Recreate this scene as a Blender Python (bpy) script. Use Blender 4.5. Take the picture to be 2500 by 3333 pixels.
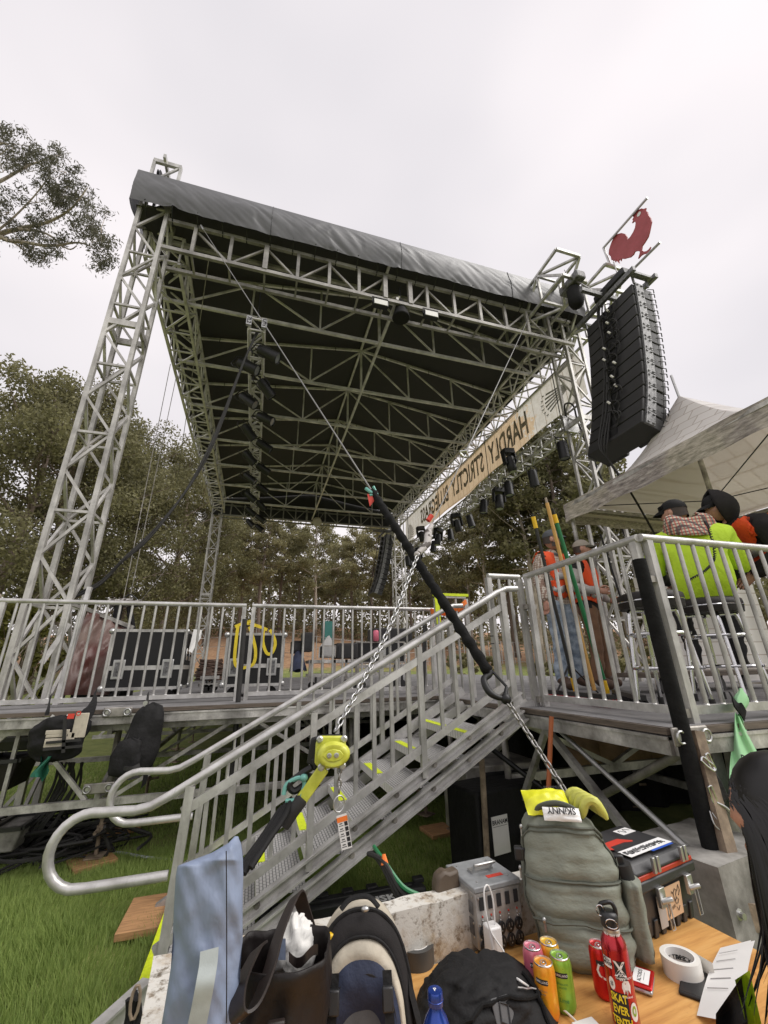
import bpy, bmesh, math, random
import numpy as np
from mathutils import Vector, Matrix, Euler, noise
from mathutils.geometry import tessellate_polygon
for _o in list(bpy.data.objects): bpy.data.objects.remove(_o)
SC = bpy.context.scene
COL = SC.collection
R_ = math.radians
V = Vector
# ------------------------------------------------------------------ camera, sky, sun, exposure
CAMR, CAMU, CAMF = V((0.958041, -0.285988, -0.019194)), V((-0.084789, -0.346731, 0.934125)), V((0.273804, 0.893302, 0.356431))
CAMP = V((0.0, 0.0, 1.66)); FPX = 1327.67; CX, CY = 1250.0, 1666.5
cam = bpy.data.cameras.new('camera'); camo = bpy.data.objects.new('camera', cam); COL.objects.link(camo)
cam.sensor_fit = 'HORIZONTAL'; cam.sensor_width = 36.0; cam.lens = 36.0*FPX/2500.0
cam.clip_start = 0.05; cam.clip_end = 2000
camo.matrix_world = Matrix(((CAMR.x, CAMU.x, -CAMF.x, 0), (CAMR.y, CAMU.y, -CAMF.y, 0), (CAMR.z, CAMU.z, -CAMF.z, CAMP.z), (0, 0, 0, 1)))
SC.camera = camo
SUN_EL, SUN_AZ = R_(50), R_(118)         # veiled sun, high to the right and a little behind the camera
W = bpy.data.worlds.new('World'); SC.world = W; W.use_nodes = True
wn = W.node_tree; wn.nodes.clear()
def _wn(t, **k):
    n = wn.nodes.new(t)
    for a, b in k.items(): setattr(n, a, b)
    return n
_sky = _wn('ShaderNodeTexSky', sky_type='NISHITA', sun_disc=False, sun_elevation=SUN_EL, sun_rotation=SUN_AZ, air_density=1.0, dust_density=4.0, ozone_density=1.0)
_tc = _wn('ShaderNodeTexCoord'); _mp = _wn('ShaderNodeMapping'); _mp.inputs['Scale'].default_value = (1.0, 1.0, 2.2)
_nz = _wn('ShaderNodeTexNoise'); _nz.inputs['Scale'].default_value = 1.3; _nz.inputs['Detail'].default_value = 3.0; _nz.inputs['Roughness'].default_value = 0.45
_rp = _wn('ShaderNodeValToRGB'); _rp.color_ramp.elements[0].position = 0.36; _rp.color_ramp.elements[0].color = (4.5, 4.33, 4.5, 1)
_rp.color_ramp.elements[1].position = 0.66; _rp.color_ramp.elements[1].color = (5.75, 5.42, 5.5, 1)
_mx = _wn('ShaderNodeMix', data_type='RGBA'); _mx.inputs['Factor'].default_value = 0.96
_bg = _wn('ShaderNodeBackground'); _bg.inputs['Strength'].default_value = 0.1
_ow = _wn('ShaderNodeOutputWorld')
wl = wn.links.new
wl(_tc.outputs['Generated'], _mp.inputs['Vector']); wl(_mp.outputs[0], _nz.inputs['Vector']); wl(_nz.outputs['Fac'], _rp.inputs[0])
wl(_sky.outputs[0], _mx.inputs[6]); wl(_rp.outputs[0], _mx.inputs[7]); wl(_mx.outputs[2], _bg.inputs[0]); wl(_bg.outputs[0], _ow.inputs[0])
sun = bpy.data.lights.new('sun', 'SUN'); sun.energy = 1.5; sun.angle = R_(50); sun.color = (1.0, 0.97, 0.93)
suno = bpy.data.objects.new('sun', sun); COL.objects.link(suno)
_sd = V((math.sin(SUN_AZ)*math.cos(SUN_EL), math.cos(SUN_AZ)*math.cos(SUN_EL), math.sin(SUN_EL)))
suno.rotation_euler = _sd.to_track_quat('Z', 'Y').to_euler(); suno.location = (0, 0, 40)
SC.view_settings.view_transform = 'Standard'; SC.view_settings.look = 'None'; SC.view_settings.exposure = 0.85; SC.view_settings.gamma = 1.0
SC.view_settings.use_curve_mapping = False
SC.render.engine = 'CYCLES'; SC.cycles.max_bounces = 6; SC.cycles.diffuse_bounces = 4; SC.cycles.transparent_max_bounces = 8

# ------------------------------------------------------------------ measuring helpers: a photograph point -> a point of the place
def ray(X, Y): return CAMF + CAMR*((X-CX)/FPX) - CAMU*((Y-CY)/FPX)
def pz(X, Y, z): d = ray(X, Y); return CAMP + d*((z-CAMP.z)/d.z)
def py(X, Y, y): d = ray(X, Y); return CAMP + d*(y/d.y)
def pxx(X, Y, x): d = ray(X, Y); return CAMP + d*(x/d.x)
def pd(X, Y, d): return CAMP + ray(X, Y)*d
def pdist(X, Y, h): d = ray(X, Y); return CAMP + d*(h/math.hypot(d.x, d.y))

# ------------------------------------------------------------------ mesh builder
ORG = {}
def root_org(p):
    while p is not None:
        if p.name in ORG: return ORG[p.name]
        p = p.parent
    return V((0, 0, 0))
def frame(d, up=V((0, 0, 1))):
    d = V(d).normalized(); u = V(up)
    if abs(d.dot(u)) > 0.98: u = V((1, 0, 0)) if abs(d.x) < 0.9 else V((0, 1, 0))
    s = d.cross(u).normalized(); u2 = s.cross(d).normalized()
    return s, u2, d
def xf(loc=(0, 0, 0), rx=0, ry=0, rz=0, sc=(1, 1, 1)):
    return Matrix.Translation(V(loc)) @ Euler((R_(rx), R_(ry), R_(rz))).to_matrix().to_4x4() @ Matrix.Diagonal((sc[0], sc[1], sc[2], 1))
class MB:
    def __init__(s): s.v = []; s.f = []; s.m = []; s.cm = 0; s.p = []
    def add(s, vs, fs, M=None):
        o = len(s.v); s.p.append((o, len(s.f)))
        s.v += [tuple(M @ V(v)) for v in vs] if M is not None else [tuple(v) for v in vs]
        for f in fs: s.f.append(tuple(i+o for i in f)); s.m.append(s.cm)
        return s
    def box(s, c, sz, M=None):
        x, y, z = sz[0]/2, sz[1]/2, sz[2]/2
        vs = [(c[0]+a*x, c[1]+b*y, c[2]+d*z) for d in (-1, 1) for b in (-1, 1) for a in (-1, 1)]
        return s.add(vs, [(0, 2, 3, 1), (4, 5, 7, 6), (0, 1, 5, 4), (2, 6, 7, 3), (0, 4, 6, 2), (1, 3, 7, 5)], M)
    def bx(s, x0, x1, y0, y1, z0, z1, M=None): return s.box(((x0+x1)/2, (y0+y1)/2, (z0+z1)/2), (abs(x1-x0), abs(y1-y0), abs(z1-z0)), M)
    def hexa(s, p): return s.add(p, [(0, 3, 2, 1), (4, 5, 6, 7), (0, 1, 5, 4), (1, 2, 6, 5), (2, 3, 7, 6), (3, 0, 4, 7)])
    def beam(s, p, q, w, h=None, up=V((0, 0, 1))):
        h = w if h is None else h; p = V(p); q = V(q); a, b, d = frame(q-p, up); a = a*w/2; b = b*h/2
        return s.hexa([p-a-b, p+a-b, p+a+b, p-a+b, q-a-b, q+a-b, q+a+b, q-a+b])
    def tube(s, pts, r, n=8, closed=False, caps=True, flat=1.0, up=V((0, 0, 1))):
        pts = [V(p) for p in pts]; N = len(pts); rs = r if isinstance(r, (list, tuple)) else [r]*N
        vs = []; prev = None
        for i in range(N):
            if closed: t = pts[(i+1) % N]-pts[i-1]
            else: t = pts[min(i+1, N-1)]-pts[max(i-1, 0)]
            if t.length < 1e-9: t = V((0, 0, 1))
            t.normalize()
            if prev is None: a, b, _ = frame(t, up)
            else:
                a = prev - t*prev.dot(t)
                if a.length < 1e-6: a, b, _ = frame(t, up)
                a.normalize(); b = a.cross(t) if False else t.cross(a)*-1
            prev = a.copy()
            for k in range(n):
                an = 2*math.pi*k/n; vs.append(pts[i] + a*math.cos(an)*rs[i] + b*math.sin(an)*rs[i]*flat)
        fs = []; M_ = N if closed else N-1
        for i in range(M_):
            j = (i+1) % N
            for k in range(n): fs.append((i*n+k, i*n+(k+1) % n, j*n+(k+1) % n, j*n+k))
        if caps and not closed: fs.append(tuple(range(n-1, -1, -1))); fs.append(tuple((N-1)*n+k for k in range(n)))
        return s.add(vs, fs)
    def lathe(s, prof, n=16, M=None, caps=True):
        vs = []; fs = []
        for r, z in prof:
            for k in range(n): a = 2*math.pi*k/n; vs.append((r*math.cos(a), r*math.sin(a), z))
        for i in range(len(prof)-1):
            for k in range(n): fs.append((i*n+k, i*n+(k+1) % n, (i+1)*n+(k+1) % n, (i+1)*n+k))
        if caps: fs.append(tuple(range(n-1, -1, -1))); fs.append(tuple((len(prof)-1)*n+k for k in range(n)))
        return s.add(vs, fs, M)
    def ext(s, poly, t, M=None):
        n = len(poly)
        vs = [(p[0], p[1], 0) for p in poly] + [(p[0], p[1], t) for p in poly]
        fs = [tuple(range(n-1, -1, -1)), tuple(range(n, 2*n))] + [(i, (i+1) % n, n+(i+1) % n, n+i) for i in range(n)]
        return s.add(vs, fs, M)
    def ell(s, c, r, n=14, m=9, M=None):
        if not isinstance(r, (tuple, list)): r = (r, r, r)
        vs = [(c[0], c[1], c[2]-r[2])]; fs = []
        for i in range(1, m):
            t = math.pi*i/m
            for k in range(n): a = 2*math.pi*k/n; vs.append((c[0]+r[0]*math.sin(t)*math.cos(a), c[1]+r[1]*math.sin(t)*math.sin(a), c[2]-r[2]*math.cos(t)))
        vs.append((c[0], c[1], c[2]+r[2])); L = len(vs)-1
        for k in range(n): fs.append((0, 1+(k+1) % n, 1+k)); fs.append((L, L-n+k, L-n+(k+1) % n))
        for i in range(m-2):
            for k in range(n): o = 1+i*n; fs.append((o+k, o+(k+1) % n, o+n+(k+1) % n, o+n+k))
        return s.add(vs, fs, M)
    def grid(s, fn, nu, nv, wrap=False, M=None):
        vs = [fn(i/(nu if wrap else nu-1), j/(nv-1)) for j in range(nv) for i in range(nu)]; fs = []
        for j in range(nv-1):
            for i in range(nu if wrap else nu-1):
                k = (i+1) % nu; fs.append((j*nu+i, j*nu+k, (j+1)*nu+k, (j+1)*nu+i))
        return s.add(vs, fs, M)
    def each(s, name, mats, par=None, **k):          # every shape added becomes an object of its own
        out = []; E_ = s.p+[(len(s.v), len(s.f))]
        for (a, b), (c, d) in zip(E_, E_[1:]):
            q = MB(); q.v = s.v[a:c]; q.f = [tuple(i-a for i in f) for f in s.f[b:d]]; q.m = [0]*(d-b); out.append(q.build(name, mats, par, **k))
        return out
    def mesh(s, name, off=None):
        me = bpy.data.meshes.new(name)
        vs = s.v if off is None else [(v[0]-off[0], v[1]-off[1], v[2]-off[2]) for v in s.v]
        me.from_pydata(vs, [], s.f)
        if any(s.m): me.polygons.foreach_set('material_index', s.m)
        return me
    def build(s, name, mats, par=None, smooth=False, bev=0.0, sub=0, ang=40):
        off = root_org(par) if par is not None else None
        me = s.mesh(name, off)
        for m in (mats if isinstance(mats, (list, tuple)) else [mats]): me.materials.append(M_[m])
        if smooth or bev or sub:
            me.shade_smooth(); me.set_sharp_from_angle(angle=R_(ang if not sub else 180))
        o = bpy.data.objects.new(name, me); COL.objects.link(o)
        if par is not None: o.parent = par
        if bev:
            b = o.modifiers.new('bevel', 'BEVEL'); b.width = bev; b.segments = 2; b.limit_method = 'ANGLE'; b.angle_limit = R_(40)
        if sub:
            b = o.modifiers.new('sub', 'SUBSURF'); b.levels = sub; b.render_levels = sub
        return o
def tag(o, label, cat, group=None, kind=None):
    if label: o['label'] = label
    if cat: o['category'] = cat
    if group: o['group'] = group
    if kind: o['kind'] = kind
    return o
def thing(name, label, cat, loc=(0, 0, 0), group=None, rz=0.0):
    o = bpy.data.objects.new(name, None); COL.objects.link(o); o.location = loc; o.rotation_euler = (0, 0, rz); o.empty_display_size = 0.1
    ORG[o.name] = V(loc); return tag(o, label, cat, group)
def local(name, label, cat, loc, rz=0.0, group=None):     # a thing whose parts are written in its own frame
    o = thing(name, label, cat, loc, group, rz); ORG[o.name] = V((0, 0, 0)); return o
def inst(me, name, par, loc, rot=None, sc=None):
    o = bpy.data.objects.new(name, me); COL.objects.link(o)
    if par is not None: o.parent = par; o.location = V(loc)-root_org(par)
    else: o.location = loc
    if rot is not None: o.rotation_euler = rot
    if sc is not None: o.scale = sc
    return o
def copy_tree(o, parent=None):
    c = o.copy(); COL.objects.link(c); c.parent = parent
    for ch in list(o.children): copy_tree(ch, c)
    return c
def struct(o): o['kind'] = 'structure'; return o
def stuff(o): o['kind'] = 'stuff'; return o
def fast_mesh(name, vs, fs, mat, smooth=False):
    vs = np.asarray(vs, np.float32); fs = np.asarray(fs, np.int32); k = fs.shape[1]
    me = bpy.data.meshes.new(name)
    me.vertices.add(len(vs)); me.vertices.foreach_set('co', vs.ravel())
    me.loops.add(fs.size); me.loops.foreach_set('vertex_index', fs.ravel())
    me.polygons.add(len(fs)); me.polygons.foreach_set('loop_start', np.arange(0, fs.size, k, dtype=np.int32))
    me.update(calc_edges=True); me.validate()
    if smooth: me.shade_smooth()
    me.materials.append(M_[mat]); return me
_txt = {}
def text_geo(body, size=1.0, ext=0.0, sx=1.0, bold=0.0, align='CENTER'):
    key = (body, size, ext, sx, bold, align)
    if key not in _txt:
        c = bpy.data.curves.new('t', 'FONT'); c.body = body; c.size = size; c.extrude = ext; c.align_x = align; c.align_y = 'CENTER'; c.offset = bold; c.resolution_u = 2
        o = bpy.data.objects.new('t', c); COL.objects.link(o)
        me = bpy.data.meshes.new_from_object(o.evaluated_get(bpy.context.evaluated_depsgraph_get()))
        _txt[key] = ([(v.co.x*sx, v.co.y, v.co.z) for v in me.vertices], [tuple(p.vertices) for p in me.polygons])
        bpy.data.objects.remove(o); bpy.data.curves.remove(c); bpy.data.meshes.remove(me)
    return _txt[key]
def add_text(mb, body, M, size, sx=1.0, bold=0.0, fn=None, align='CENTER'):
    vs, fs = text_geo(body, size, 0.0, sx, bold, align)
    if fn: vs = [fn(v) for v in vs]
    return mb.add(vs, fs, M)
def sm(t): t = max(0.0, min(1.0, t)); return t*t*(3-2*t)
def lerp(a, b, t): return a+(b-a)*t
def smooth_path(pts, n=6):
    P = [V(p) for p in pts]; out = []
    for i in range(len(P)-1):
        a, b, c, d = P[max(i-1, 0)], P[i], P[i+1], P[min(i+2, len(P)-1)]
        for k in range(n):
            t = k/n; out.append(0.5*((2*b)+(c-a)*t+(2*a-5*b+4*c-d)*t*t+(3*b-a-3*c+d)*t*t*t))
    out.append(P[-1]); return out
ORD = ['first', 'second', 'third', 'fourth', 'fifth', 'sixth', 'seventh', 'eighth', 'ninth', 'tenth', 'eleventh', 'twelfth', 'thirteenth', 'fourteenth', 'fifteenth', 'sixteenth', 'seventeenth', 'eighteenth', 'nineteenth', 'twentieth', 'twenty-first', 'twenty-second', 'twenty-third', 'twenty-fourth', 'twenty-fifth', 'twenty-sixth', 'twenty-seventh', 'twenty-eighth', 'twenty-ninth', 'thirtieth']
# ------------------------------------------------------------------ materials
M_ = {}
def nt(name):
    m = bpy.data.materials.new(name); m.use_nodes = True; M_[name] = m
    t = m.node_tree; t.nodes.clear()
    o = t.nodes.new('ShaderNodeOutputMaterial'); b = t.nodes.new('ShaderNodeBsdfPrincipled')
    t.links.new(b.outputs[0], o.inputs[0]); return m, t, b, o
def N(t, ty, ins=None, **k):
    n = t.nodes.new(ty)
    for a, c in k.items(): setattr(n, a, c)
    for a, c in (ins or {}).items(): n.inputs[a].default_value = c
    return n
def cl(c, k=1.0): return (min(c[0]*k, 1), min(c[1]*k, 1), min(c[2]*k, 1), 1)
def coords(t, world=False):
    return N(t, 'ShaderNodeNewGeometry').outputs['Position'] if world else N(t, 'ShaderNodeTexCoord').outputs['Object']
def ramp(t, fac, stops):
    r = N(t, 'ShaderNodeValToRGB'); e = r.color_ramp.elements
    while len(e) < len(stops): e.new(0.5)
    for i, (p, c) in enumerate(stops): e[i].position = p; e[i].color = (c[0], c[1], c[2], 1)
    t.links.new(fac, r.inputs[0]); return r.outputs[0]
def noise_(t, co, scale, detail=4, rough=0.55, stretch=None):
    if stretch:
        mp = N(t, 'ShaderNodeMapping'); mp.inputs['Scale'].default_value = stretch; t.links.new(co, mp.inputs[0]); co = mp.outputs[0]
    n = N(t, 'ShaderNodeTexNoise', {'Scale': scale, 'Detail': detail, 'Roughness': rough}); t.links.new(co, n.inputs['Vector']); return n.outputs['Fac']
def bump_(t, b, fac, strength=0.3, dist=0.01):
    n = N(t, 'ShaderNodeBump', {'Strength': strength, 'Distance': dist}); t.links.new(fac, n.inputs['Height']); t.links.new(n.outputs[0], b.inputs['Normal'])
def mat(name, col, rough=0.5, metal=0.0, var=0.12, vs=5.0, bump=0.0, bs=60.0, bd=0.004, col2=None, world=False, stretch=None, sheen=0.0, coat=0.0, rv=0.1, lo=0.32, hi=0.68, spec=0.5, dirt=0.0):
    m, t, b, o = nt(name); co = coords(t, world)
    f = noise_(t, co, vs, 5, 0.6, stretch)
    c = ramp(t, f, [(lo, cl(col, 1-var)), (hi, cl(col2 if col2 else col, 1+var))])
    if dirt:                             # rubbed-in grime and scuffs
        d1 = ramp(t, noise_(t, co, 2.3, 6, 0.75), [(0.38, (1-dirt,)*3), (0.56, (1, 1, 1))]); d2 = ramp(t, noise_(t, co, 38, 4, 0.8, (1, 1, 0.25)), [(0.3, (1-dirt*.9,)*3), (0.42, (1, 1, 1))])
        for d_ in (d1, d2):
            mx = N(t, 'ShaderNodeMix', data_type='RGBA', blend_type='MULTIPLY'); mx.inputs[0].default_value = 1; t.links.new(c, mx.inputs[6]); t.links.new(d_, mx.inputs[7]); c = mx.outputs[2]
    t.links.new(c, b.inputs['Base Color'])
    r = N(t, 'ShaderNodeMapRange', {'To Min': max(rough-rv, 0.02), 'To Max': min(rough+rv, 1)}); t.links.new(f, r.inputs[0]); t.links.new(r.outputs[0], b.inputs['Roughness'])
    b.inputs['Metallic'].default_value = metal; b.inputs['Specular IOR Level'].default_value = spec
    if sheen: b.inputs['Sheen Weight'].default_value = sheen
    if coat: b.inputs['Coat Weight'].default_value = coat; b.inputs['Coat Roughness'].default_value = 0.1
    if bump: bump_(t, b, noise_(t, co, bs, 3, 0.6, stretch), bump, bd)
    return m
mat('alu', (0.4, 0.39, 0.37), 0.38, 0.45, 0.22, 7, 0.06, 90, col2=(0.56, 0.55, 0.53), stretch=(1, 1, 0.35), dirt=.22)
mat('tower_alu', (0.42, 0.4, 0.375), 0.42, 0.4, 0.25, 4, 0.06, 60, col2=(0.58, 0.565, 0.54), stretch=(1, 1, 0.35), dirt=.3)
mat('lid_grey', (.26, .27, .275), .5, .1, .2, 20, .1, 60)
mat('alu_bright', (0.5, 0.485, 0.465), 0.34, 0.48, 0.14, 6, 0.04, 60, col2=(0.62, 0.61, 0.6), dirt=.2)
mat('alu_worn', (0.36, 0.34, 0.31), 0.5, 0.45, 0.35, 5, 0.1, 60, col2=(0.56, 0.545, 0.52), dirt=.4)
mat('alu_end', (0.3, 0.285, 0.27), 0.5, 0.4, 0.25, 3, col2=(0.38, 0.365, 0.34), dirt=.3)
mat('alu_roof', (0.5, 0.485, 0.475), 0.45, 0.2, 0.22, 3, col2=(0.66, 0.64, 0.63))
mat('steel_dull', (0.25, 0.235, 0.215), 0.5, 0.6, 0.3, 8, 0.15, 70, col2=(0.36, 0.34, 0.31))
mat('steel_rust', (0.16, 0.11, 0.075), 0.75, 0.2, 0.4, 9, 0.3, 60, col2=(0.28, 0.22, 0.16))
mat('galv', (0.5, 0.5, 0.49), 0.35, 0.85, 0.12, 12)
mat('chain', (0.4, 0.4, 0.4), 0.33, 0.9, 0.12, 30)
mat('chain_dark', (0.3, 0.29, 0.28), 0.4, 0.85, 0.2, 30)
mat('wire', (.2, .195, .19), .5, .3, .1, 20)
mat('chrome', (0.75, 0.75, 0.76), 0.12, 1.0, 0.05, 5, rv=0.04)
mat('brass', (0.7, 0.6, 0.42), 0.3, 0.9, 0.1, 5)
mat('black_paint', (0.022, 0.021, 0.02), 0.5, 0.0, 0.3, 6, 0.1, 120)
mat('black_metal', (0.0105, 0.0105, 0.011), 0.45, 0.1, 0.3, 6)
mat('cabinet', (0.028, 0.027, 0.027), 0.55, 0.0, 0.15, 4, 0.12, 300, 0.001)
mat('grille', (0.03, 0.03, 0.031), 0.5, 0.3, 0.2, 20, 0.4, 200, 0.003)
mat('plate', (0.11, 0.11, 0.115), 0.5, 0.5, 0.4, 25, 0.2, 90, col2=(0.2, 0.2, 0.2))
mat('black_fabric', (0.0105, 0.0102, 0.0105), 0.75, 0.0, 0.35, 9, 0.6, 24, 0.012, spec=0.3)
mat('black_foam', (0.0085, 0.0085, 0.0085), 0.85, 0.0, 0.5, 14, 0.6, 70, 0.006, spec=0.2)
mat('grey_fabric', (0.1, 0.1, 0.102), 0.85, 0.0, 0.2, 8, 0.3, 200, 0.002)
mat('charcoal_fabric', (0.024, 0.022, 0.022), 0.9, 0.0, 0.25, 10, 0.4, 160, 0.003, spec=0.2)
mat('olive_fabric', (0.205, 0.218, 0.175), 0.6, 0.0, 0.1, 7, 0.55, 17, 0.011, spec=0.35, stretch=(1, 1, 1.8))
mat('olive_dark', (0.1, 0.108, 0.085), 0.75, 0.0, 0.12, 9, 0.3, 200, 0.002)
mat('blue_fabric', (0.215, 0.26, 0.365), 0.55, 0.0, 0.1, 5, 0.5, 13, 0.012, spec=0.4, stretch=(1.6, 1.6, .8))
mat('navy_fabric', (0.02, 0.028, 0.06), 0.75, 0.0, 0.2, 8, 0.5, 30, 0.008)
mat('cream_fabric', (0.5, 0.45, 0.36), 0.85, 0.0, 0.14, 9, 0.4, 60, 0.004, dirt=.2)
mat('white_cloth', (0.68, 0.67, 0.64), 0.85, 0.0, 0.06, 9, 0.2, 80, 0.004)
mat('webbing', (0.33, 0.36, 0.35), 0.7, 0.0, 0.1, 30, 0.3, 400, 0.001)
mat('leather', (0.0125, 0.0095, 0.0088), 0.5, 0.0, 0.3, 8, 0.5, 40, 0.004, spec=0.35)
mat('leather_strap', (0.02, 0.0135, 0.0115), 0.5, 0.0, 0.25, 12, 0.2, 160, 0.002)
mat('rubber', (0.02, 0.019, 0.018), 0.7, 0.0, 0.3, 8)
mat('black_plastic', (0.02, 0.02, 0.021), 0.38, 0.0, 0.2, 5)
mat('toolbox_plastic', (0.03, 0.03, 0.032), 0.42, 0.0, 0.2, 7, 0.15, 220, 0.001)
mat('white_plastic', (0.78, 0.77, 0.75), 0.3, 0.0, 0.03, 5)
mat('paper', (0.75, 0.74, 0.72), 0.8, 0.0, 0.04, 5)
mat('tape_white', (0.74, 0.72, 0.67), 0.35, 0.0, 0.04, 5)
mat('tape_grey', (0.06, 0.06, 0.058), 0.4, 0.0, 0.15, 8)
mat('cardboard', (0.62, 0.42, 0.26), 0.8, 0.0, 0.06, 6)
mat('ink', (0.02, 0.02, 0.022), 0.7, 0.0, 0.1, 5)
mat('ink_white', (0.8, 0.8, 0.79), 0.6, 0.0, 0.03, 5)
mat('ink_yellow', (0.85, 0.72, 0.03), 0.4, 0.0, 0.03, 5)
mat('ink_red', (0.6, 0.05, 0.03), 0.45, 0.0, 0.1, 5)
mat('ink_blue', (0.03, 0.1, 0.5), 0.45, 0.0, 0.1, 5)
mat('ink_brown', (0.15, 0.125, 0.11), 0.8, 0.0, 0.35, 5, col2=(0.42, 0.34, 0.27))
mat('red_seal', (0.42, 0.035, 0.015), 0.4, 0.0, 0.2, 6)
mat('red_metal', (0.5, 0.02, 0.03), 0.22, 0.75, 0.15, 9, coat=0.5)
mat('can_red', (0.55, 0.015, 0.015), 0.25, 0.5, 0.08, 7)
mat('blue_metal', (0.02, 0.06, 0.33), 0.25, 0.5, 0.1, 6, coat=0.4)
mat('can_pink', (0.75, 0.24, 0.3), 0.3, 0.35, 0.15, 22, col2=(0.62, 0.12, 0.2))
mat('can_yellow', (0.85, 0.48, 0.03), 0.3, 0.35, 0.1, 28, col2=(0.75, 0.22, 0.02))
mat('can_orange', (0.85, 0.35, 0.03), 0.3, 0.35, 0.12, 30, col2=(0.8, 0.55, 0.05))
mat('can_lime', (0.36, 0.6, 0.06), 0.3, 0.35, 0.12, 26, col2=(0.16, 0.36, 0.04))
mat('lid', (0.66, 0.66, 0.66), 0.25, 0.9, 0.05, 8)
mat('hoist_yellow', (0.52, 0.55, 0.05), 0.4, 0.0, 0.1, 22, 0.08, 60, col2=(0.6, 0.62, 0.09), coat=0.2)
mat('hivis_yellow', (0.5, 0.72, 0.03), 0.75, 0.0, 0.08, 5, 0.6, 11, 0.03, stretch=(1, 1, .6))
mat('hivis_strip', (0.66, 0.78, 0.02), 0.6, 0.0, 0.15, 30, 0.5, 300, 0.002)
mat('hivis_orange', (0.8, 0.085, 0.015), 0.75, 0.0, 0.12, 6, 0.6, 12, 0.03, stretch=(1, 1, .6))
mat('reflective', (0.42, 0.41, 0.4), 0.5, 0.2, 0.06, 8)
mat('skin', (0.47, 0.25, 0.18), 0.55, 0.0, 0.1, 30)
mat('hair_brown', (0.045, 0.03, 0.022), 0.6, 0.0, 0.3, 40)
mat('hair_black', (0.0085, 0.0075, 0.0075), 0.38, 0.0, 0.3, 40)
mat('denim', (0.17, 0.225, 0.3), 0.85, 0.0, 0.25, 9, 0.6, 14, 0.02, col2=(0.36, 0.42, 0.48))
mat('brown_canvas', (0.17, 0.09, 0.05), 0.85, 0.0, 0.2, 8, 0.2, 120, 0.003)
mat('dark_trouser', (0.02, 0.02, 0.022), 0.85, 0.0, 0.2, 8, 0.2, 120, 0.003)
mat('boot', (0.09, 0.05, 0.032), 0.6, 0.0, 0.3, 12)
mat('boot_dark', (0.022, 0.018, 0.016), 0.6, 0.0, 0.3, 12)
mat('cap_grey', (0.085, 0.09, 0.1), 0.85, 0.0, 0.1, 12)
mat('cap_tan', (0.36, 0.32, 0.27), 0.85, 0.0, 0.1, 12)
mat('cap_olive', (0.09, 0.085, 0.06), 0.85, 0.0, 0.2, 12)
mat('grey_knit', (0.38, 0.36, 0.34), 0.9, 0.0, 0.1, 12)
mat('green_rag', (0.02, 0.15, 0.095), 0.9, 0.0, 0.15, 8, 0.3, 120, 0.004)
mat('green_bag', (0.36, 0.68, 0.38), 0.45, 0.0, 0.08, 6, 0.1, 50)
mat('pole_green', (0.015, 0.17, 0.06), 0.4, 0.0, 0.1, 8)
mat('pole_wood', (0.62, 0.36, 0.11), 0.5, 0.0, 0.12, 8, stretch=(8, 8, 1))
mat('pole_orange', (0.36, 0.1, 0.03), 0.5, 0.0, 0.1, 8)
mat('safety_yellow', (0.8, 0.5, 0.02), 0.45, 0.0, 0.08, 8)
mat('strap_yellow', (0.75, 0.58, 0.03), 0.6, 0.0, 0.1, 20)
mat('bristle_red', (0.5, 0.025, 0.04), 0.8, 0.0, 0.25, 60)
mat('ribbon_orange', (0.85, 0.2, 0.03), 0.6, 0.0, 0.08, 8)
mat('shackle_green', (0.17, 0.42, 0.37), 0.45, 0.2, 0.15, 12)
mat('rooster_red', (0.4, 0.045, 0.045), 0.5, 0.0, 0.2, 3, col2=(0.36, 0.06, 0.07))
mat('snack_yellow', (0.72, 0.72, 0.03), 0.3, 0.0, 0.06, 9, 0.3, 30, 0.006)
mat('camo', (0.12, 0.1, 0.09), 0.7, 0.0, 0.3, 16, col2=(0.34, 0.32, 0.31), lo=0.48, hi=0.52)
mat('plug_brown', (0.095, 0.07, 0.048), 0.55, 0.0, 0.15, 12, 0.15, 60)
mat('case_black', (0.008, 0.008, 0.0085), 0.7, 0.0, 0.3, 5, 0.1, 200)
mat('deck_top', (0.16, 0.155, 0.155), 0.75, 0.0, 0.25, 2.2, 0.15, 60, col2=(0.2, 0.195, 0.195))
mat('deck_edge', (0.12, 0.095, 0.075), 0.8, 0.0, 0.35, 6, 0.2, 60, stretch=(1, 1, 10))
mat('pad_wood', (0.4, 0.22, 0.1), 0.7, 0.0, 0.3, 7, 0.1, 60, stretch=(1, 8, 8))
mat('mat_black', (0.045, 0.042, 0.038), 0.8, 0.0, 0.3, 5, 0.2, 40)
mat('fascia', (0.1, 0.1, 0.106), 0.42, 0.0, 0.12, 1.5, 0.12, 40, 0.004, spec=0.55)
mat('membrane', (0.032, 0.0305, 0.031), 0.75, 0.0, 0.15, 0.7, 0.1, 3, 0.02)
mat('tarp_red', (0.2, 0.045, 0.035), 0.45, 0.0, 0.5, 2.4, 0.2, 6, 0.02, col2=(0.13, 0.1, 0.085))
mat('bark', (0.2, 0.155, 0.125), 0.9, 0.0, 0.3, 3, 0.6, 14, 0.05, stretch=(4, 4, 1))
mat('bark_pale', (0.33, 0.27, 0.22), 0.85, 0.0, 0.3, 2, 0.4, 10, 0.04, col2=(0.42, 0.36, 0.3), stretch=(3, 3, 1))
mat('teal_plastic', (0.04, 0.2, 0.18), 0.5, 0.0, 0.1, 3)
mat('brown_sack', (0.3, 0.2, 0.12), 0.9, 0.0, 0.3, 7, 0.3, 40)
mat('concrete_grey', (0.17, 0.16, 0.14), 0.85, 0.0, 0.35, 6, 0.4, 40, col2=(0.27, 0.26, 0.24))
mat('glass_lens', (0.25, 0.26, 0.28), 0.08, 0.3, 0.1, 5)
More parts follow.
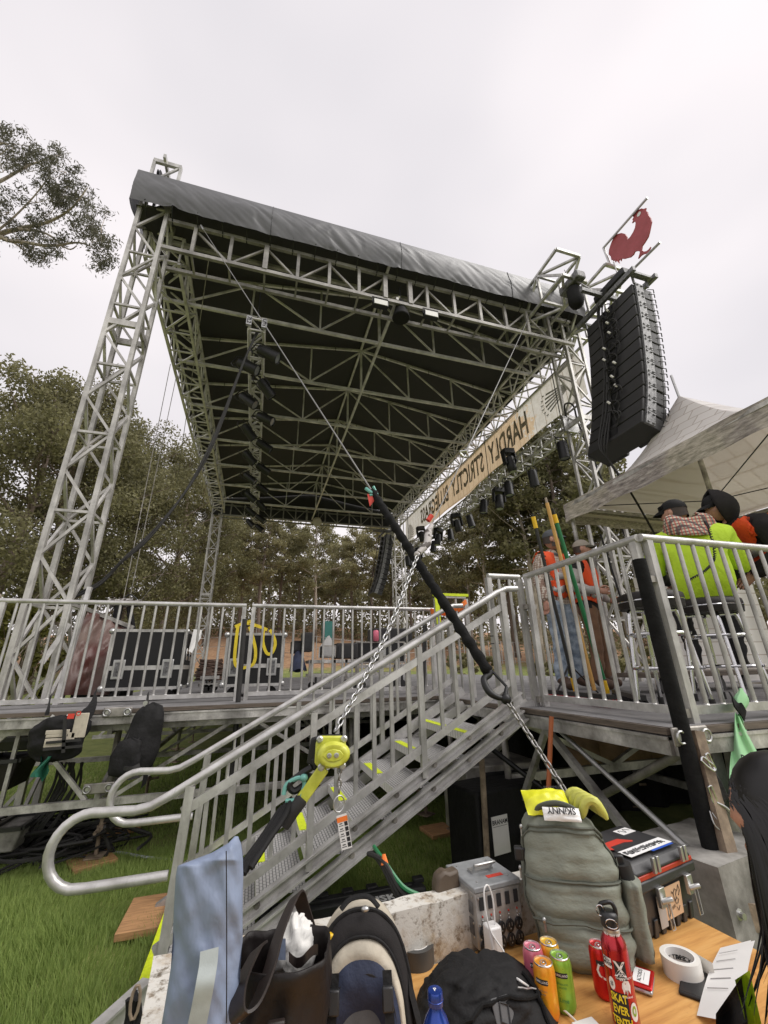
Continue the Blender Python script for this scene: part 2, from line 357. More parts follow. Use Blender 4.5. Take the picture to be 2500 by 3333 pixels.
mat('display', (0.01, 0.011, 0.013), 0.08, 0.0, 0.1, 5)

def fancy():
    # white painted concrete with brown stains and flaked paint
    m, t, b, o = nt('concrete_white'); co = coords(t)
    f1 = noise_(t, co, 5, 6, 0.7); f2 = noise_(t, co, 26, 5, 0.75); f3 = noise_(t, co, 2.2, 4, 0.6)
    c1 = ramp(t, f2, [(0.36, (0.2, 0.17, 0.13)), (0.47, (0.6, 0.58, 0.53))])
    c2 = ramp(t, f2, [(0.4, (0.2, 0.13, 0.07)), (0.62, (0.5, 0.42, 0.3))])
    k = ramp(t, f1, [(0.5, (0, 0, 0)), (0.63, (1, 1, 1))])
    mx = N(t, 'ShaderNodeMix', data_type='RGBA'); t.links.new(k, mx.inputs[0]); t.links.new(c1, mx.inputs[6]); t.links.new(c2, mx.inputs[7])
    t.links.new(mx.outputs[2], b.inputs['Base Color']); b.inputs['Roughness'].default_value = 0.85; bump_(t, b, f2, 0.4, 0.006)
    # orange plywood with grain and dark scuffs
    m, t, b, o = nt('plywood'); co = coords(t)
    g = noise_(t, co, 3.0, 6, 0.65, (1.2, 14, 1)); s = noise_(t, co, 9, 5, 0.7)
    c1 = ramp(t, g, [(0.3, (0.43, 0.2, 0.055)), (0.55, (0.62, 0.33, 0.1)), (0.75, (0.68, 0.4, 0.15))])
    k = ramp(t, s, [(0.27, (0.5, 0.4, 0.33)), (0.42, (1, 1, 1))])
    mx = N(t, 'ShaderNodeMix', data_type='RGBA', blend_type='MULTIPLY'); mx.inputs[0].default_value = 1; t.links.new(c1, mx.inputs[6]); t.links.new(k, mx.inputs[7])
    t.links.new(mx.outputs[2], b.inputs['Base Color']); b.inputs['Roughness'].default_value = 0.5; bump_(t, b, g, 0.1, 0.002)
    # serrated safety-grating treads
    m, t, b, o = nt('grating'); co = coords(t)
    mp = N(t, 'ShaderNodeMapping'); mp.inputs['Scale'].default_value = (1, 1, 1); t.links.new(co, mp.inputs[0])
    w1 = N(t, 'ShaderNodeTexWave', {'Scale': 9.5, 'Distortion': 0.0}, wave_type='BANDS', bands_direction='X'); t.links.new(mp.outputs[0], w1.inputs[0])
    br = N(t, 'ShaderNodeTexBrick', {'Scale': 17.0, 'Mortar Size': 0.04, 'Brick Width': 0.75, 'Row Height': 0.36, 'Mortar Smooth': 0.3}); br.offset = 0.5
    br.inputs['Color1'].default_value = (1, 1, 1, 1); br.inputs['Color2'].default_value = (0.9, 0.9, 0.9, 1); br.inputs['Mortar'].default_value = (0, 0, 0, 1)
    rt = N(t, 'ShaderNodeMapping'); rt.inputs['Rotation'].default_value = (0, 0, R_(90)); t.links.new(co, rt.inputs[0]); t.links.new(rt.outputs[0], br.inputs[0])
    c = ramp(t, br.outputs['Color'], [(0.25, (0.12, 0.12, 0.12)), (0.8, (0.72, 0.71, 0.7))]); t.links.new(c, b.inputs['Base Color'])
    b.inputs['Metallic'].default_value = 0.5; b.inputs['Roughness'].default_value = 0.38; bump_(t, b, br.outputs['Color'], 0.8, 0.006)
    # printed barn-wood vinyl (tent valance) and faint brick print (tent roof)
    m, t, b, o = nt('valance'); co = coords(t)
    g = noise_(t, co, 5, 6, 0.75, (3, 1.3, 7)); s = noise_(t, co, 1.2, 3, 0.6)
    c1 = ramp(t, g, [(0.3, (0.09, 0.08, 0.08)), (0.5, (0.33, 0.29, 0.27)), (0.66, (0.56, 0.52, 0.49))])
    c2 = ramp(t, g, [(0.3, (0.13, 0.13, 0.1)), (0.5, (0.42, 0.38, 0.31)), (0.66, (0.66, 0.6, 0.53))])
    k = ramp(t, s, [(0.45, (0, 0, 0)), (0.55, (1, 1, 1))])
    mx = N(t, 'ShaderNodeMix', data_type='RGBA'); t.links.new(k, mx.inputs[0]); t.links.new(c1, mx.inputs[6]); t.links.new(c2, mx.inputs[7])
    t.links.new(mx.outputs[2], b.inputs['Base Color']); b.inputs['Roughness'].default_value = 0.6; bump_(t, b, noise_(t, co, 7, 3), 0.2, 0.02)
    m, t, b, o = nt('brick_print'); co = coords(t)
    br = N(t, 'ShaderNodeTexBrick', {'Scale': 3.0, 'Mortar Size': 0.025, 'Brick Width': 0.8, 'Row Height': 0.6})
    br.inputs['Color1'].default_value = (0.78, 0.75, 0.74, 1); br.inputs['Color2'].default_value = (0.66, 0.63, 0.62, 1); br.inputs['Mortar'].default_value = (0.5, 0.44, 0.41, 1)
    cxyz = N(t, 'ShaderNodeSeparateXYZ'); cmb = N(t, 'ShaderNodeCombineXYZ'); t.links.new(co, cxyz.inputs[0]); t.links.new(cxyz.outputs['Y'], cmb.inputs[0]); t.links.new(cxyz.outputs['Z'], cmb.inputs[1]); t.links.new(cmb.outputs[0], br.inputs[0])
    t.links.new(br.outputs[0], b.inputs['Base Color']); b.inputs['Roughness'].default_value = 0.6
    tr = N(t, 'ShaderNodeBsdfTranslucent'); t.links.new(br.outputs[0], tr.inputs[0]); ms = N(t, 'ShaderNodeMixShader', {'Fac': 0.4}); t.links.new(b.outputs[0], ms.inputs[1]); t.links.new(tr.outputs[0], ms.inputs[2]); t.links.new(ms.outputs[0], o.inputs[0])
    # banner: pale vinyl with a tan painted middle, object space y runs along it
    m, t, b, o = nt('banner'); co = coords(t)
    sp = N(t, 'ShaderNodeSeparateXYZ'); t.links.new(co, sp.inputs[0])
    nz = noise_(t, co, 2.6, 5, 0.75)
    def mth(op, a, bb):
        n = N(t, 'ShaderNodeMath', operation=op)
        for i, q in enumerate((a, bb)):
            if isinstance(q, (int, float)): n.inputs[i].default_value = q
            else: t.links.new(q, n.inputs[i])
        return n.outputs[0]
    d = mth('ABSOLUTE', mth('SUBTRACT', sp.outputs['Y'], 5.8), 0); d = mth('ADD', d, mth('MULTIPLY', mth('SUBTRACT', nz, 0.5), 4.5)); d = mth('ADD', d, mth('MULTIPLY', sp.outputs['Z'], 0.55))
    k = ramp(t, mth('DIVIDE', d, 8.0), [(0.485, (1, 1, 1)), (0.495, (0, 0, 0))])
    wd = noise_(t, co, 4, 5, 0.7, (1, 5, 0.6))
    tan = ramp(t, wd, [(0.35, (0.62, 0.45, 0.3)), (0.65, (0.8, 0.64, 0.47))]); pale = ramp(t, noise_(t, co, 6, 5, 0.7), [(0.35, (0.68, 0.64, 0.6)), (0.65, (0.82, 0.79, 0.77))])
    mx = N(t, 'ShaderNodeMix', data_type='RGBA'); t.links.new(k, mx.inputs[0]); t.links.new(pale, mx.inputs[6]); t.links.new(tan, mx.inputs[7])
    wv = N(t, 'ShaderNodeTexBrick', {'Scale': 1.0, 'Mortar Size': 0.012, 'Brick Width': 0.42, 'Row Height': 5.0}); cb = N(t, 'ShaderNodeCombineXYZ'); t.links.new(sp.outputs['Y'], cb.inputs[0]); t.links.new(sp.outputs['Z'], cb.inputs[1]); t.links.new(cb.outputs[0], wv.inputs[0])
    wv.inputs['Color1'].default_value = (1, 1, 1, 1); wv.inputs['Color2'].default_value = (0.94, 0.94, 0.94, 1); wv.inputs['Mortar'].default_value = (0.6, 0.55, 0.5, 1)
    m2 = N(t, 'ShaderNodeMix', data_type='RGBA', blend_type='MULTIPLY'); m2.inputs[0].default_value = 1; t.links.new(mx.outputs[2], m2.inputs[6]); t.links.new(wv.outputs[0], m2.inputs[7])
    t.links.new(m2.outputs[2], b.inputs['Base Color']); b.inputs['Roughness'].default_value = 0.7
    tr = N(t, 'ShaderNodeBsdfTranslucent'); t.links.new(m2.outputs[2], tr.inputs[0]); ms = N(t, 'ShaderNodeMixShader', {'Fac': 0.6})
    t.links.new(b.outputs[0], ms.inputs[1]); t.links.new(tr.outputs[0], ms.inputs[2]); t.links.new(ms.outputs[0], o.inputs[0])
    # plaid shirts
    def plaid(name, base, c1, c2, sc):
        m, t, b, o = nt(name); co = coords(t); out = None
        prev = None
        for ax, dirn, cc, s_ in ((0, 'Z', c1, sc), (1, 'X', c2, sc*1.1), (2, 'Y', c1, sc*0.9)):
            w = N(t, 'ShaderNodeTexWave', {'Scale': s_, 'Distortion': 0.6, 'Detail': 1}, bands_direction=dirn); t.links.new(co, w.inputs[0])
            r = ramp(t, w.outputs['Fac'], [(0.6, (0, 0, 0)), (0.75, (0.75, 0.75, 0.75))])
            mx = N(t, 'ShaderNodeMix', data_type='RGBA'); t.links.new(r, mx.inputs[0])
            if prev is None: mx.inputs[6].default_value = (*base, 1)
            else: t.links.new(prev, mx.inputs[6])
            mx.inputs[7].default_value = (*cc, 1); prev = mx.outputs[2]
        t.links.new(prev, b.inputs['Base Color']); b.inputs['Roughness'].default_value = 0.85
    plaid('plaid_tan', (0.5, 0.44, 0.36), (0.2, 0.1, 0.07), (0.62, 0.57, 0.5), 9)
    plaid('plaid_red', (0.6, 0.52, 0.4), (0.05, 0.04, 0.05), (0.5, 0.08, 0.06), 10)
    m, t, b, o = nt('tent_inside'); b.inputs['Base Color'].default_value = (.74, .7, .63, 1); b.inputs['Roughness'].default_value = .85
    tr = N(t, 'ShaderNodeBsdfTranslucent'); tr.inputs[0].default_value = (.78, .73, .65, 1); ms = N(t, 'ShaderNodeMixShader', {'Fac': 0.6}); t.links.new(b.outputs[0], ms.inputs[1]); t.links.new(tr.outputs[0], ms.inputs[2]); t.links.new(ms.outputs[0], o.inputs[0])
    # foliage
    def leaf(name, c1, c2, tr=0.3):
        m, t, b, o = nt(name); g = N(t, 'ShaderNodeNewGeometry'); oi = N(t, 'ShaderNodeObjectInfo')
        f = noise_(t, g.outputs['Position'], 0.55, 3, 0.6)
        ad = N(t, 'ShaderNodeMath', operation='MULTIPLY_ADD'); t.links.new(g.outputs['Random Per Island'], ad.inputs[0]); ad.inputs[1].default_value = 0.45; 
        a2 = N(t, 'ShaderNodeMath', operation='MULTIPLY_ADD'); t.links.new(f, a2.inputs[0]); a2.inputs[1].default_value = 0.7; a3 = N(t, 'ShaderNodeMath', operation='MULTIPLY'); t.links.new(oi.outputs['Random'], a3.inputs[0]); a3.inputs[1].default_value = 0.2
        t.links.new(a3.outputs[0], a2.inputs[2]); t.links.new(a2.outputs[0], ad.inputs[2])
        c = ramp(t, ad.outputs[0], [(0.3, c1), (0.95, c2)]); t.links.new(c, b.inputs['Base Color']); b.inputs['Roughness'].default_value = 0.6; b.inputs['Specular IOR Level'].default_value = 0.3
        tn = N(t, 'ShaderNodeBsdfTranslucent'); t.links.new(c, tn.inputs[0]); ms = N(t, 'ShaderNodeMixShader', {'Fac': tr})
        t.links.new(b.outputs[0], ms.inputs[1]); t.links.new(tn.outputs[0], ms.inputs[2]); t.links.new(ms.outputs[0], o.inputs[0])
    leaf('leaf_dark', (0.09, 0.09, 0.045), (0.27, 0.255, 0.125), .45)
    leaf('leaf_pine', (0.12, 0.115, 0.058), (0.33, 0.31, 0.165), .45)
    leaf('leaf_olive', (0.16, 0.15, 0.078), (0.42, 0.385, 0.21), .45)
    leaf('leaf_euc', (0.06, 0.062, 0.044), (0.15, 0.145, 0.1), .35)
    leaf('leaf_bright', (0.08, 0.09, 0.02), (0.22, 0.21, 0.05))
    leaf('blade', (0.14, 0.22, 0.045), (0.4, 0.5, 0.15), 0.5)
    # ground: grass on the flat, bare dirt up the hillside
    m, t, b, o = nt('ground'); co = coords(t, True)
    sp = N(t, 'ShaderNodeSeparateXYZ'); t.links.new(co, sp.inputs[0])
    n1 = noise_(t, co, 0.35, 5, 0.6); n2 = noise_(t, co, 3.0, 6, 0.7); n3 = noise_(t, co, 30, 3, 0.6)
    gr = ramp(t, n2, [(0.3, (0.11, 0.14, 0.035)), (0.5, (0.19, 0.22, 0.06)), (0.7, (0.27, 0.29, 0.09))])
    di = ramp(t, n2, [(0.3, (0.19, 0.105, 0.055)), (0.55, (0.34, 0.2, 0.11)), (0.72, (0.42, 0.27, 0.16))])
    hh = mth2 = N(t, 'ShaderNodeMath', operation='MULTIPLY_ADD'); t.links.new(n1, hh.inputs[0]); hh.inputs[1].default_value = 1.6; t.links.new(sp.outputs['Z'], hh.inputs[2])
    k = ramp(t, N_div(t, hh.outputs[0], 6.0), [(0.37, (0, 0, 0)), (0.45, (1, 1, 1))])
    mx = N(t, 'ShaderNodeMix', data_type='RGBA'); t.links.new(k, mx.inputs[0]); t.links.new(gr, mx.inputs[6]); t.links.new(di, mx.inputs[7])
    t.links.new(mx.outputs[2], b.inputs['Base Color']); b.inputs['Roughness'].default_value = 0.95; bump_(t, b, n3, 0.5, 0.03)
def N_div(t, s, d):
    n = N(t, 'ShaderNodeMath', operation='DIVIDE'); t.links.new(s, n.inputs[0]); n.inputs[1].default_value = d; return n.outputs[0]
fancy()
# ------------------------------------------------------------------ the ground and what grows on it
def gh(x, y):
    t = max(0.0, y-17.0); h = 0.19*t*t/(t+3.0)
    if h > 7.5: h = 7.5+(h-7.5)*0.3
    h *= 0.88+0.12*math.sin(x*0.11+1.3)
    return h + 0.18*noise.noise(V((x*0.15, y*0.15, 0)))*min(1.0, t/5.0)
def ground():
    xs = np.concatenate([np.linspace(-400, -45, 16), np.linspace(-40, 50, 91), np.linspace(55, 420, 16)])
    ys = np.concatenate([np.linspace(-60, -2, 10), np.linspace(0, 16, 17), np.linspace(17, 80, 85), np.linspace(85, 600, 20)])
    vs = [(x, y, gh(x, y)) for y in ys for x in xs]; n = len(xs)
    fs = [(j*n+i, j*n+i+1, (j+1)*n+i+1, (j+1)*n+i) for j in range(len(ys)-1) for i in range(n-1)]
    me = fast_mesh('ground', vs, fs, 'ground', True); struct(inst(me, 'ground', None, (0, 0, 0)))
ground()
rng = np.random.default_rng(7)
def grass():
    def patch(n, x0, x1, y0, y1, h0, h1, w, clump):
        x = rng.uniform(x0, x1, n); y = rng.uniform(y0, y1, n)
        k = np.array([noise.noise(V((a*2.2, b*2.2, 3.0))) for a, b in zip(x[::1], y[::1])])
        h = rng.uniform(h0, h1, n)*(1+clump*k); an = rng.uniform(0, 2*np.pi, n)
        wind = 1.1*k; ln = rng.uniform(0.15, 0.9, n)*h; la = an*0.35+1.0+2.5*k
        dx, dy = np.cos(an)*w/2, np.sin(an)*w/2
        z = np.zeros(n)
        a = np.stack([x-dx, y-dy, z], 1); b = np.stack([x+dx, y+dy, z], 1); c = np.stack([x+np.cos(la)*ln, y+np.sin(la)*ln, h], 1)
        return np.concatenate([a, b, c], 1).reshape(-1, 3)
    v = np.concatenate([patch(95000, -2.6, 1.0, 2.0, 5.4, 0.035, 0.085, 0.008, 0.7), patch(40000, -0.2, 2.6, 3.0, 6.5, 0.03, 0.06, 0.008, 0.4), patch(35000, -6, 0.5, 5.0, 11, 0.03, 0.07, 0.014, 0.6)])
    f = np.arange(len(v)).reshape(-1, 3)
    stuff(tag(inst(fast_mesh('grass', v, f, 'blade'), 'grass', None, (0, 0, 0)), 'short green lawn grass with clover in front of the stage', 'grass'))
grass()
def leaf_quads(P, size, droop=0.0, asp=0.55, rg=rng):
    n = len(P); u = rg.normal(size=(n, 3)); u[:, 2] -= droop; u /= np.linalg.norm(u, axis=1)[:, None]
    w = rg.normal(size=(n, 3)); v = np.cross(u, w); v /= np.linalg.norm(v, axis=1)[:, None]+1e-9
    s = size*rg.uniform(0.6, 1.35, n)[:, None]
    return np.concatenate([P-u*s, P+v*s*asp, P+u*s, P-v*s*asp], 1).reshape(-1, 3)
def tree_geo(seed, H, kind, leaf, nleaf):
    r = random.Random(seed); rg = np.random.default_rng(seed)
    tk = MB(); wob = H*0.02; r0 = H*{'pine': 0.017, 'dark': 0.02, 'bushy': 0.015, 'olive': 0.016}.get(kind, 0.016)
    path = []; ph = r.uniform(0, 6)
    for i in range(9):
        t = i/8; path.append(V((wob*math.sin(ph+t*4)*t*2, wob*math.cos(ph*1.7+t*3)*t*2, H*0.97*t)))
    tk.tube(path, [r0*(1.25-0.05 if i == 0 else 1-0.85*(i/8)) for i in range(9)], 7)
    def at(t): i = min(int(t*8), 7); return path[i].lerp(path[i+1], t*8-i)
    c0 = {'pine': 0.42, 'dark': 0.1, 'bushy': 0.05, 'olive': 0.3}[kind]; nl = {'pine': 26, 'dark': 40, 'bushy': 26, 'olive': 30}[kind]
    cl_ = []
    for i in range(nl):
        t = c0+(0.99-c0)*((i+r.random()*0.7)/nl); q = (t-c0)/(1-c0)
        prof = {'pine': 0.5+0.6*math.sin(math.pi*min(1, q*0.8+0.22)), 'dark': 0.35+0.75*math.sin(math.pi*(0.15+0.8*q)), 'bushy': 0.45+0.7*math.sin(math.pi*(0.2+0.75*q)), 'olive': 0.4+0.7*math.sin(math.pi*(0.2+0.75*q))}[kind]
        L = H*{'pine': 0.23, 'dark': 0.27, 'bushy': 0.4, 'olive': 0.25}[kind]*prof*r.uniform(0.65, 1.2)
        az = i*2.4+r.uniform(-0.5, 0.5); up = r.uniform(0.05, 0.5) if kind == 'pine' else r.uniform(0.15, 0.8)
        s = at(t*0.96); d = V((math.cos(az), math.sin(az), up)).normalized(); e = s+d*L; e.z += 0.1*L
        mid = s.lerp(e, 0.5)+V((r.uniform(-1, 1), r.uniform(-1, 1), r.uniform(-0.6, 0.4)))*L*0.12
        tk.tube([s, mid, e], [r0*0.3*(1.1-t*0.7), r0*0.2*(1.1-t*0.7), r0*0.05], 5, caps=False)
        for k in range(3 if kind != 'pine' else 4):
            f = (1.0, 0.72, 0.5, 0.85)[k]; b = s.lerp(e, f)+V((r.uniform(-1, 1), r.uniform(-1, 1), r.uniform(-0.4, 0.6)))*L*0.22
            cl_.append((b, H*r.uniform(0.026, 0.06)*(1.15 if kind in ('dark', 'bushy') else 1.0)))
            if kind == 'pine' or kind == 'olive': tk.tube([s.lerp(e, f*0.8), b], [r0*0.07, r0*0.03], 3, caps=False)
    for k in range(4): cl_.append((path[-1]+V((r.uniform(-1, 1), r.uniform(-1, 1), r.uniform(-1, 0.6)))*H*0.04, H*0.045))
    w = np.array([c[1]**2 for c in cl_]); w /= w.sum(); idx = rg.choice(len(cl_), nleaf, p=w)
    C = np.array([tuple(c[0]) for c in cl_])[idx]; rad = np.array([c[1] for c in cl_])[idx][:, None]
    o = rg.normal(size=(nleaf, 3)); o /= np.linalg.norm(o, axis=1)[:, None]; o *= rg.uniform(0, 1, nleaf)[:, None]**0.45
    o[:, 2] *= 0.6 if kind == 'pine' else 0.85
    P = C+o*rad*1.1
    return tk, leaf_quads(P, leaf, 0.3, 0.5, rg)
_variants = {}
def variant(kind, seed, H, leaf, nleaf, lm, bark):
    k = (kind, seed, lm)
    if k not in _variants:
        tk, q = tree_geo(seed, H, kind, leaf, nleaf); me = tk.mesh('trunk'); me.materials.append(M_[bark]); me.shade_smooth()
        _variants[k] = (me, fast_mesh('crown', q, np.arange(len(q)).reshape(-1, 4), lm), H)
    return _variants[k]
def tree(name, X, top, dist, kind, seed, lm, bark, label, cat='tree', group=None, leaf=0.3, nleaf=9000, refH=18.0, rot=None):
    p = pdist(X, 2170, dist); b = gh(p.x, p.y); zt = pdist(X, top, dist).z; H = zt-b
    tm, cm, h0 = variant(kind, seed, refH, leaf, nleaf, lm, bark); s = H/h0
    o = local(name, label, cat, (p.x, p.y, b-0.1), (rot if rot is not None else X*0.7), group); o.scale = (s, s, s)
    inst(tm, 'trunk', o, (0, 0, 0)); inst(cm, 'crown', o, (0, 0, 0)); return o
# big dark trees close by on the left
GL = 'dark broad trees left of the stage'
for i, (X, top, d, sd) in enumerate([(-110, 1120, 25, 11), (90, 1185, 26, 12), (235, 1330, 29, 13), (370, 1440, 31, 11), (500, 1450, 34, 12), (590, 1560, 38, 13)]):
    tree('dense_tree', X, top, d, 'dark', sd, 'leaf_dark' if i != 1 else 'leaf_pine', 'bark', 'dense dark leafy tree left of the stage, %s from the left edge' % ORD[i], group=GL, leaf=0.105, nleaf=30000, refH=18)
# pines and cypresses behind the stage, numbered from the left as they stand in view
PI = [(655, 1640, 40, 'olive', 21, 'leaf_dark'), (705, 1660, 47, 'olive', 22, 'leaf_pine'), (765, 1700, 44, 'pine', 31, 'leaf_olive'), (830, 1640, 41, 'pine', 32, 'leaf_olive'), (900, 1690, 46, 'pine', 33, 'leaf_pine'),
      (960, 1745, 52, 'olive', 21, 'leaf_pine'), (1020, 1690, 43, 'pine', 31, 'leaf_pine'), (1085, 1760, 54, 'olive', 23, 'leaf_dark'), (1150, 1720, 48, 'pine', 34, 'leaf_olive'), (1215, 1700, 46, 'pine', 32, 'leaf_olive'),
      (1275, 1715, 50, 'olive', 22, 'leaf_pine'), (1345, 1760, 47, 'pine', 33, 'leaf_pine'), (1415, 1800, 50, 'olive', 21, 'leaf_dark'), (1480, 1790, 44, 'olive', 23, 'leaf_pine'), (1545, 1690, 43, 'pine', 31, 'leaf_pine'), 
      (1625, 1590, 38, 'pine', 34, 'leaf_pine'), (1690, 1560, 42, 'pine', 32, 'leaf_pine'), (1765, 1480, 36, 'pine', 33, 'leaf_dark'), (1850, 1420, 40, 'pine', 31, 'leaf_dark'), (1905, 1330, 37, 'pine', 34, 'leaf_dark'), (1990, 1450, 38, 'pine', 32, 'leaf_dark'), (2075, 1500, 41, 'pine', 33, 'leaf_dark'), (2160, 1600, 44, 'olive', 22, 'leaf_dark'), (2330, 1650, 42, 'olive', 21, 'leaf_dark'), (2460, 1620, 42, 'pine', 31, 'leaf_dark')]
for i, (X, top, d, k, sd, lm) in enumerate(PI):
    w = 'bushy cypress' if k == 'olive' else 'tall pine with bare trunk'
    tree('pine_tree' if k == 'pine' else 'cypress_tree', X, top, d, k, sd, lm, 'bark_pale' if i in (6, 15, 17) else 'bark', '%s behind the stage, %s tree from the left' % (w, ORD[i]), group='trees on the slope behind the stage', leaf=0.17, nleaf=8500 if k == 'pine' else 10500)
# the wood farther back reads as one mass
def far_wood():
    v = []; mb = MB(); r = random.Random(5); rg = np.random.default_rng(55)
    for i in range(34):
        X = 560+i*60+r.uniform(-20, 20); d = r.uniform(58, 75); p = pdist(X, 2170, d); b = gh(p.x, p.y); H = pdist(X, r.uniform(1830, 1930), d).z-b
        mb.tube([(p.x, p.y, b), (p.x+r.uniform(-.6, .6), p.y, b+H*0.9)], [0.3, 0.1], 5)
        for k in range(9):
            t = r.uniform(0.4, 1); c = np.array([p.x, p.y, b+H*t])+rg.normal(size=3)*np.array([2.2, 2.2, 0.8])*(1.3-t*0.6)
            o = rg.normal(size=(120, 3))*np.array([1.1, 1.1, 0.6]); v.append(leaf_quads(c+o, 0.33, 0.3, 0.5, rg))
    for i in range(150):                    # understorey along the crest
        X = r.uniform(380, 2450); d = r.uniform(44, 66); p = pdist(X, 2170, d); b = gh(p.x, p.y); h = r.uniform(1.2, 3.4)
        v.append(leaf_quads(np.array([p.x, p.y, b+h*.5])+rg.normal(size=(150, 3))*np.array([1.3, 1.0, h*.38]), 0.2, 0.2, 0.5, rg))
    v = np.concatenate(v); o = stuff(tag(inst(fast_mesh('far_wood', v, np.arange(len(v)).reshape(-1, 4), 'leaf_pine'), 'far_wood', None, (0, 0, 0)), 'far trees behind the pine row, one hazy green mass', 'wood'))
    stuff(mb.build('trunks', 'bark', o))
far_wood()
# the gum tree whose branches hang in at the top left
def gum_tree():
    base = pdist(-1150, 2170, 22.0); o = thing('gum_tree', 'gum tree with feathery grey-green clumps hanging in at the top left', 'tree', (base.x, base.y, 0.0))
    r = random.Random(3); rg = np.random.default_rng(3); tk = MB(); D = 17.0
    top = V((base.x, base.y, 15)); tk.tube(smooth_path([(base.x, base.y, -0.2), (base.x+0.3, base.y, 6), top, top+V((0.6, 0.3, 6))], 5), [0.55-0.02*i for i in range(16)], 9)
    limbs = [[(-560, 1050), (-60, 790), (60, 745), (150, 725), (230, 680), (285, 610)], [(-600, 1100), (-80, 800), (40, 785), (160, 800), (260, 790), (330, 820)], [(-600, 900), (-120, 640), (0, 590), (90, 540), (150, 520)], [(-60, 790), (30, 720), (110, 640), (170, 560)], [(0, 765), (60, 800), (100, 840)], [(-500, 800), (-60, 500), (30, 470)], [(60, 745), (150, 760), (220, 810), (250, 800)]]
    W3 = [[pd(X, Y, D+0.4*math.sin(i*2+k)) for k, (X, Y) in enumerate(L)] for i, L in enumerate(limbs)]
    for i, L in enumerate(W3):
        L2 = smooth_path(([V((base.x+0.2, base.y, L[0].z-3))] if i in (0, 1, 2, 5) else [])+L, 5); n = len(L2)
        tk.tube(L2, [lerp(0.2 if i in (0, 1, 2, 5) else 0.07, 0.018, (k/(n-1))**0.6) for k in range(n)], 6)
    cl_ = [(40, 470, 80), (10, 560, 75), (90, 560, 70), (150, 510, 75), (215, 560, 85), (250, 620, 60), (180, 600, 70), (120, 660, 75), (30, 690, 60), (280, 660, 35), (170, 690, 45), (60, 780, 45), (110, 800, 55), (150, 770, 60), (140, 840, 35), (190, 800, 45), (-20, 520, 90), (-60, 640, 110), (-60, 780, 90), (330, 740, 62), (300, 790, 45), (350, 800, 40), (355, 845, 30), (330, 860, 32), (280, 740, 40), (245, 730, 28), (20, 430, 40), (200, 640, 60)]
    P = []
    for X, Y, rd in cl_:
        for k in range(9):
            a = r.uniform(0, 6.28); q = rd*math.sqrt(r.random()); sub = pd(X+q*math.cos(a), Y+q*math.sin(a)*0.9, D+r.uniform(-0.9, 0.9)); n = int(6+rd*1.0)
            P.append(np.array(tuple(sub))+rg.normal(size=(n, 3))*np.array([0.13, 0.13, 0.1]))
            if k < 3: tk.tube([pd(X, Y, D), sub], [0.016, 0.006], 3, caps=False)
    P = np.concatenate(P); P -= np.array(tuple(root_org(o)))
    tk.build('trunk', 'bark_pale', o, True); q = leaf_quads(P, 0.075, 1.0, 0.26, rg); inst(fast_mesh('crown', q, np.arange(len(q)).reshape(-1, 4), 'leaf_euc'), 'crown', None, (0, 0, 0)).parent = o
gum_tree()
# shrubs
def shrub(X, Y, dist, h, seed, lm, label, wide=1.0):
    p = pdist(X, Y, dist); b = gh(p.x, p.y); k = ('shrub', seed, lm)
    if k not in _variants:
        tk, q = tree_geo(seed, 2.0, 'bushy', 0.05, 9000); me = tk.mesh('stem'); me.materials.append(M_['bark'])
        _variants[k] = (me, fast_mesh('foliage', q, np.arange(len(q)).reshape(-1, 4), lm), 2.0)
    tm, cm, _ = _variants[k]; o = local('shrub', label, 'shrub', (p.x, p.y, b-0.1), X*0.37, 'shrubs below the dirt slope'); s = h/2.0; o.scale = (s*wide, s*wide, s)
    inst(tm, 'stem', o, (0, 0, 0)); inst(cm, 'foliage', o, (0, 0, 0))
for i, (X, Y, d, h) in enumerate([(1500, 2150, 24, 1.9), (1590, 2140, 27, 1.6), (1760, 2150, 23, 1.7), (1880, 2140, 22, 2.2), (1965, 2150, 23, 2.4), (2040, 2150, 22, 2.0), (2120, 2150, 24, 2.3)]):
    shrub(X, Y, d, h, 41+i % 2, 'leaf_olive', 'round olive-green shrub on the grass beyond the deck, %s from the left' % ORD[i], 1.2)
shrub(30, 2100, 12.5, 3.2, 43, 'leaf_bright', 'yellow-green feathery bush at the left edge behind the railing', 0.8)
def dead_branches():
    r = random.Random(9); mb = MB(); b0 = pdist(60, 2150, 13.5); b0.z = 0
    for i in range(46):
        s = b0+V((r.uniform(-1, 1.2), r.uniform(-.3, .3), r.uniform(1.2, 3.4))); pts = [s]
        d = V((r.uniform(-0.3, 1), r.uniform(-.3, .3), r.uniform(0, 0.9)))
        for k in range(4): d = (d+V((r.uniform(-.6, .6), r.uniform(-.2, .2), r.uniform(-.5, .5)))).normalized(); pts.append(pts[-1]+d*r.uniform(0.15, 0.35))
        mb.tube([b0+V((0, 0, 0.5))]*(1 if i < 6 else 0)+pts, 0.012, 4, caps=False)
    tag(mb.build('dead_bush', 'bark_pale', None), 'bare pale twigs tangled above the yellow-green bush at left', 'bush')
dead_branches()
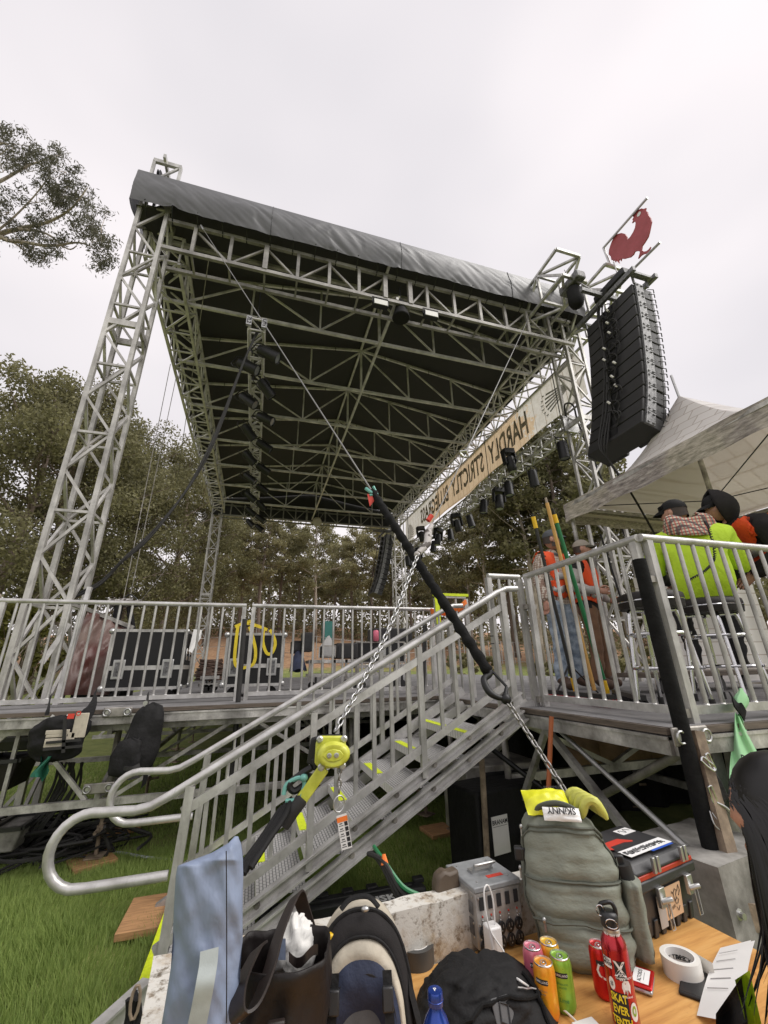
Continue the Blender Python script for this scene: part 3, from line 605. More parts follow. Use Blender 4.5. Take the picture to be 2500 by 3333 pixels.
# fence, toilet and rails up the slope
def slope_fence():
    o = thing('site_fence', 'thin grey wire site fence crossing the dirt slope below the pines', 'fence', tuple(pdist(1250, 2100, 30)))
    me = MB(); me.tube([(0, 0, 0), (0, 0, 1.8)], 0.03, 5); me = me.mesh('fence_post'); me.materials.append(M_['galv']); pts = []
    for i in range(40):
        p = pdist(430+i*40, 2100, 33+4*math.sin(i*0.25)); p.z = gh(p.x, p.y)-0.05; pts.append(p); inst(me, 'fence_post', o, p)
    for h in (0.3, 1.0, 1.75): mb = MB(); mb.tube([p+V((0, 0, h)) for p in pts], 0.016, 4); mb.build('fence_rail', 'galv', o)
slope_fence()
def toilet():
    p = pdist(1066, 2085, 42); p.z = gh(p.x, p.y); o = local('portable_toilet', 'small teal portable toilet with white roof beyond the stage', 'toilet', p)
    mb = MB(); mb.bx(-.55, .55, -.55, .55, 0, 2.0); mb.build('wall', 'teal_plastic', o)
    mb = MB(); mb.grid(lambda u, v: ((u-.5)*1.2, (v-.5)*1.2, 2.0+.3*math.sin(math.pi*u)), 8, 2); mb.build('roof', 'white_plastic', o)
    mb = MB(); mb.bx(-.35, .35, -.58, -.55, .1, 1.9); mb.build('door', 'teal_plastic', o)
toilet()
# ------------------------------------------------------------------ stage roof, towers, rigging
def proj(p):
    d = V(p)-CAMP; k = d.dot(CAMF); return CX+FPX*d.dot(CAMR)/k, CY-FPX*d.dot(CAMU)/k
def at_row(T, P, Y):                 # the point of the straight line T-P that stands at picture row Y
    lo, hi = 0.0, 1.0; T = V(T); P = V(P); up = proj(T)[1] < proj(P)[1]
    for _ in range(40):
        m = (lo+hi)/2
        if (proj(T.lerp(P, m))[1] < Y) == up: lo = m
        else: hi = m
    return T.lerp(P, lo)
def bpart(par, name, p, q, w, m, h=None, up=V((0, 0, 1))): mb = MB(); mb.beam(p, q, w, h, up); return mb.build(name, m, par)
def tpart(par, name, pts, r, m, n=8, **k): mb = MB(); mb.tube(pts, r, n, **k); return mb.build(name, m, par, True)
def truss_box(par, A, B, U_, V_, bay, cw, bw, m, each=True, horiz=2, chord='chord', brace='brace', tube=False, joined=None):
    A = V(A); B = V(B); U_ = V(U_); V_ = V(V_); L = (B-A).length; n = max(2, round(L/bay)); d = (B-A)/n
    cs = [(U_+V_), (U_*-1+V_), (U_*-1-V_), (U_-V_)]
    if joined:                        # one part holds the chords, the bracing hangs below it
        mb = MB()
        for c in cs: mb.beam(A+c, B+c, cw, up=V_)
        par = mb.build(joined, m, par)
    for c in ([] if joined else cs):
        if tube: tpart(par, chord, [A+c, B+c], cw/2, m, 6)
        else: bpart(par, chord, A+c, B+c, cw, m, up=V_)
    J = MB()
    for k in range(4):
        a, b = cs[k], cs[(k+1) % 4]
        for i in range(n):
            s, e = (a, b) if (i+k) % 2 else (b, a); p = A+d*i+s; q = A+d*(i+1)+e
            segs = [(p, q)]
            if horiz and i % horiz == 0: segs.append((A+d*i+a, A+d*i+b))
            for (p_, q_) in segs:
                v = (q_-p_).normalized()*cw*0.4
                if each: bpart(par, brace, p_+v, q_-v, bw, m)
                else: J.beam(p_+v, q_-v, bw)
    if not each: J.build('bracing', m, par)
    return par
TX0, TX1, TY0, TY1 = -2.72, -2.27, 6.05, 6.5
def tower(x0, x1, y0, y1, z0, z1, label, each, m='tower_alu'):
    o = thing('truss_tower', label, 'truss tower', ((x0+x1)/2, (y0+y1)/2, 0), 'lattice towers carrying the roof')
    truss_box(o, ((x0+x1)/2, (y0+y1)/2, z0), ((x0+x1)/2, (y0+y1)/2, z1), ((x1-x0)/2, 0, 0), (0, (y1-y0)/2, 0), 0.6, 0.062, 0.036, m, True)
    mb = MB(); mb.bx(x0-.12, x1+.12, y0-.12, y1+.12, 0.02, 0.06); mb.build('base_plate', 'steel_dull', o)
    for z in (0.15, 6.95) if each else (5.0,):            # bolted joint collars
        for (p, q) in (((x0, y0), (x1, y0)), ((x1, y0), (x1, y1)), ((x1, y1), (x0, y1)), ((x0, y1), (x0, y0))):
            bpart(o, 'joint_collar', (p[0], p[1], z), (q[0], q[1], z), 0.05, m, 0.11)
    return o
tw = tower(TX0, TX1, TY0, TY1, 0.06, 10.35, 'near aluminium lattice tower left of the stage, seen against dark trees', True)
for (a, b) in (((293, 1911), (179, 2301)), ((225, 2030), (135, 2160))):
    bpart(tw, 'outrigger', py(*a, 5.98), py(*b, 5.9), 0.05, 'alu_bright')
# head block on the tower top with a pulley
mb = MB()
for x in (TX0+.02, TX1+.04):
    for y in (TY0, TY1): mb.beam((x, y, 10.3), (x, y, 11.05), 0.05)
for y in (TY0, TY1): mb.beam((TX0, y, 11.05), (TX1+.05, y, 11.05), 0.055, 0.09)
mb.beam((TX0+.03, TY0, 10.4), (TX1, TY0, 11.0), 0.035); mb.beam((TX0+.2, TY0-.1, 11.12), (TX0+.2, TY1+.1, 11.12), 0.05, 0.1)
mb.build('head_block', 'alu', tw); mb = MB(); mb.lathe([(0.14, -.03), (0.16, -.02), (0.12, 0), (0.16, .02), (0.14, .03)], 14, xf((TX0+.1, TY0+.2, 10.85), 0, 90, 0)); mb.build('pulley', 'black_metal', tw, True)
tower(6.72, 7.2, 6.3, 6.78, 0.06, 10.3, 'lattice tower at the right end of the roof behind the hung speakers', True)
tower(-2.63, -2.2, 20.6, 21.05, 1.2, 9.6, 'far lattice tower at the left back corner of the roof', False)
tower(6.65, 7.2, 19.9, 20.4, 1.0, 9.6, 'far lattice tower beside the far hung speakers', False)

roof = thing('stage_roof', 'large flat-looking stage roof of aluminium trusses under a black membrane', 'stage roof', (2.27, 13.2, 9.0))
ZL, ZE, ZR, XR, XL, XE = 9.05, 9.8, 10.5, 2.27, -2.5, 7.05
TYS = [7.5, 9.4, 11.3, 13.2, 15.1, 17.0, 18.9]
def ztop(x): return ZE+(ZR-ZE)*(1-abs(x-XR)/(XE-XR))
for k, y in enumerate(TYS):
    mb = MB(); mb.beam((XL, y, ZL), (XE, y, ZL), 0.055, 0.075)
    mb.beam((XL, y, ZE), (XR, y, ZR), 0.05, 0.06); mb.beam((XR, y, ZR), (XE, y, ZE), 0.05, 0.06)
    tr = mb.build('cross_truss', 'alu_roof', roof)
    vx = [-2.1, -0.72, 0.82, XR, 3.72, 5.15, 6.6]
    for i, x in enumerate(vx):
        bpart(tr, 'vertical', (x, y, ZL+.03), (x, y, ztop(x)-.03), 0.04 if x != XR else 0.055, 'alu_roof')
        if i < 6:
            x2 = vx[i+1]; lo, hi = ((x, x2) if i % 2 == 0 else (x2, x)) if i < 3 else ((x2, x) if i % 2 else (x2, x))
            bpart(tr, 'diagonal', (lo, y, ZL+.03), (hi, y, ztop(hi)-.03), 0.036, 'alu_roof')
    mb = MB()
    for x in (-1.6, -0.1, 1.5, 3.0, 4.4, 5.9): mb.tube([(x, y-.04, ztop(x)+.03), (x, y-.05, ztop(x)-.14)], 0.008, 4)
    mb.each('membrane_tie', 'black_metal', tr)
bpart(roof, 'ridge_chord', (XR, 6.1, ZL-.05), (XR, 20.3, ZL-.05), 0.055, 'alu_roof', 0.07)
bpart(roof, 'ridge_purlin', (XR, 6.1, ZR+.05), (XR, 20.3, ZR+.05), 0.055, 'alu_roof', 0.07)
for i in range(7):
    y = TYS[i]; y0 = ([6.1]+TYS)[i]; bpart(roof, 'ridge_diagonal', (XR+.04, y0, ZL), (XR+.04, y, ZR), 0.036, 'alu_roof')
for (xc, nm) in ((-2.34, 'eave_truss'), (6.85, 'eave_truss')):
    truss_box(roof, (xc, 6.5, 9.35), (xc, 20.4, 9.35), (0.29, 0, 0), (0, 0, 0.33), 0.63, 0.06, 0.034, 'alu_roof', True, 1, joined=nm)
for (yc, nm) in ((6.3, 'end_truss'), (20.5, 'end_truss')):
    mb = MB(); z0, z1 = 8.85, 9.55
    for y in (yc-.22, yc+.22):
        for z in (z0, z1): mb.beam((-2.3, y, z), (6.75, y, z), 0.06, 0.075)
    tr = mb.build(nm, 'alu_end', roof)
    xs = [-1.75, -1.1, -.45, .17, .8, 1.42, XR-.28, XR+.28, 2.95, 3.6, 4.25, 4.9, 5.5, 6.1]
    for i, x in enumerate(xs):
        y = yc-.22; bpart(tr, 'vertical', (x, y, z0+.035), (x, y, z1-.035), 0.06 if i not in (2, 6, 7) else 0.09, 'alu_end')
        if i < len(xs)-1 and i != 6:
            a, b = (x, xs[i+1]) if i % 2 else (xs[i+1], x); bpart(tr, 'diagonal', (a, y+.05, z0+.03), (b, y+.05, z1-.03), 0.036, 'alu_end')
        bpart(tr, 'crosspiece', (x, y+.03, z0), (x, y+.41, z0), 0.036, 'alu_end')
mb = MB(); mb.add([(-2.7, 20.78, 9.0), (7.2, 20.78, 9.0), (7.2, 20.78, 9.85), (XR, 20.78, 10.62), (-2.7, 20.78, 9.85)], [(0, 1, 2, 3, 4)]); mb.build('gable_sheet', 'membrane', roof)
# membrane and front valance of the roof
def skin(u, v):
    x = -2.78+10.05*u; y = 6.0+14.75*v; z = ztop(min(max(x, XL), XE))+.1-.05*math.sin(v*math.pi*7.5)**2*math.sin(u*math.pi*2)**2
    if x < -2.5 or x > 7.05: z -= 0.25
    return (x, y, z)
mb = MB(); mb.grid(skin, 41, 61); mb.build('membrane', 'membrane', roof, True, ang=60)
def wr(x, z):             # taut tarp: shallow billow, tension folds slanting away from each lashing
    t = (x % 1.45)/1.45; k = 1-abs(2*t-1); return .03*noise.noise(V((x*.6, z*.5, 1)))+.016*(1-abs(noise.noise(V((x*3.2-z*2.4*(1 if t < .5 else -1), z*.7, 4))))*2)*(.3+.7*k)+.007*(1-2*abs(noise.noise(V((x*7+z*9, z*1.5, 8)))))
def fas(u, v):
    x = -2.84+9.9*u; z = 10.42-(10.42-9.6)*v
    kink = math.exp(-((x+2.15)/0.1)**2)*0.08*(v)
    return (x, 5.93-(.05+.05*math.sin(v*3.1))-wr(x, z)*1.5*min(1, v*3), z+kink+(0.02*math.sin(x*2.2) if v > 0.95 else 0))
mb = MB(); mb.grid(fas, 260, 24); mb.grid(lambda u, v: (fas(u, 0)[0], 5.93-.05+.6*v, 10.42+.08*v), 60, 3)
mb.grid(lambda u, v: (-2.85-.02*math.sin(u*9), 5.88+1.1*u, 10.42-.82*v+.12*u), 12, 8); mb.build('valance', 'fascia', roof, True, ang=80)
for i in range(22): x = -2.6+.44*i; mb = MB(); mb.tube([(x, 5.86, 9.66), (x, 5.98, 9.55), (x, 6.12, 9.5)], .012, 5); mb.build('lashing', 'black_metal', roof)
for x in (-.4, 2.3, 5.0): mb = MB(); mb.tube([V(fas((x+2.84)/9.9, v/12))+V((0, -.006, 0)) for v in range(13)], .007, 5); mb.build('tarp_seam', 'black_metal', roof)
# outriggers over the near end that carry the hung speakers
for (x0, x1, lb) in ((5.6, 6.22, 'left'), (6.93, 7.5, 'right')):
    tr = truss_box(roof, ((x0+x1)/2, 7.0, 9.8), ((x0+x1)/2, 4.93, 9.8), ((x1-x0)/2, 0, 0), (0, 0, 0.39), 0.7, 0.055, 0.05, 'alu', True, 1, joined='cantilever')
    bpart(tr, 'end_bar', (x0, 4.93, 10.19), (x1, 4.93, 10.19), 0.06, 'alu', 0.07); bpart(tr, 'end_bar', (x0, 4.93, 9.41), (x1, 4.93, 9.41), 0.06, 'alu', 0.07)
# things hung under the near end truss
def floodlight(X, Y, lb):
    p = py(X, Y, 6.0); o = local('floodlight', lb, 'floodlight', p, 0, 'work floodlights under the near truss'); mb = MB(); mb.bx(-.16, .16, -.05, .06, -.08, .08); mb.build('housing', 'black_metal', o, bev=.01)
    mb = MB(); mb.bx(-.14, .14, -.06, -.051, -.062, .062); mb.build('lens', 'white_plastic', o); mb = MB(); mb.tube([(-.17, 0, 0), (-.17, 0, .16), (.17, 0, .16), (.17, 0, 0)], .012, 5); mb.build('bracket', 'black_metal', o)
floodlight(1238, 990, 'white work floodlight under the roof beside the hanging black bell'); floodlight(1402, 1027, 'white work floodlight under the near truss, right of the black bell')
p = py(1305, 1025, 6.2); o = local('hanging_bell', 'black bell-shaped shroud hanging under the middle of the near truss', 'shroud', p)
mb = MB(); mb.lathe([(.04, .36), (.09, .34), (.12, .2), (.15, .05), (.19, -.08), (.18, -.1)], 18); mb.build('shroud', 'black_fabric', o, True); mb = MB(); mb.tube([(0, 0, .4), (0, 0, .8)], .015, 5); mb.build('hanger', 'black_metal', o)
p = py(1032, 1698, 20.2); o = local('globe_lamp', 'round white globe lamp hanging from the far end of the roof', 'lamp', p)
mb = MB(); mb.ell((0, 0, 0), .24); mb.build('globe', 'tent_inside', o, True); mb = MB(); mb.tube([(0, 0, .2), (0, 0, .55)], .03, 6); mb.build('hanger', 'black_metal', o)

# ------------------------------------------------------------------ lighting trusses and lamps
lt = thing('lighting_truss', 'narrow lighting truss hung under the middle of the roof, full of lamps', 'lighting truss', (-.52, 12.6, 8.0), 'hung lighting trusses')
truss_box(lt, (-.52, 6.7, 8.1), (-.52, 18.7, 8.1), (.145, 0, 0), (0, 0, .145), .4, .05, .03, 'alu_roof', True, 1, tube=True)
for i, y in enumerate((6.75, 12.5, 18.4)): tpart(lt, 'hanging_cable', [(-.52, y, 8.25), (-.52, y, 9.05)], .012, 'black_metal', 5)
for s in (-1, 1):
    mb = MB(); mb.bx(-.52+s*.145-.05, -.52+s*.145+.05, 6.6, 6.66, 7.98, 8.2); e = mb.build('end_plate', 'galv', lt)
    mb = MB(); add_text(mb, '7L2' if s < 0 else 'U91', xf((-.52+s*.145, 6.594, 8.09), 90, 90, 0), .11, bold=.002); mb.build('marking', 'ink', e)
lt2 = thing('lighting_truss', 'lighting truss hung along the banner at the open front of the stage', 'lighting truss', (6.75, 12.3, 6.9), 'hung lighting trusses')
truss_box(lt2, (6.75, 6.75, 6.97), (6.75, 18.2, 6.97), (.16, 0, 0), (0, 0, .16), .42, .05, .03, 'alu', True, 1, tube=True)
for y in (6.95, 10.4, 14.3, 18.0): tpart(lt2, 'hanging_cable', [(6.75, y, 7.13), (6.75, y, 9.0)], .012, 'black_metal', 5)
mb = MB(); mb.bx(6.55, 6.95, 6.68, 6.72, 6.78, 7.2); mb.build('end_plate', 'galv', lt2)
tpart(lt2, 'feed_cable', smooth_path([(6.7, 6.72, 7.1), (6.6, 6.6, 7.45), (6.75, 6.5, 7.4), (6.85, 6.55, 6.9), (7.0, 6.4, 5.4), (7.3, 6.3, 3.4)], 5), .022, 'rubber', 6)
PROTO = {}
def par_can(kind):
    o = bpy.data.objects.new('stage_lamp', None); COL.objects.link(o); ORG[o.name] = V((0, 0, 0))
    if kind == 'par':
        mb = MB(); mb.lathe([(.05, .16), (.1, .14), (.115, .05), (.12, -.1), (.125, -.3), (.115, -.31), (.11, -.3)], 14, caps=False); mb.lathe([(.05, .16), (.0, .165)], 14, caps=False); mb.build('housing', 'black_metal', o, True)
        mb = MB(); mb.lathe([(.0, -.285), (.112, -.285)], 14, caps=False); mb.build('lens', 'glass_lens', o, True)
        mb = MB(); mb.tube([(-.14, 0, -.05), (-.15, 0, .2), (-.1, 0, .27), (.1, 0, .27), (.15, 0, .2), (.14, 0, -.05)], .013, 5); mb.build('yoke', 'black_metal', o)
        mb = MB(); mb.tube([(.05, .06, .12), (.1, .12, .25), (.0, .15, .32), (-.06, .1, .36)], .01, 4); mb.build('lead', 'rubber', o)
    else:
        mb = MB(); mb.bx(-.17, .17, -.12, .12, .2, .36); mb.build('base', 'black_metal', o, bev=.02)
        mb = MB(); mb.bx(-.2, -.15, -.08, .08, -.12, .22); mb.bx(.15, .2, -.08, .08, -.12, .22); mb.each('yoke_arm', 'black_metal', o, bev=.015)
        mb = MB(); mb.lathe([(.07, .14), (.12, .1), (.13, -.1), (.125, -.32), (.11, -.34)], 14); mb.build('head', 'black_metal', o, True)
        mb = MB(); mb.lathe([(.0, -.342), (.1, -.342)], 14, caps=False); mb.build('lens', 'glass_lens', o, True)
    PROTO[kind] = o; return o
def lamp(kind, loc, rot, label, grp):
    if kind not in PROTO: o = par_can(kind)
    else: o = copy_tree(PROTO[kind])
    o.location = loc; o.rotation_euler = rot; tag(o, label, 'stage light', grp)
r = random.Random(4)
ys = [7.0, 7.5, 8.1, 8.7, 9.4, 10.1, 10.8, 11.6, 12.3, 13.1, 13.9, 14.7, 15.5, 16.3, 17.1, 17.8, 18.4]
for i, y in enumerate(ys):
    s = 1 if i % 2 == 0 else -1
    lamp('par', (-.52+s*.2, y, 7.72), (R_(r.uniform(-12, 12)), R_(-52+r.uniform(-12, 12)), R_(r.uniform(-15, 15))), 'black spotlight on the central lighting truss, %s from the near end' % ORD[i], 'lamps on the central lighting truss')
for i, (y, k) in enumerate(((6.9, 'par'), (8.4, 'par'), (9.2, 'par'), (10.1, 'mover'), (10.6, 'par'), (12.0, 'par'), (12.5, 'mover'), (13.6, 'par'), (14.2, 'mover'), (15.2, 'par'), (16.4, 'par'), (17.0, 'mover'), (17.8, 'par'), (18.1, 'par'))):
    lamp(k, (6.72+(.1 if i % 2 else -.15), y, 6.46), (R_(r.uniform(-8, 8)), R_(r.uniform(-14, 10)), R_(r.uniform(-20, 20))), 'black stage lamp under the banner truss, %s from the near end' % ORD[i], 'lamps on the banner truss')
for i, (X, Y) in enumerate(((1660, 1500), (1372, 1740))):
    p = pxx(X, Y, 6.45); lamp('mover', p, (0, R_(-8), 0), 'black moving-head lamp hung clear of the banner truss, %s one' % ('nearer' if i == 0 else 'farther'), 'moving heads in front of the banner')

# ------------------------------------------------------------------ banner
bn = thing('stage_banner', 'long vinyl banner under the roof edge with the festival name seen in reverse', 'banner', (7.15, 6.4, 7.75))
def bsurf(u, v):
    y = 6.4+13.05*u; z = 7.74+1.28*v; return (7.15+.03*math.sin(y*2.1)+.03*noise.noise(V((y, z*2, 0))), y, z+.05*math.sin(u*math.pi*3)*(1-v))
mb = MB(); mb.grid(bsurf, 90, 6); mb.build('vinyl', 'banner', bn, True)
def bm(x, y, z): return Matrix(((0, 0, -1, x), (1, 0, 0, y), (0, 1, 0, z), (0, 0, 0, 1)))
mb = MB()
for wd, y0, y1, h, zc in (('HARDLY', 8.55, 10.75, .95, 8.3), ('STRICTLY', 11.1, 13.7, .95, 8.32), ('BLUEGRASS', 14.0, 17.1, .88, 8.34)):
    vs, fs = text_geo(wd, 1.0, 0, 1, .03); w = max(v[0] for v in vs)-min(v[0] for v in vs)
    mb.add([(v[0]*(y1-y0)/w, v[1]*h/.72*.78, 0) for v in vs], fs, bm(7.085, (y0+y1)/2, zc))
mb.build('lettering', 'ink_brown', bn)
mb = MB()
for i in range(13):
    a = R_(-75+i*12.5); c = (18.9, 8.0); r0, r1 = .12, .75; da = R_(3.4)
    pts = [(c[0]-math.cos(a-da)*r0, c[1]+math.sin(a-da)*r0), (c[0]-math.cos(a+da)*r0, c[1]+math.sin(a+da)*r0), (c[0]-math.cos(a+da)*r1, c[1]+math.sin(a+da)*r1*.75), (c[0]-math.cos(a-da)*r1, c[1]+math.sin(a-da)*r1*.75)]
    mb.add([(7.085, p[0], max(7.76, min(p[1], 8.9))) for p in pts], [(0, 1, 2, 3)])
mb.build('sun_rays', 'ink_brown', bn)
mb = MB()
for i in range(6):
    a = R_(22-i*10); c = V((7.085, 6.6, 8.35)); d = V((0, math.cos(a), math.sin(a)*.6)); n = V((0, -math.sin(a), math.cos(a))); p, q = c+d*.35, c+d*1.15
    mb.add([p-n*.02, q-n*.03, q+n*.03, p+n*.02], [(0, 1, 2, 3)]); mb.add([q+d*.05, q+d*.2-n*.05, q+d*.14, q+d*.2+n*.05], [(0, 1, 2, 3)])
mb.build('arrow_print', 'reflective', bn)
mb = MB()
for i in range(22): y = 6.6+i*.6; mb.tube([(7.15, y, 8.95), (7.12, y+.02, 9.05)], .008, 4)
mb.each('eyelet_tie', 'black_metal', bn)

# ------------------------------------------------------------------ hung line arrays
def cable_loop(mb, c, r0, rr, ax=(0, 1, 0), ph=0.0):
    pts = []
    for k in range(14): t = ph+k*0.42; pts.append(V(c)+V((-.05-.02*math.sin(t*1.7), r0*math.cos(t)*(1+.1*math.sin(3*t)), r0*1.4*math.sin(t))))
    mb.tube(pts, rr, 5)
def line_array(y0, y1, x_off, z_off, label, detail):
    o = thing('line_array', label, 'loudspeaker array', (6.1+x_off, (y0+y1)/2, 8.6+z_off), 'hung line arrays')
    path = smooth_path([(6.27, 0, 8.42), (6.14, 0, 7.55), (5.98, 0, 6.75), (5.79, 0, 5.95), (5.52, 0, 5.2)], 3); N_ = 12
    seg = [sum((path[i+1]-path[i]).length for i in range(k)) for k in range(len(path))]; T_ = seg[-1]
    def ptt(s):
        for i in range(len(path)-1):
            if s <= seg[i+1]+1e-9: return path[i].lerp(path[i+1], (s-seg[i])/(seg[i+1]-seg[i]))
        return path[-1]
    W_ = y1-y0; mbp = None
    for k in range(N_):
        a, b = ptt(T_*k/N_), ptt(T_*(k+1)/N_); t = (b-a).normalized(); n = V((-t.z, 0, t.x))
        if n.x < 0: n = -n
        off = V((x_off, 0, z_off)); dp = .42; g = .022; a2 = a+t*g+off; b2 = b-t*.004+off; f0 = a2+n*dp-t*.0; f1 = b2+n*dp
        mb = MB(); P = lambda q, y: V((q.x, y, q.z))
        mb.hexa([P(a2, y0+.05), P(f0, y0+.05), P(f0, y1-.05), P(a2, y1-.05), P(b2, y0+.05), P(f1, y0+.05), P(f1, y1-.05), P(b2, y1-.05)])
        cb = mb.build('cabinet', 'cabinet', o, bev=.012 if detail else 0)
        mb = MB()
        hp = []
        for yy in (y0+.028, y1-.028):
            i0, i1 = a2+n*.05-t*.012, b2+n*.05+t*.016; j0, j1 = f0-n*.2, f1-n*.2
            mb.hexa([P(i0, yy-.02), P(j0, yy-.02), P(j0, yy+.02), P(i0, yy+.02), P(i1, yy-.02), P(j1, yy-.02), P(j1, yy+.02), P(i1, yy+.02)])
            if detail:
                for q in (.15, .85): c = i0.lerp(i1, q).lerp(j0.lerp(j1, q), .25); mb.box(P(c, yy-.028*(1 if yy < 4.6 else -1)), (.03, .012, .03)); c = i0.lerp(i1, q).lerp(j0.lerp(j1, q), .8); mb.box(P(c, yy-.03), (.05, .012, .02))
        (stuff(mb.build('hinge_plate', 'plate', cb)) if detail else mb.each('hinge_plate', 'plate', cb))
        mb = MB()
        for s, (ya, yb) in enumerate(((y0+.05, (y0+y1)/2-.12), ((y0+y1)/2+.12, y1-.05))):
            mb.hexa([P(f0+n*.002, ya), P(f0+n*.05, ya), P(f0+n*.05, yb), P(f0+n*.002, yb), P(f1+n*.002, ya), P(f1+n*.05, ya), P(f1+n*.05, yb), P(f1+n*.002, yb)])
        mb.each('grille', 'grille', cb); mb = MB()
        for q in range(2): c = f0.lerp(f1, .25+.5*q)-n*.1; mb.tube([P(c, y0+.01), P(c+n*.1, y0-.03), P(c+n*.17, y0+.02)], .009, 4)
        mb.each('grille_hook', 'grille', cb)
        mb = MB(); c = a2.lerp(b2, .5); mb.box(P(c-n*.004, (y0+y1)/2), (.03, .2, .17), None); mb.build('connector_plate', 'black_metal', cb)
    mb = MB(); yc = (y0+y1)/2; top = path[0]+V((x_off, 0, z_off)); X0, X1 = top.x-.08, top.x+.5
    mb.beam((X0+.02, y0-.12, top.z+.16), (X0+.02, y1+.1, top.z+.16), .07, .1); mb.beam((X1-.02, y0-.12, top.z+.16), (X1-.02, y1+.1, top.z+.16), .07, .1); mb.beam((X0, y0-.02, top.z+.15), (X1, y0-.02, top.z+.15), .1, .05); mb.beam((X0, y1, top.z+.15), (X1, y1, top.z+.15), .1, .05)
    mb.beam((X0-.5, yc, top.z+.3), (X1+.2, yc, top.z+.3), .07, .09)
    for yy in (y0+.03, y1-.03):
        for xx in (X0+.12, X1-.12): mb.beam((xx, yy, top.z+.14), (xx, yy, top.z-.03), .03)
    mb.each('fly_bar', 'plate', o)
    if detail:
        mb = MB(); rr = random.Random(8)
        for k in range(4):
            d = .03*k-.05
            mb.tube(smooth_path([(6.2+x_off, yc-.1+d, 8.75+z_off)]+[tuple(q+V((x_off-.06-.015*k, yc+.12+d*.8+.04*math.sin(i*1.3+k), z_off))) for i, q in enumerate(path[::3])]+[(5.5+x_off, yc+.15, 4.9+z_off), (5.75+x_off, yc+.1, 4.3+z_off), (6.1+x_off, yc+.15, 3.6+z_off)], 4), .016, 6)
        for k in range(11):
            q = ptt(T_*(k+.5)/N_)+V((x_off, yc, z_off)); cable_loop(mb, q+V((-.02, -.02+rr.uniform(-.08, .08), 0)), rr.uniform(.08, .16), .0125, ph=rr.uniform(0, 6)); cable_loop(mb, q+V((-.03, -.1+rr.uniform(-.1, .1), .02)), rr.uniform(.06, .12), .011, ph=rr.uniform(0, 6))
        mb.build('cable_loom', 'rubber', o, True)
        mb = MB()
        for k in range(9): q = ptt(T_*(k+1)/N_)+V((x_off-.1, yc+rr.uniform(-.2, .12), z_off)); mb.tube([q, q+V((-.02, .03, .06))], .02, 6)
        mb.each('cable_tape', 'tape_white', o, smooth=True)
        for x, y in ((5.9, 4.95), (7.2, 4.95)): tpart(o, 'lift_chain', [(x, y, 9.4), (x+(6.3-x)*.35, yc, 8.78)], .015, 'chain_dark', 5)
    else:
        mb = MB()
        for k in range(8): q = ptt(T_*(k+.5)/N_)+V((x_off-.05, yc, z_off)); mb.box(q, (.06, .16, .14))
        mb.tube([(6.2, yc+.3, 8.7), (5.95, yc+.5, 7), (5.5, yc+.3, 5.2), (6.2, yc+.2, 3.5), (6.9, yc, 2.6)], .02, 5); mb.build('cable_loom', 'rubber', o)
    return o
line_array(4.03, 5.3, 0, 0, 'near curved black line array hung at the right, cables dangling down its back', True)
line_array(20.3, 21.5, 0.05, .1, 'far line array hung beyond the stage, small and black against the trees', False)
# chain motor with bag, and the dark case above it
p = pxx(1862, 925, 5.95); o = local('chain_motor', 'dark boxy chain motor hung under the left outrigger with a black chain bag', 'chain hoist', p)
mb = MB(); mb.bx(-.12, .12, -.28, .28, -.1, .1); mb.build('motor', 'plate', o, bev=.03); mb = MB(); mb.lathe([(.13, -.15), (.15, -.2), (.16, -.5), (.12, -.62), (.06, -.66)], 12); mb.build('chain_bag', 'black_fabric', o, True); mb = MB(); mb.tube([(0, 0, .1), (0, .1, .55)], .012, 5); mb.build('hook_chain', 'chain_dark', o)
p = pxx(1990, 935, 6.6); o = local('chain_motor', 'dark chain motor tucked behind the top of the near line array', 'chain hoist', p)
mb = MB(); mb.bx(-.1, .1, -.4, .4, -.08, .1); mb.build('motor', 'black_metal', o, bev=.03); mb = MB(); mb.tube([(0, -.2, .1), (0, -.2, .5)], .012, 5); mb.build('hook_chain', 'chain_dark', o)

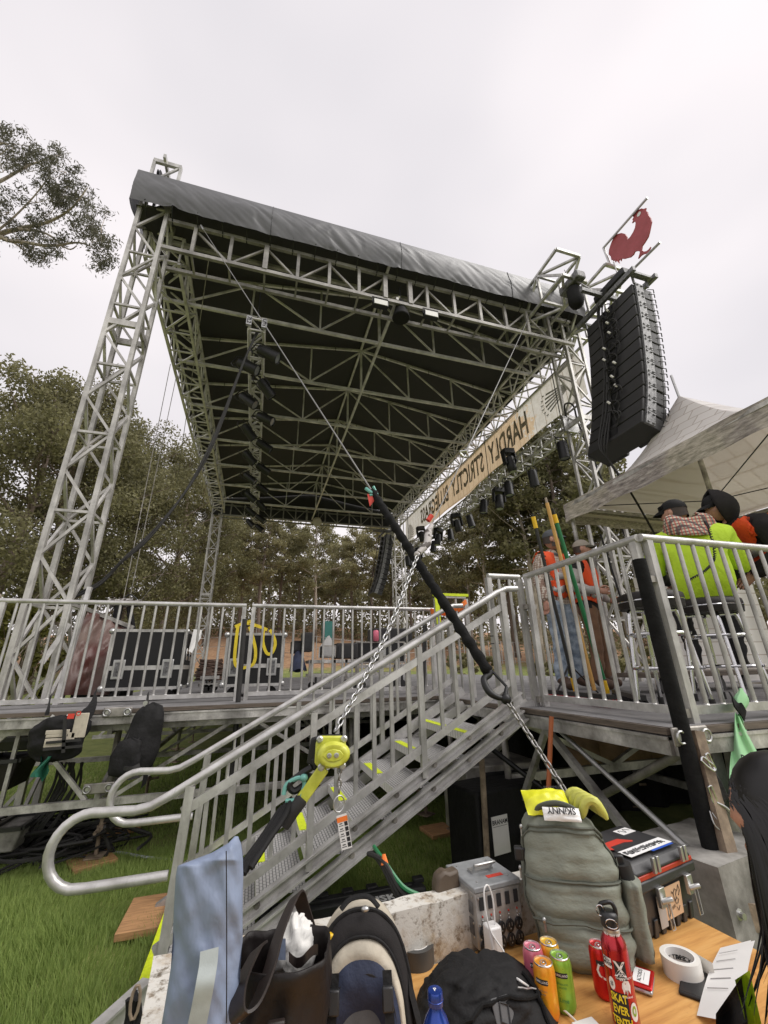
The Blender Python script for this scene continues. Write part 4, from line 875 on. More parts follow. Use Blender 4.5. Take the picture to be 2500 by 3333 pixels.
# ------------------------------------------------------------------ red rooster sign
def rooster():
    xr = 7.25; Z8 = lambda x, y: (1650+x*600/1659, 600+y*600/1659)
    poly = [(1168, 235), (1185, 228), (1210, 216), (1232, 220), (1250, 212), (1245, 235), (1262, 245), (1270, 275), (1290, 300), (1300, 335), (1292, 375), (1283, 420), (1270, 470), (1240, 520), (1215, 555), (1210, 590), (1232, 605), (1255, 600), (1275, 585), (1292, 562), (1280, 592), (1300, 590), (1275, 610), (1285, 618), (1250, 622), (1225, 628), (1205, 640), (1180, 668), (1192, 630), (1197, 605), (1172, 598), (1150, 604), (1138, 630), (1110, 655), (1080, 662), (1055, 670), (1030, 668), (1025, 690), (1018, 668), (1005, 685), (1010, 712), (990, 690), (985, 672), (975, 700), (970, 675), (955, 690), (955, 672), (940, 680), (935, 650), (915, 630), (918, 590), (930, 550), (945, 510), (965, 470), (990, 448), (1030, 437), (1062, 445), (1080, 470), (1085, 497), (1110, 470), (1135, 430), (1152, 390), (1158, 350), (1152, 328), (1140, 335), (1125, 348), (1135, 325), (1128, 318), (1140, 295), (1130, 285), (1150, 265)]
    o = thing('rooster_sign', 'flat red rooster silhouette held between two pipes above the speakers', 'sign', tuple(pxx(*Z8(1080, 640), xr)))
    P = [pxx(*Z8(*q), xr) for q in poly]; n = len(P); mb = MB()
    tr = [tuple(q) for q in tessellate_polygon([[V((a, -b, 0)) for a, b in poly]])]
    mb.add(P+[p+V((.03, 0, 0)) for p in P], tr+[tuple(n+i for i in reversed(t)) for t in tr]+[(i, (i+1) % n, n+(i+1) % n, n+i) for i in range(n)]); mb.build('silhouette', 'rooster_red', o)
    e = pxx(*Z8(1190, 268), xr); mb = MB(); mb.lathe([(.0, 0), (.05, 0)], 10, Matrix.Translation(e+V((-.006, 0, 0))) @ Matrix.Rotation(R_(-90), 4, 'Y'), caps=False); mb.build('eye', 'ink_white', o)
    for nm, a, b in (('pipe', (870, 570), (1265, 120)), ('pipe', (1080, 820), (1380, 520)), ('pipe', (868, 570), (930, 725))):
        tpart(o, nm, [pxx(*Z8(*a), xr-.03), pxx(*Z8(*b), xr-.03)], .028, 'galv', 8)
rooster()
# ------------------------------------------------------------------ decks, railings, stairs
D = 1.34; RT = 2.41; RY = 5.4
def platform(name, label, panels, edges, legs, ledgers, diags, org):
    o = thing(name, label, 'stage platform', org)
    cache = {}
    for (x0, x1, y0, y1) in panels:
        k = (round(x1-x0, 3), round(y1-y0, 3))
        if k not in cache:
            mb = MB(); mb.bx(-k[0]/2+.003, k[0]/2-.003, -k[1]/2+.003, k[1]/2-.003, -.035, 0); mb.m = [1]*6; mb.m[1] = 0
            me = mb.mesh('deck_panel'); me.materials.append(M_['deck_top']); me.materials.append(M_['deck_edge']); cache[k] = me
        inst(cache[k], 'deck_panel', o, ((x0+x1)/2, (y0+y1)/2, D))
    for (p, q) in edges:
        mb = MB(); mb.beam((p[0], p[1], D-.085), (q[0], q[1], D-.085), .05, .085); mb.beam((p[0], p[1], D-.05), (q[0], q[1], D-.05), .066, .016); mb.build('edge_beam', 'alu_worn', o)
    mp = MB(); mp.tube([(0, 0, .3), (0, 0, D-.16)], .03, 10); mp = mp.mesh('leg'); mp.materials.append(M_['steel_dull']); mp.shade_smooth()
    mj = MB(); mj.tube([(0, 0, .02), (0, 0, .34)], .018, 8); mj.bx(-.075, .075, -.075, .075, .005, .017); mj.tube([(-.13, 0, .22), (.14, .02, .225)], .016, 6); mj.lathe([(.035, .2), (.035, .25)], 8); mj = mj.mesh('screw_jack'); mj.materials.append(M_['steel_rust'])
    for (x, y, big) in legs:
        inst(mp, 'leg', o, (x, y, .06)); inst(mj, 'screw_jack', o, (x, y, .055), (0, 0, x*3+y))
    for (p, q, w) in ledgers: bpart(o, 'ledger', p, q, w, 'alu_worn', w*1.3)
    for (p, q, w) in diags: bpart(o, 'diagonal_brace', p, q, w, 'alu_worn')
    return o
X_ = [-2.75, -1.27, 1.17, 3.6, 6.05, 8.2]
pan = []
for j in range(12):
    y0 = 4.85+1.22*j
    for i in range(5):
        if j >= 1 and i == 0: continue
        pan.append((X_[i] if not (i == 1 and j >= 1) else -1.98, X_[i+1], y0, y0+1.22))
legs = [(x, y, 1) for x in (-1.27, 1.17, 2.06, 3.6, 6.05) for y in (5.3, 7.3, 9.7, 12.1)] + [(-2.68, 5.3, 1)]
led = []; dg = []
for y in (4.97, 7.3, 9.7, 12.1):
    led += [((-2.75, y+.03, .56), (3.6, y+.03, .56), .045), ((-2.75, y+.03, 1.17), (6.05, y+.03, 1.17), .04)]
    for (a, b) in ((-2.75, -1.27), (-1.27, 1.17), (1.17, 3.6), (3.6, 6.05)):
        m = (a+b)/2; dg += [((a+.1, y+.05, .58), (m-.06, y+.05, 1.2), .034), ((m+.06, y+.05, 1.2), (b-.1, y+.05, .58), .034)]
        if y < 6: dg.append((((a+b)/2, y+.04, .58), ((a+b)/2, y+.04, 1.2), .03))
for x in (-1.27, 1.17, 3.6, 6.05):
    led += [((x, 4.97, .62), (x, 13.2, .62), .045), ((x, 4.97, 1.14), (x, 13.2, 1.14), .04)]
    for k in range(4): dg.append(((x, 5+2.0*k, .64), (x, 6.0+2.0*k, 1.16), .03)); dg.append(((x, 6.0+2.0*k, 1.16), (x, 7.0+2.0*k, .64), .03))
for k in range(20): led.append(((-1.9, 5.3+.4*k, 1.27), (6.0, 5.3+.4*k, 1.27), .05))
main = platform('main_stage_platform', 'long grey stage deck on aluminium legs behind the stairs', pan, [((-2.75, 4.85), (1.17, 4.85)), ((1.17, 4.85), (2.1, 4.85)), ((-2.75, 4.85), (-2.75, 6.0)), ((-1.98, 19.5), (8.2, 19.5))], legs, led, dg, (2.5, 9, 0))
wing_pan = [(2.1, 3.32, 1.86, 4.85), (3.32, 4.54, 1.86, 4.85), (4.54, 5.76, 1.86, 4.85), (5.76, 6.98, 1.86, 4.85)]
wl_ = [(2.18, 3.62, 1), (2.18, 4.75, 1), (4.54, 1.95, 1), (4.54, 4.7, 1), (6.9, 1.95, 1)]
wled = [((2.14, 1.9, .42), (6.9, 1.9, .42), .06), ((2.14, 1.92, .42), (2.14, 4.8, .42), .05), ((2.2, 4.8, .42), (6.9, 4.8, .42), .05), ((2.2, 3.3, 1.2), (6.9, 3.3, 1.2), .05), ((4.54, 1.95, .42), (4.54, 4.8, .42), .05), ((2.2, 3.62, .75), (4.5, 3.62, .75), .05)]
wdg = [((2.18, 2.0, .45), (2.18, 3.0, 1.2), .045), ((2.18, 3.0, 1.2), (2.18, 3.55, .5), .04), ((2.3, 1.97, 1.2), (3.3, 1.97, .45), .045), ((3.3, 1.97, .45), (4.45, 1.97, 1.2), .045), ((2.5, 1.97, .45), (2.62, 1.97, 1.2), .04), ((2.3, 4.75, .45), (3.4, 4.75, 1.2), .045), ((3.4, 4.75, 1.2), (4.5, 4.75, .45), .045), ((2.3, 3.62, 1.2), (3.3, 3.62, .77), .04), ((3.3, 3.62, .77), (4.4, 3.62, 1.2), .04)]
wing = platform('side_wing_platform', 'right side stage wing deck on legs where the crew stand', wing_pan, [((2.1, 1.86), (2.1, 3.2)), ((2.1, 3.2), (2.1, 4.85)), ((2.1, 1.86), (6.98, 1.86))], wl_, wled, wdg, (4.5, 3.3, 0))
mb = MB(); mb.bx(2.11, 2.125, 2.5, 2.75, D-.1, D-.07); mb.build('hand_slot', 'ink', wing)
# plywood edge strips that show brown under the railing
for (p, q) in (((-2.75, 4.835), (2.1, 4.835)), ((2.085, 1.86), (2.085, 4.8)), ((2.1, 1.845), (6.98, 1.845))):
    bpart(main if p[0] < 2 else wing, 'edge_strip', (p[0], p[1], D-.018), (q[0], q[1], D-.018), .02, 'deck_edge', .032)
# connector plates with ring pins
for (X, Y, yy, sc) in ((383, 2318, 4.81, 1), (320, 2566, 4.9, 1), (2248, 2395, 1.8, 1)):
    c = py(X, Y, yy); mb = MB(); mb.box(c, (.24*sc, .015, .085*sc)); pl = mb.build('connector_plate', 'steel_dull', wing if X > 1000 else main, bev=.02)
    for s in (-1, 1):
        mb = MB(); q = c+V((s*.085*sc, -.015, 0)); mb.tube([q+V((.028*math.cos(t*.63), -.006, .028*math.sin(t*.63))) for t in range(10)], .006, 6, closed=True); mb.tube([q, q+V((0, .02, 0))], .016, 8); mb.build('ring_pin', 'galv', pl, True)
# black cloth added under deck and wing to block light and darken the space
sk = thing('shade_cloth', 'black cloth added under the deck and wing to keep the space dark', 'shade cloth', (4, 13.3, 0))
def skirt(ax):
    mb = MB(); mb.grid(ax, 80, 3); mb.build('cloth', 'black_fabric', sk, True)
skirt(lambda u, v: (1.0+7.2*u, 10.5+.06*math.sin(u*90), 1.25*v+.02)); skirt(lambda u, v: (7.05+.05*math.sin(u*60), 1.9+11.4*u, 1.25*v+.02)); skirt(lambda u, v: (2.7+4.3*u, 4.7+.05*math.sin(u*70), 1.25*v+.02)); skirt(lambda u, v: (4.2+2.8*u, 1.98+.04*math.sin(u*40), 1.25*v+.02))

# --- railings
BAL = {}
def bal_mesh(h, r=.0135, sq=False):
    k = (round(h, 3), r, sq)
    if k not in BAL:
        mb = MB()
        if sq: mb.bx(-r, r, -r, r, 0, h)
        else: mb.tube([(0, 0, 0), (0, 0, h)], r, 8, caps=False)
        me = mb.mesh('baluster'); me.materials.append(M_['alu']); me.shade_smooth(); me.set_sharp_from_angle(angle=R_(50)); BAL[k] = me
    return BAL[k]
def railing(p, q, label, n, zb=D+.065, zt=RT, posts=(1, 1), ends=(0.0, 0.0), mt='alu_bright', top=True, flat=False, grp='aluminium guard rails'):
    p = V((p[0], p[1], 0)); q = V((q[0], q[1], 0)); d = (q-p).normalized(); L = (q-p).length
    o = thing('guard_rail', label, 'railing', tuple(p.lerp(q, .5)+V((0, 0, D))), grp)
    if flat: bpart(o, 'top_rail', p+V((0, 0, zt)), q+V((0, 0, zt)), .045, mt, .03)
    else: tpart(o, 'top_rail', [p-d*ends[0]+V((0, 0, zt)), q+d*ends[1]+V((0, 0, zt))], .0255, mt, 14)
    bpart(o, 'bottom_rail', p+V((0, 0, zb)), q+V((0, 0, zb)), .032, mt, .045)
    for f, e in zip((p, q), posts):
        if e: bpart(o, 'post', f+V((0, 0, D-.05)), f+V((0, 0, zt-.02)), .046, 'alu', up=d)
    me = bal_mesh(zt-zb-.04)
    for i in range(n): inst(me, 'baluster', o, p.lerp(q, (i+1)/(n+1))+V((0, 0, zb+.022)))
    mb = MB()
    for i in range(n): c = p.lerp(q, (i+1)/(n+1)); mb.lathe([(.021, 0), (.014, .008)], 7, Matrix.Translation(c+V((0, 0, zb+.021))), caps=False)
    stuff(mb.build('weld_beads', 'alu_bright', o, True)); return o
railing((-2.62, RY), (-.17, RY), 'long aluminium railing on the left of the deck, bags hanging from it', 19, ends=(.05, .02))
railing((-.06, RY), (2.32, RY), 'aluminium railing in the middle of the deck, behind the stairs', 18, ends=(.02, .08))
railing((2.3, 3.13), (2.3, 1.97), 'aluminium railing on the side of the right wing, orange-vested men behind it', 8, ends=(.03, .03))
railing((2.36, 1.93), (5.2, 1.93), 'aluminium railing on the front of the right wing before the seated man', 21, ends=(.05, 0))
railing((1.94, 3.2), (2.26, 3.2), 'short aluminium gate rail at the stair head, near side', 2, flat=False, zb=D+.02)
yg = railing((1.93, 4.34), (2.3, 4.34), 'short rail at the stair head with neon yellow tape on top', 2, flat=True, zb=D+.02)
mb = MB(); mb.beam((1.9, 4.335, RT+.02), (2.33, 4.335, RT+.02), .055, .03); mb.beam((1.925, 4.31, RT+.02), (1.935, 4.31, RT-.33), .05, .012, up=V((0, 1, 0))); mb.build('neon_tape', 'hivis_strip', yg)
railing((1.86, 5.35), (1.86, 4.6), 'low aluminium rail panel behind the stair head', 4, zt=RT-.12) if False else None
for (x, y) in ((2.3, 3.17), (2.33, 1.95)):
    mb = MB(); mb.bx(x-.05, x+.06, y-.035, y+.035, 2.12, 2.16); mb.bx(x-.05, x+.06, y-.035, y+.035, D+.03, D+.075); mb.build('rail_clamp', 'steel_dull', wing)
# orange ribbon tied between the rail end and the taped rail
rb = thing('flagging_ribbon', 'orange flagging ribbon tied between the middle railing and stair head rail', 'ribbon', (2.3, 5.3, 2.4))
def ribbon(pts, w=.035):
    P = smooth_path(pts, 5); mb = MB(); vs = []
    for i, p in enumerate(P): a = .5*math.sin(i*.7); vs += [p+V((0, math.sin(a)*w, math.cos(a)*w)), p-V((0, math.sin(a)*w, math.cos(a)*w))]
    mb.add(vs, [(2*i, 2*i+1, 2*i+3, 2*i+2) for i in range(len(P)-1)]); mb.build('ribbon', 'ribbon_orange', rb, True)
ribbon([(2.3, RY, 2.38), (2.25, 5.0, 2.33), (1.95, 4.33, 2.42)]); ribbon([(2.3, RY, 2.4), (2.32, 4.9, 2.3), (2.32, 4.34, 2.32)]); ribbon([(2.3, RY, 2.4), (2.33, RY-.02, 2.2), (2.29, RY-.03, 2.0), (2.34, RY, 1.8)], .025); ribbon([(2.35, RY, 2.4), (2.45, RY-.02, 2.25), (2.42, RY-.02, 2.1)], .025); ribbon([(1.93, 4.32, 2.42), (2.1, 4.3, 2.26), (2.3, 4.31, 2.36)], .03)

# --- stairs
SA = 0.535; SY0, SY1 = 3.1, 4.1
st_ = thing('metal_stairs', 'aluminium stairs with grip treads climbing right to the deck', 'stairs', (.6, 3.6, 0))
def hz(x, c): return c+SA*x
mb = MB()
def channel(mb, y, c, x0, x1, hgt, s):
    mb.beam((x0, y, hz(x0, c)), (x1, y, hz(x1, c)), .012, hgt); t = V((1, 0, SA)).normalized(); n = V((-t.z, 0, t.x))
    for k in (-1, 1): a = V((x0, y+s*.022, hz(x0, c)))+n*k*hgt/2; b = V((x1, y+s*.022, hz(x1, c)))+n*k*hgt/2; mb.beam(a, b, .055, .012)
for y, s in ((SY0, -1), (SY1, 1)):
    for c, x0 in ((.325, -.52), (.195, -.3)):
        mb = MB(); channel(mb, y, c, x0, 2.06, .064, s); stg = mb.build('stringer', 'alu_bright', st_)
        for k in range(9):
            x = 1.84-.2875*k-(.27 if c > .3 else 0)+(.0 if c > .3 else .0)
            if x < x0+.1: continue
            mb = MB(); mb.lathe([(.02, 0), (.02, .006), (.012, .008), (.012, .016), (0, .016)], 8, Matrix.Translation((x, y+s*.007, hz(x, c))) @ Matrix.Rotation(R_(90 if s < 0 else -90), 4, 'X')); mb.build('bolt', 'steel_dull', stg, True)
mt = MB(); mt.bx(-.14, .14, SY0-3.6+.012, SY1-3.6-.012, -.008, 0); mt.bx(-.146, -.138, SY0-3.6+.012, SY1-3.6-.012, -.055, .002); mt.bx(.138, .146, SY0-3.6+.012, SY1-3.6-.012, -.055, .002)
mt = mt.mesh('tread'); mt.materials.append(M_['grating'])
mtt = MB(); mtt.bx(-.146, -.085, -.02, .36, .0005, .005); mtt = mtt.mesh('grip_strip'); mtt.materials.append(M_['hivis_strip'])
mtw = MB(); mtw.bx(-.146, -.085, -.47, .47, .0005, .005); mtw = mtw.mesh('grip_strip'); mtw.materials.append(M_['hivis_strip'])
for k in range(8):
    x = 1.70-.2855*k; z = 1.19-.1525*k
    t = inst(mt, 'tread', st_, (x, 3.6, z)); g = bpy.data.objects.new('grip_strip', mtw if k in (0, 6, 7) else mtt); COL.objects.link(g); g.parent = t
for y, s in ((SY0-.02, -1), (SY1+.02, 1)):
    side = 'near' if s < 0 else 'far'
    # handrail with its looped end
    A = V((2.03, y, 2.275)); B = V((1.95, y, 2.262)); hr = [V((2.14, y, 2.28)), V((2.03, y, 2.275)), V((1.93, y, 2.235)), V((-.4, y, .985)), V((-.5, y, .938)), V((-.58, y, .925)), V((-.79, y, .935))]
    c = V((-.79, y, .765))
    hr += [c+V((-.17*math.sin(a), 0, .17*math.cos(a))) for a in [R_(q) for q in range(15, 180, 15)]] + [V((-.76, y, .596)), V((-.36, y, .6))]
    tpart(st_, 'handrail', hr, .0255, 'alu_bright', 14)
    bpart(st_, 'upper_rail', (-.33, y, hz(-.33, 1.07)), (1.96, y, hz(1.96, 1.07)), .03, 'alu_bright', .05)
    bpart(st_, 'lower_rail', (-.38, y, hz(-.38, .485)), (1.96, y, hz(1.96, .485)), .03, 'alu_bright', .045)
    bpart(st_, 'newel_post', (-.345, y, .04), (-.30, y, 1.02), .05, 'alu', up=V((1, 0, 0)))
    bpart(st_, 'newel_post', (1.98, y, 1.28), (1.98, y, 2.24), .05, 'alu', up=V((1, 0, 0)))
    for x in (.42, 1.2): bpart(st_, 'stanchion', (x, y, hz(x, .3)), (x, y, hz(x, 1.16)), .04, 'alu', up=V((1, 0, 0)))
    me = bal_mesh(.555, .0125, True)
    for i in range(17):
        x = -.2+.13*i
        if min(abs(x-.42), abs(x-1.2)) < .045: continue
        inst(me, 'baluster', st_, (x, y, hz(x, .5)))
    me2 = bal_mesh(.1, .011)
    for x in (-.1, .55, 1.3, 1.85): inst(me2, 'rail_bracket', st_, (x, y, hz(x, 1.09)))
mb = MB(); mb.bx(-.72, -.42, 3.82, 4.3, .03, .075); tag(mb.build('plywood_pad', 'pad_wood', None, bev=.004), 'light plywood pad under the foot of the stairs', 'wood pad')
mb = MB(); mb.tube([py(1594, 2070, 3.17), py(1625, 2070, 3.17)], .004, 4); mb.tube([py(1596, 2095, 3.17), py(1627, 2095, 3.17)], .004, 4); mb.build('zip_tie', 'rubber', st_)

# --- wooden pads, mat and hose under the jacks
def pad(X, Y, w, d, label, rz=0):
    p = pz(X, Y, .03); o = local('jack_pad', label, 'wood pad', (p.x, p.y, 0), rz, 'wooden pads under the jacks'); mb = MB(); mb.bx(-w/2, w/2, -d/2, d/2, .015, .055); mb.build('board', 'pad_wood', o, bev=.004)
pad(298, 2806, .34, .34, 'orange plywood pad on the black mat under the left jack', .5); pad(392, 2695, .36, .4, 'plywood pad in the shade behind the left jack', .3); pad(1427, 2706, .3, .3, 'plywood pad under the jack behind the stairs', .1)
for (X, Y) in ((298, 2800), (1427, 2700)):
    pass
q = [pz(X, Y, 0) for X, Y in ((120, 2880), (255, 2872), (410, 2795), (330, 2740), (170, 2800))]; mb = MB(); mb.add([(p.x, p.y, .012) for p in q], [tuple(range(5))]); tag(mb.build('rubber_mat', 'mat_black', None), 'black mat lying on the lawn under the left jack', 'mat')
mb = MB(); mb.tube(smooth_path([pz(X, Y, .02) for X, Y in ((-60, 2805), (90, 2806), (200, 2800), (290, 2782), (380, 2775), (470, 2790), (560, 2800))], 6), .012, 6); tag(mb.build('garden_hose', 'webbing', None, smooth=True), 'thin grey-green hose lying across the lawn at left', 'hose')
# upright black pipe in front of the middle railing, and the padded pole at the wing corner
for (a, b, yy, rr, m, nm, lb, ct) in (((797, 2015), (752, 2560), RY-.3, .028, 'black_paint', 'black_pipe', 'upright black pipe standing in front of the railing between two panels', 'pipe'), ((1384, 2035), (1376, 2260), 5.3, .03, 'black_paint', 'black_pipe', 'short black pipe tied with orange ribbon behind the stair head', 'pipe')):
    tag(tpart(None, nm, [py(*a, yy), py(*b, yy)], rr, m, 10), lb, ct, 'black pipes along the deck')
pp = thing('padded_pole', 'tall black foam-padded pole at the corner of the right wing', 'pole', tuple(py(2335, 2930, 1.76)))
tpart(pp, 'padding', [py(2080, 1822, 1.83), py(2145, 2080, 1.82), py(2222, 2380, 1.8), py(2300, 2700, 1.78), py(2365, 2950, 1.76)], [.037, .039, .037, .039, .037], 'black_foam', 12)
tpart(pp, 'foot', [py(2370, 2940, 1.75), py(2372, 2985, 1.75)], .046, 'rubber', 10)
sp_ = thing('steel_post', 'rusty square steel leg beside the padded pole', 'post', tuple(py(2410, 2960, 1.72)))
bpart(sp_, 'tube', py(2258, 2380, 1.8), py(2420, 2985, 1.7), .062, 'steel_rust', up=V((0, 1, 0))); bpart(sp_, 'bracket', py(2370, 2962, 1.68), py(2470, 2985, 1.66), .05, 'steel_rust', .09)
mb = MB(); c = py(2398, 2972, 1.64); mb.lathe([(.02, 0), (.02, .012), (.012, .014), (.012, .03)], 8, Matrix.Translation(c) @ Matrix.Rotation(R_(90), 4, 'X')); mb.build('bolt', 'galv', sp_)
bpart(sp_, 'inner_leg', py(2300, 2400, 1.95), py(2440, 2950, 1.9), .07, 'alu_worn', up=V((0, 1, 0)))
# loose tubes crossing under the wing
for (a, ya, b, yb, rr, m, lb) in (((1800, 2360), 2.9, (2320, 2838), 1.72, .016, 'galv', 'thin steel brace tube slanting down to the right under the wing'), ((1895, 2625), 3.0, (2215, 2452), 2.0, .024, 'steel_dull', 'steel brace tube slanting up to the right under the wing'), ((1545, 2395), 3.6, (1810, 2600), 3.2, .02, 'black_metal', 'black brace tube crossing behind the chain under the stairs'), ((1700, 2350), 4.2, (1560, 2500), 4.2, .02, 'steel_dull', 'dull brace tube in the dark behind the stair head')):
    tag(tpart(None, 'brace_tube', [py(*a, ya), py(*b, yb)], rr, m, 10), lb, 'brace tube', 'loose brace tubes under the wing')
tag(tpart(None, 'shovel_handle', [py(1795, 2332, 2.6), py(1782, 2650, 2.62)], .015, 'pole_orange', 10), 'orange-brown wooden handle standing under the wing edge', 'handle')
tag(tpart(None, 'support_pole', [py(1568, 2470, 3.3), py(1590, 2870, 3.3)], .022, 'steel_rust', 10), 'rusty thin pole under the stair head by the paper sign', 'pole')
# ------------------------------------------------------------------ gear on and under the deck
def road_case(x0, x1, y0, y1, z0, z1, label, band=None):
    o = thing('road_case', label, 'road case', ((x0+x1)/2, (y0+y1)/2, D), 'black flight cases on the deck')
    mb = MB(); mb.bx(x0, x1, y0, y1, z0, z1); mb.build('shell', 'case_black', o)
    mb = MB(); t = .028; e = .006
    for x in (x0, x1):
        for y in (y0, y1):
            mb.bx(x-(t if x == x1 else e), x+(t if x == x0 else e), y-(t if y == y1 else e), y+(t if y == y0 else e), z0, z1)
    for z in (z0, z1):
        a, b = (z-e, z+t) if z == z0 else (z-t, z+e)
        mb.bx(x0, x1, y0-e, y0+t, a, b); mb.bx(x0, x1, y1-t, y1+e, a, b); mb.bx(x0-e, x0+t, y0, y1, a+.001, b-.001); mb.bx(x1-t, x1+e, y0, y1, a+.001, b-.001)
    zb = band if band else z0+.22
    mb.bx(x0-.004, x1+.004, y0-.005, y0+.02, zb, zb+.05); mb.bx(x1-.02, x1+.005, y0+.021, y1, zb, zb+.05); mb.each('edging', 'alu', o)
    mb = MB()
    for x in (x0, x1):
        for y in (y0, y1):
            for z in (z0+.02, z1-.02): mb.ell((x, y, z), .038, 8, 6)
    mb.each('ball_corner', 'galv', o, smooth=True)
    for f in (.17, .8):
        x = lerp(x0, x1, f); mb = MB(); mb.bx(x-.065, x+.065, y0-.012, y0, zb-.1, zb+.12); l = mb.build('latch', 'galv', o, bev=.012); mb = MB(); mb.bx(x-.042, x+.042, y0-.0135, y0-.012, zb-.07, zb+.09); mb.tube([(x, y0-.02, zb+.03), (x, y0-.02, zb-.02)], .014, 6); mb.build('latch_dish', 'plate', l)
    for f in (.3, .7):
        y = lerp(y0, y1, f); mb = MB(); mb.bx(x1, x1+.012, y-.06, y+.06, (z0+z1)/2-.02, (z0+z1)/2+.13); h = mb.build('handle_dish', 'galv', o, bev=.01); mb = MB(); mb.bx(x1+.012, x1+.02, y-.04, y+.04, (z0+z1)/2+.03, (z0+z1)/2+.06); mb.build('handle_grip', 'rubber', h)
    for x in (x0+.12, x1-.12):
        for y in (y0+.1, y1-.1):
            mb = MB(); mb.lathe([(.015, -.018), (.05, -.018), (.055, -.01), (.055, .01), (.05, .018), (.015, .018)], 14, xf((x, y, D+.057), 90, 0, 0)); mb.tube([(x, y-.025, D+.06), (x, y-.02, z0)], .012, 5); mb.build('caster', 'rubber', o, True)
    return o
a = py(320, 2246, 5.95); b = py(589, 2240, 5.95); t_ = py(363, 2049, 5.95)
rc1 = road_case(a.x+.02, b.x-.02, 5.95, 6.6, D+.13, t_.z, 'big black flight case behind the left railing with a white paper tag')
q = py(628, 2048, 6.15); mb = MB(); mb.add([q+V((.01, 0, 0)), q+V((.1, .12, 0)), q+V((.1, .12, -.1)), q+V((.03, -.02, -.3)), q+V((-.01, -.03, -.28))], [(0, 1, 2, 3, 4)]); mb.build('paper_tag', 'paper', rc1)
a = py(712, 2235, 6.0); b = py(926, 2225, 6.0); t_ = py(735, 2060, 6.0)
rc2 = road_case(a.x+.03, b.x-.03, 6.05, 6.75, D+.13, t_.z, 'big black flight case draped with yellow strap behind the black pipe')
def strap_loop(name, label, loops, w, m, cat):
    o = thing(name, label, cat, tuple(loops[0][0]))
    for L in loops:
        P = smooth_path(L, 7); mb = MB(); vs = []
        for i, p in enumerate(P):
            t = (P[min(i+1, len(P)-1)]-P[max(i-1, 0)]).normalized(); n = t.cross(V((0, 1, 0)))
            if n.length < .2: n = V((1, 0, 0))
            n = n.normalized()*w/2; vs += [p-n, p+n]
        mb.add(vs, [(2*i, 2*i+1, 2*i+3, 2*i+2) for i in range(len(P)-1)]); mb.build('strap', m, o, True)
    return o
Yp = lambda X, Y, y=5.99: py(X, Y, y)
strap_loop('ratchet_strap', 'yellow ratchet strap hanging in loops over the second flight case', [[Yp(775, 2035), Yp(768, 2090), Yp(764, 2150), Yp(775, 2172), Yp(800, 2172), Yp(825, 2160), Yp(832, 2120), Yp(822, 2070), Yp(812, 2040)], [Yp(858, 2050), Yp(856, 2090), Yp(868, 2125), Yp(885, 2125), Yp(896, 2095), Yp(888, 2065), Yp(878, 2050)], [Yp(765, 2040, 6.05), Yp(800, 2028, 6.05), Yp(840, 2038, 6.05), Yp(870, 2050, 6.05)], [Yp(790, 2042, 6.1), Yp(812, 2022, 6.05), Yp(830, 2040, 6.0)]], .04, 'strap_yellow', 'strap')
# carts and cabinets farther along the deck
def gear_box(name, X0, Y0, X1, Y1, y, dep, label, m='case_black', cat='equipment case', edge=True, z0=None):
    a = py(X0, Y1, y); b = py(X1, Y0, y); zb = a.z if z0 is None else z0
    o = thing(name, label, cat, ((a.x+b.x)/2, y+dep/2, zb), 'backline gear on the deck'); mb = MB(); mb.bx(a.x, b.x, y, y+dep, zb, b.z); mb.build('body', m, o, bev=.012)
    if edge:
        mb = MB()
        for x in (a.x, b.x): mb.bx(x-.012, x+.012, y-.006, y+.01, zb, b.z)
        for z in (zb+.012, b.z-.012): mb.bx(a.x, b.x, y-.007, y+.009, z-.012, z+.012)
        mb.each('edging', 'steel_dull', o)
        mb = MB(); mb.bx((a.x+b.x)/2-.09, (a.x+b.x)/2+.09, y-.012, y-.007, (zb+b.z)/2-.07, (zb+b.z)/2+.07); mb.build('handle_dish', 'galv', o)
    else: mb = MB(); mb.bx(a.x+.03, b.x-.03, y-.008, y, zb+.04, b.z-.04); mb.build('front_cloth', 'grille', o)
    return o
def wheels(o, x0, x1, y0, y1, z=D):
    for x in (x0, x1):
        for y in (y0, y1): mb = MB(); mb.lathe([(.02, -.02), (.06, -.02), (.06, .02), (.02, .02)], 12, xf((x, y, z+.062), 90, 0, 0)); mb.tube([(x, y, z+.1), (x, y, z+.2)], .02, 6); mb.build('caster', 'rubber', o, True)
g = gear_box('amplifier_cabinet', 985, 2058, 1022, 2120, 7.2, .4, 'upright black speaker cabinet on the cart beyond the second case', 'cabinet', 'speaker cabinet', False)
g = gear_box('equipment_case', 950, 2085, 985, 2125, 7.3, .4, 'small black case beside the upright speaker cabinet', edge=False)
g = gear_box('equipment_case', 1052, 2100, 1092, 2140, 7.0, .4, 'small black case with silver handle on the low cart')
g = gear_box('wedge_monitor', 1095, 2093, 1165, 2143, 7.1, .5, 'black wedge monitor beside the small handled case', 'cabinet', 'monitor', False)
g = gear_box('equipment_case', 1160, 2088, 1315, 2160, 7.2, .5, 'long black case with silver latch under the pink can')
g = gear_box('speaker_cabinet', 1218, 2045, 1342, 2088, 7.6, .5, 'black speaker cabinet standing highest behind the pink can', 'cabinet', 'speaker cabinet', False)
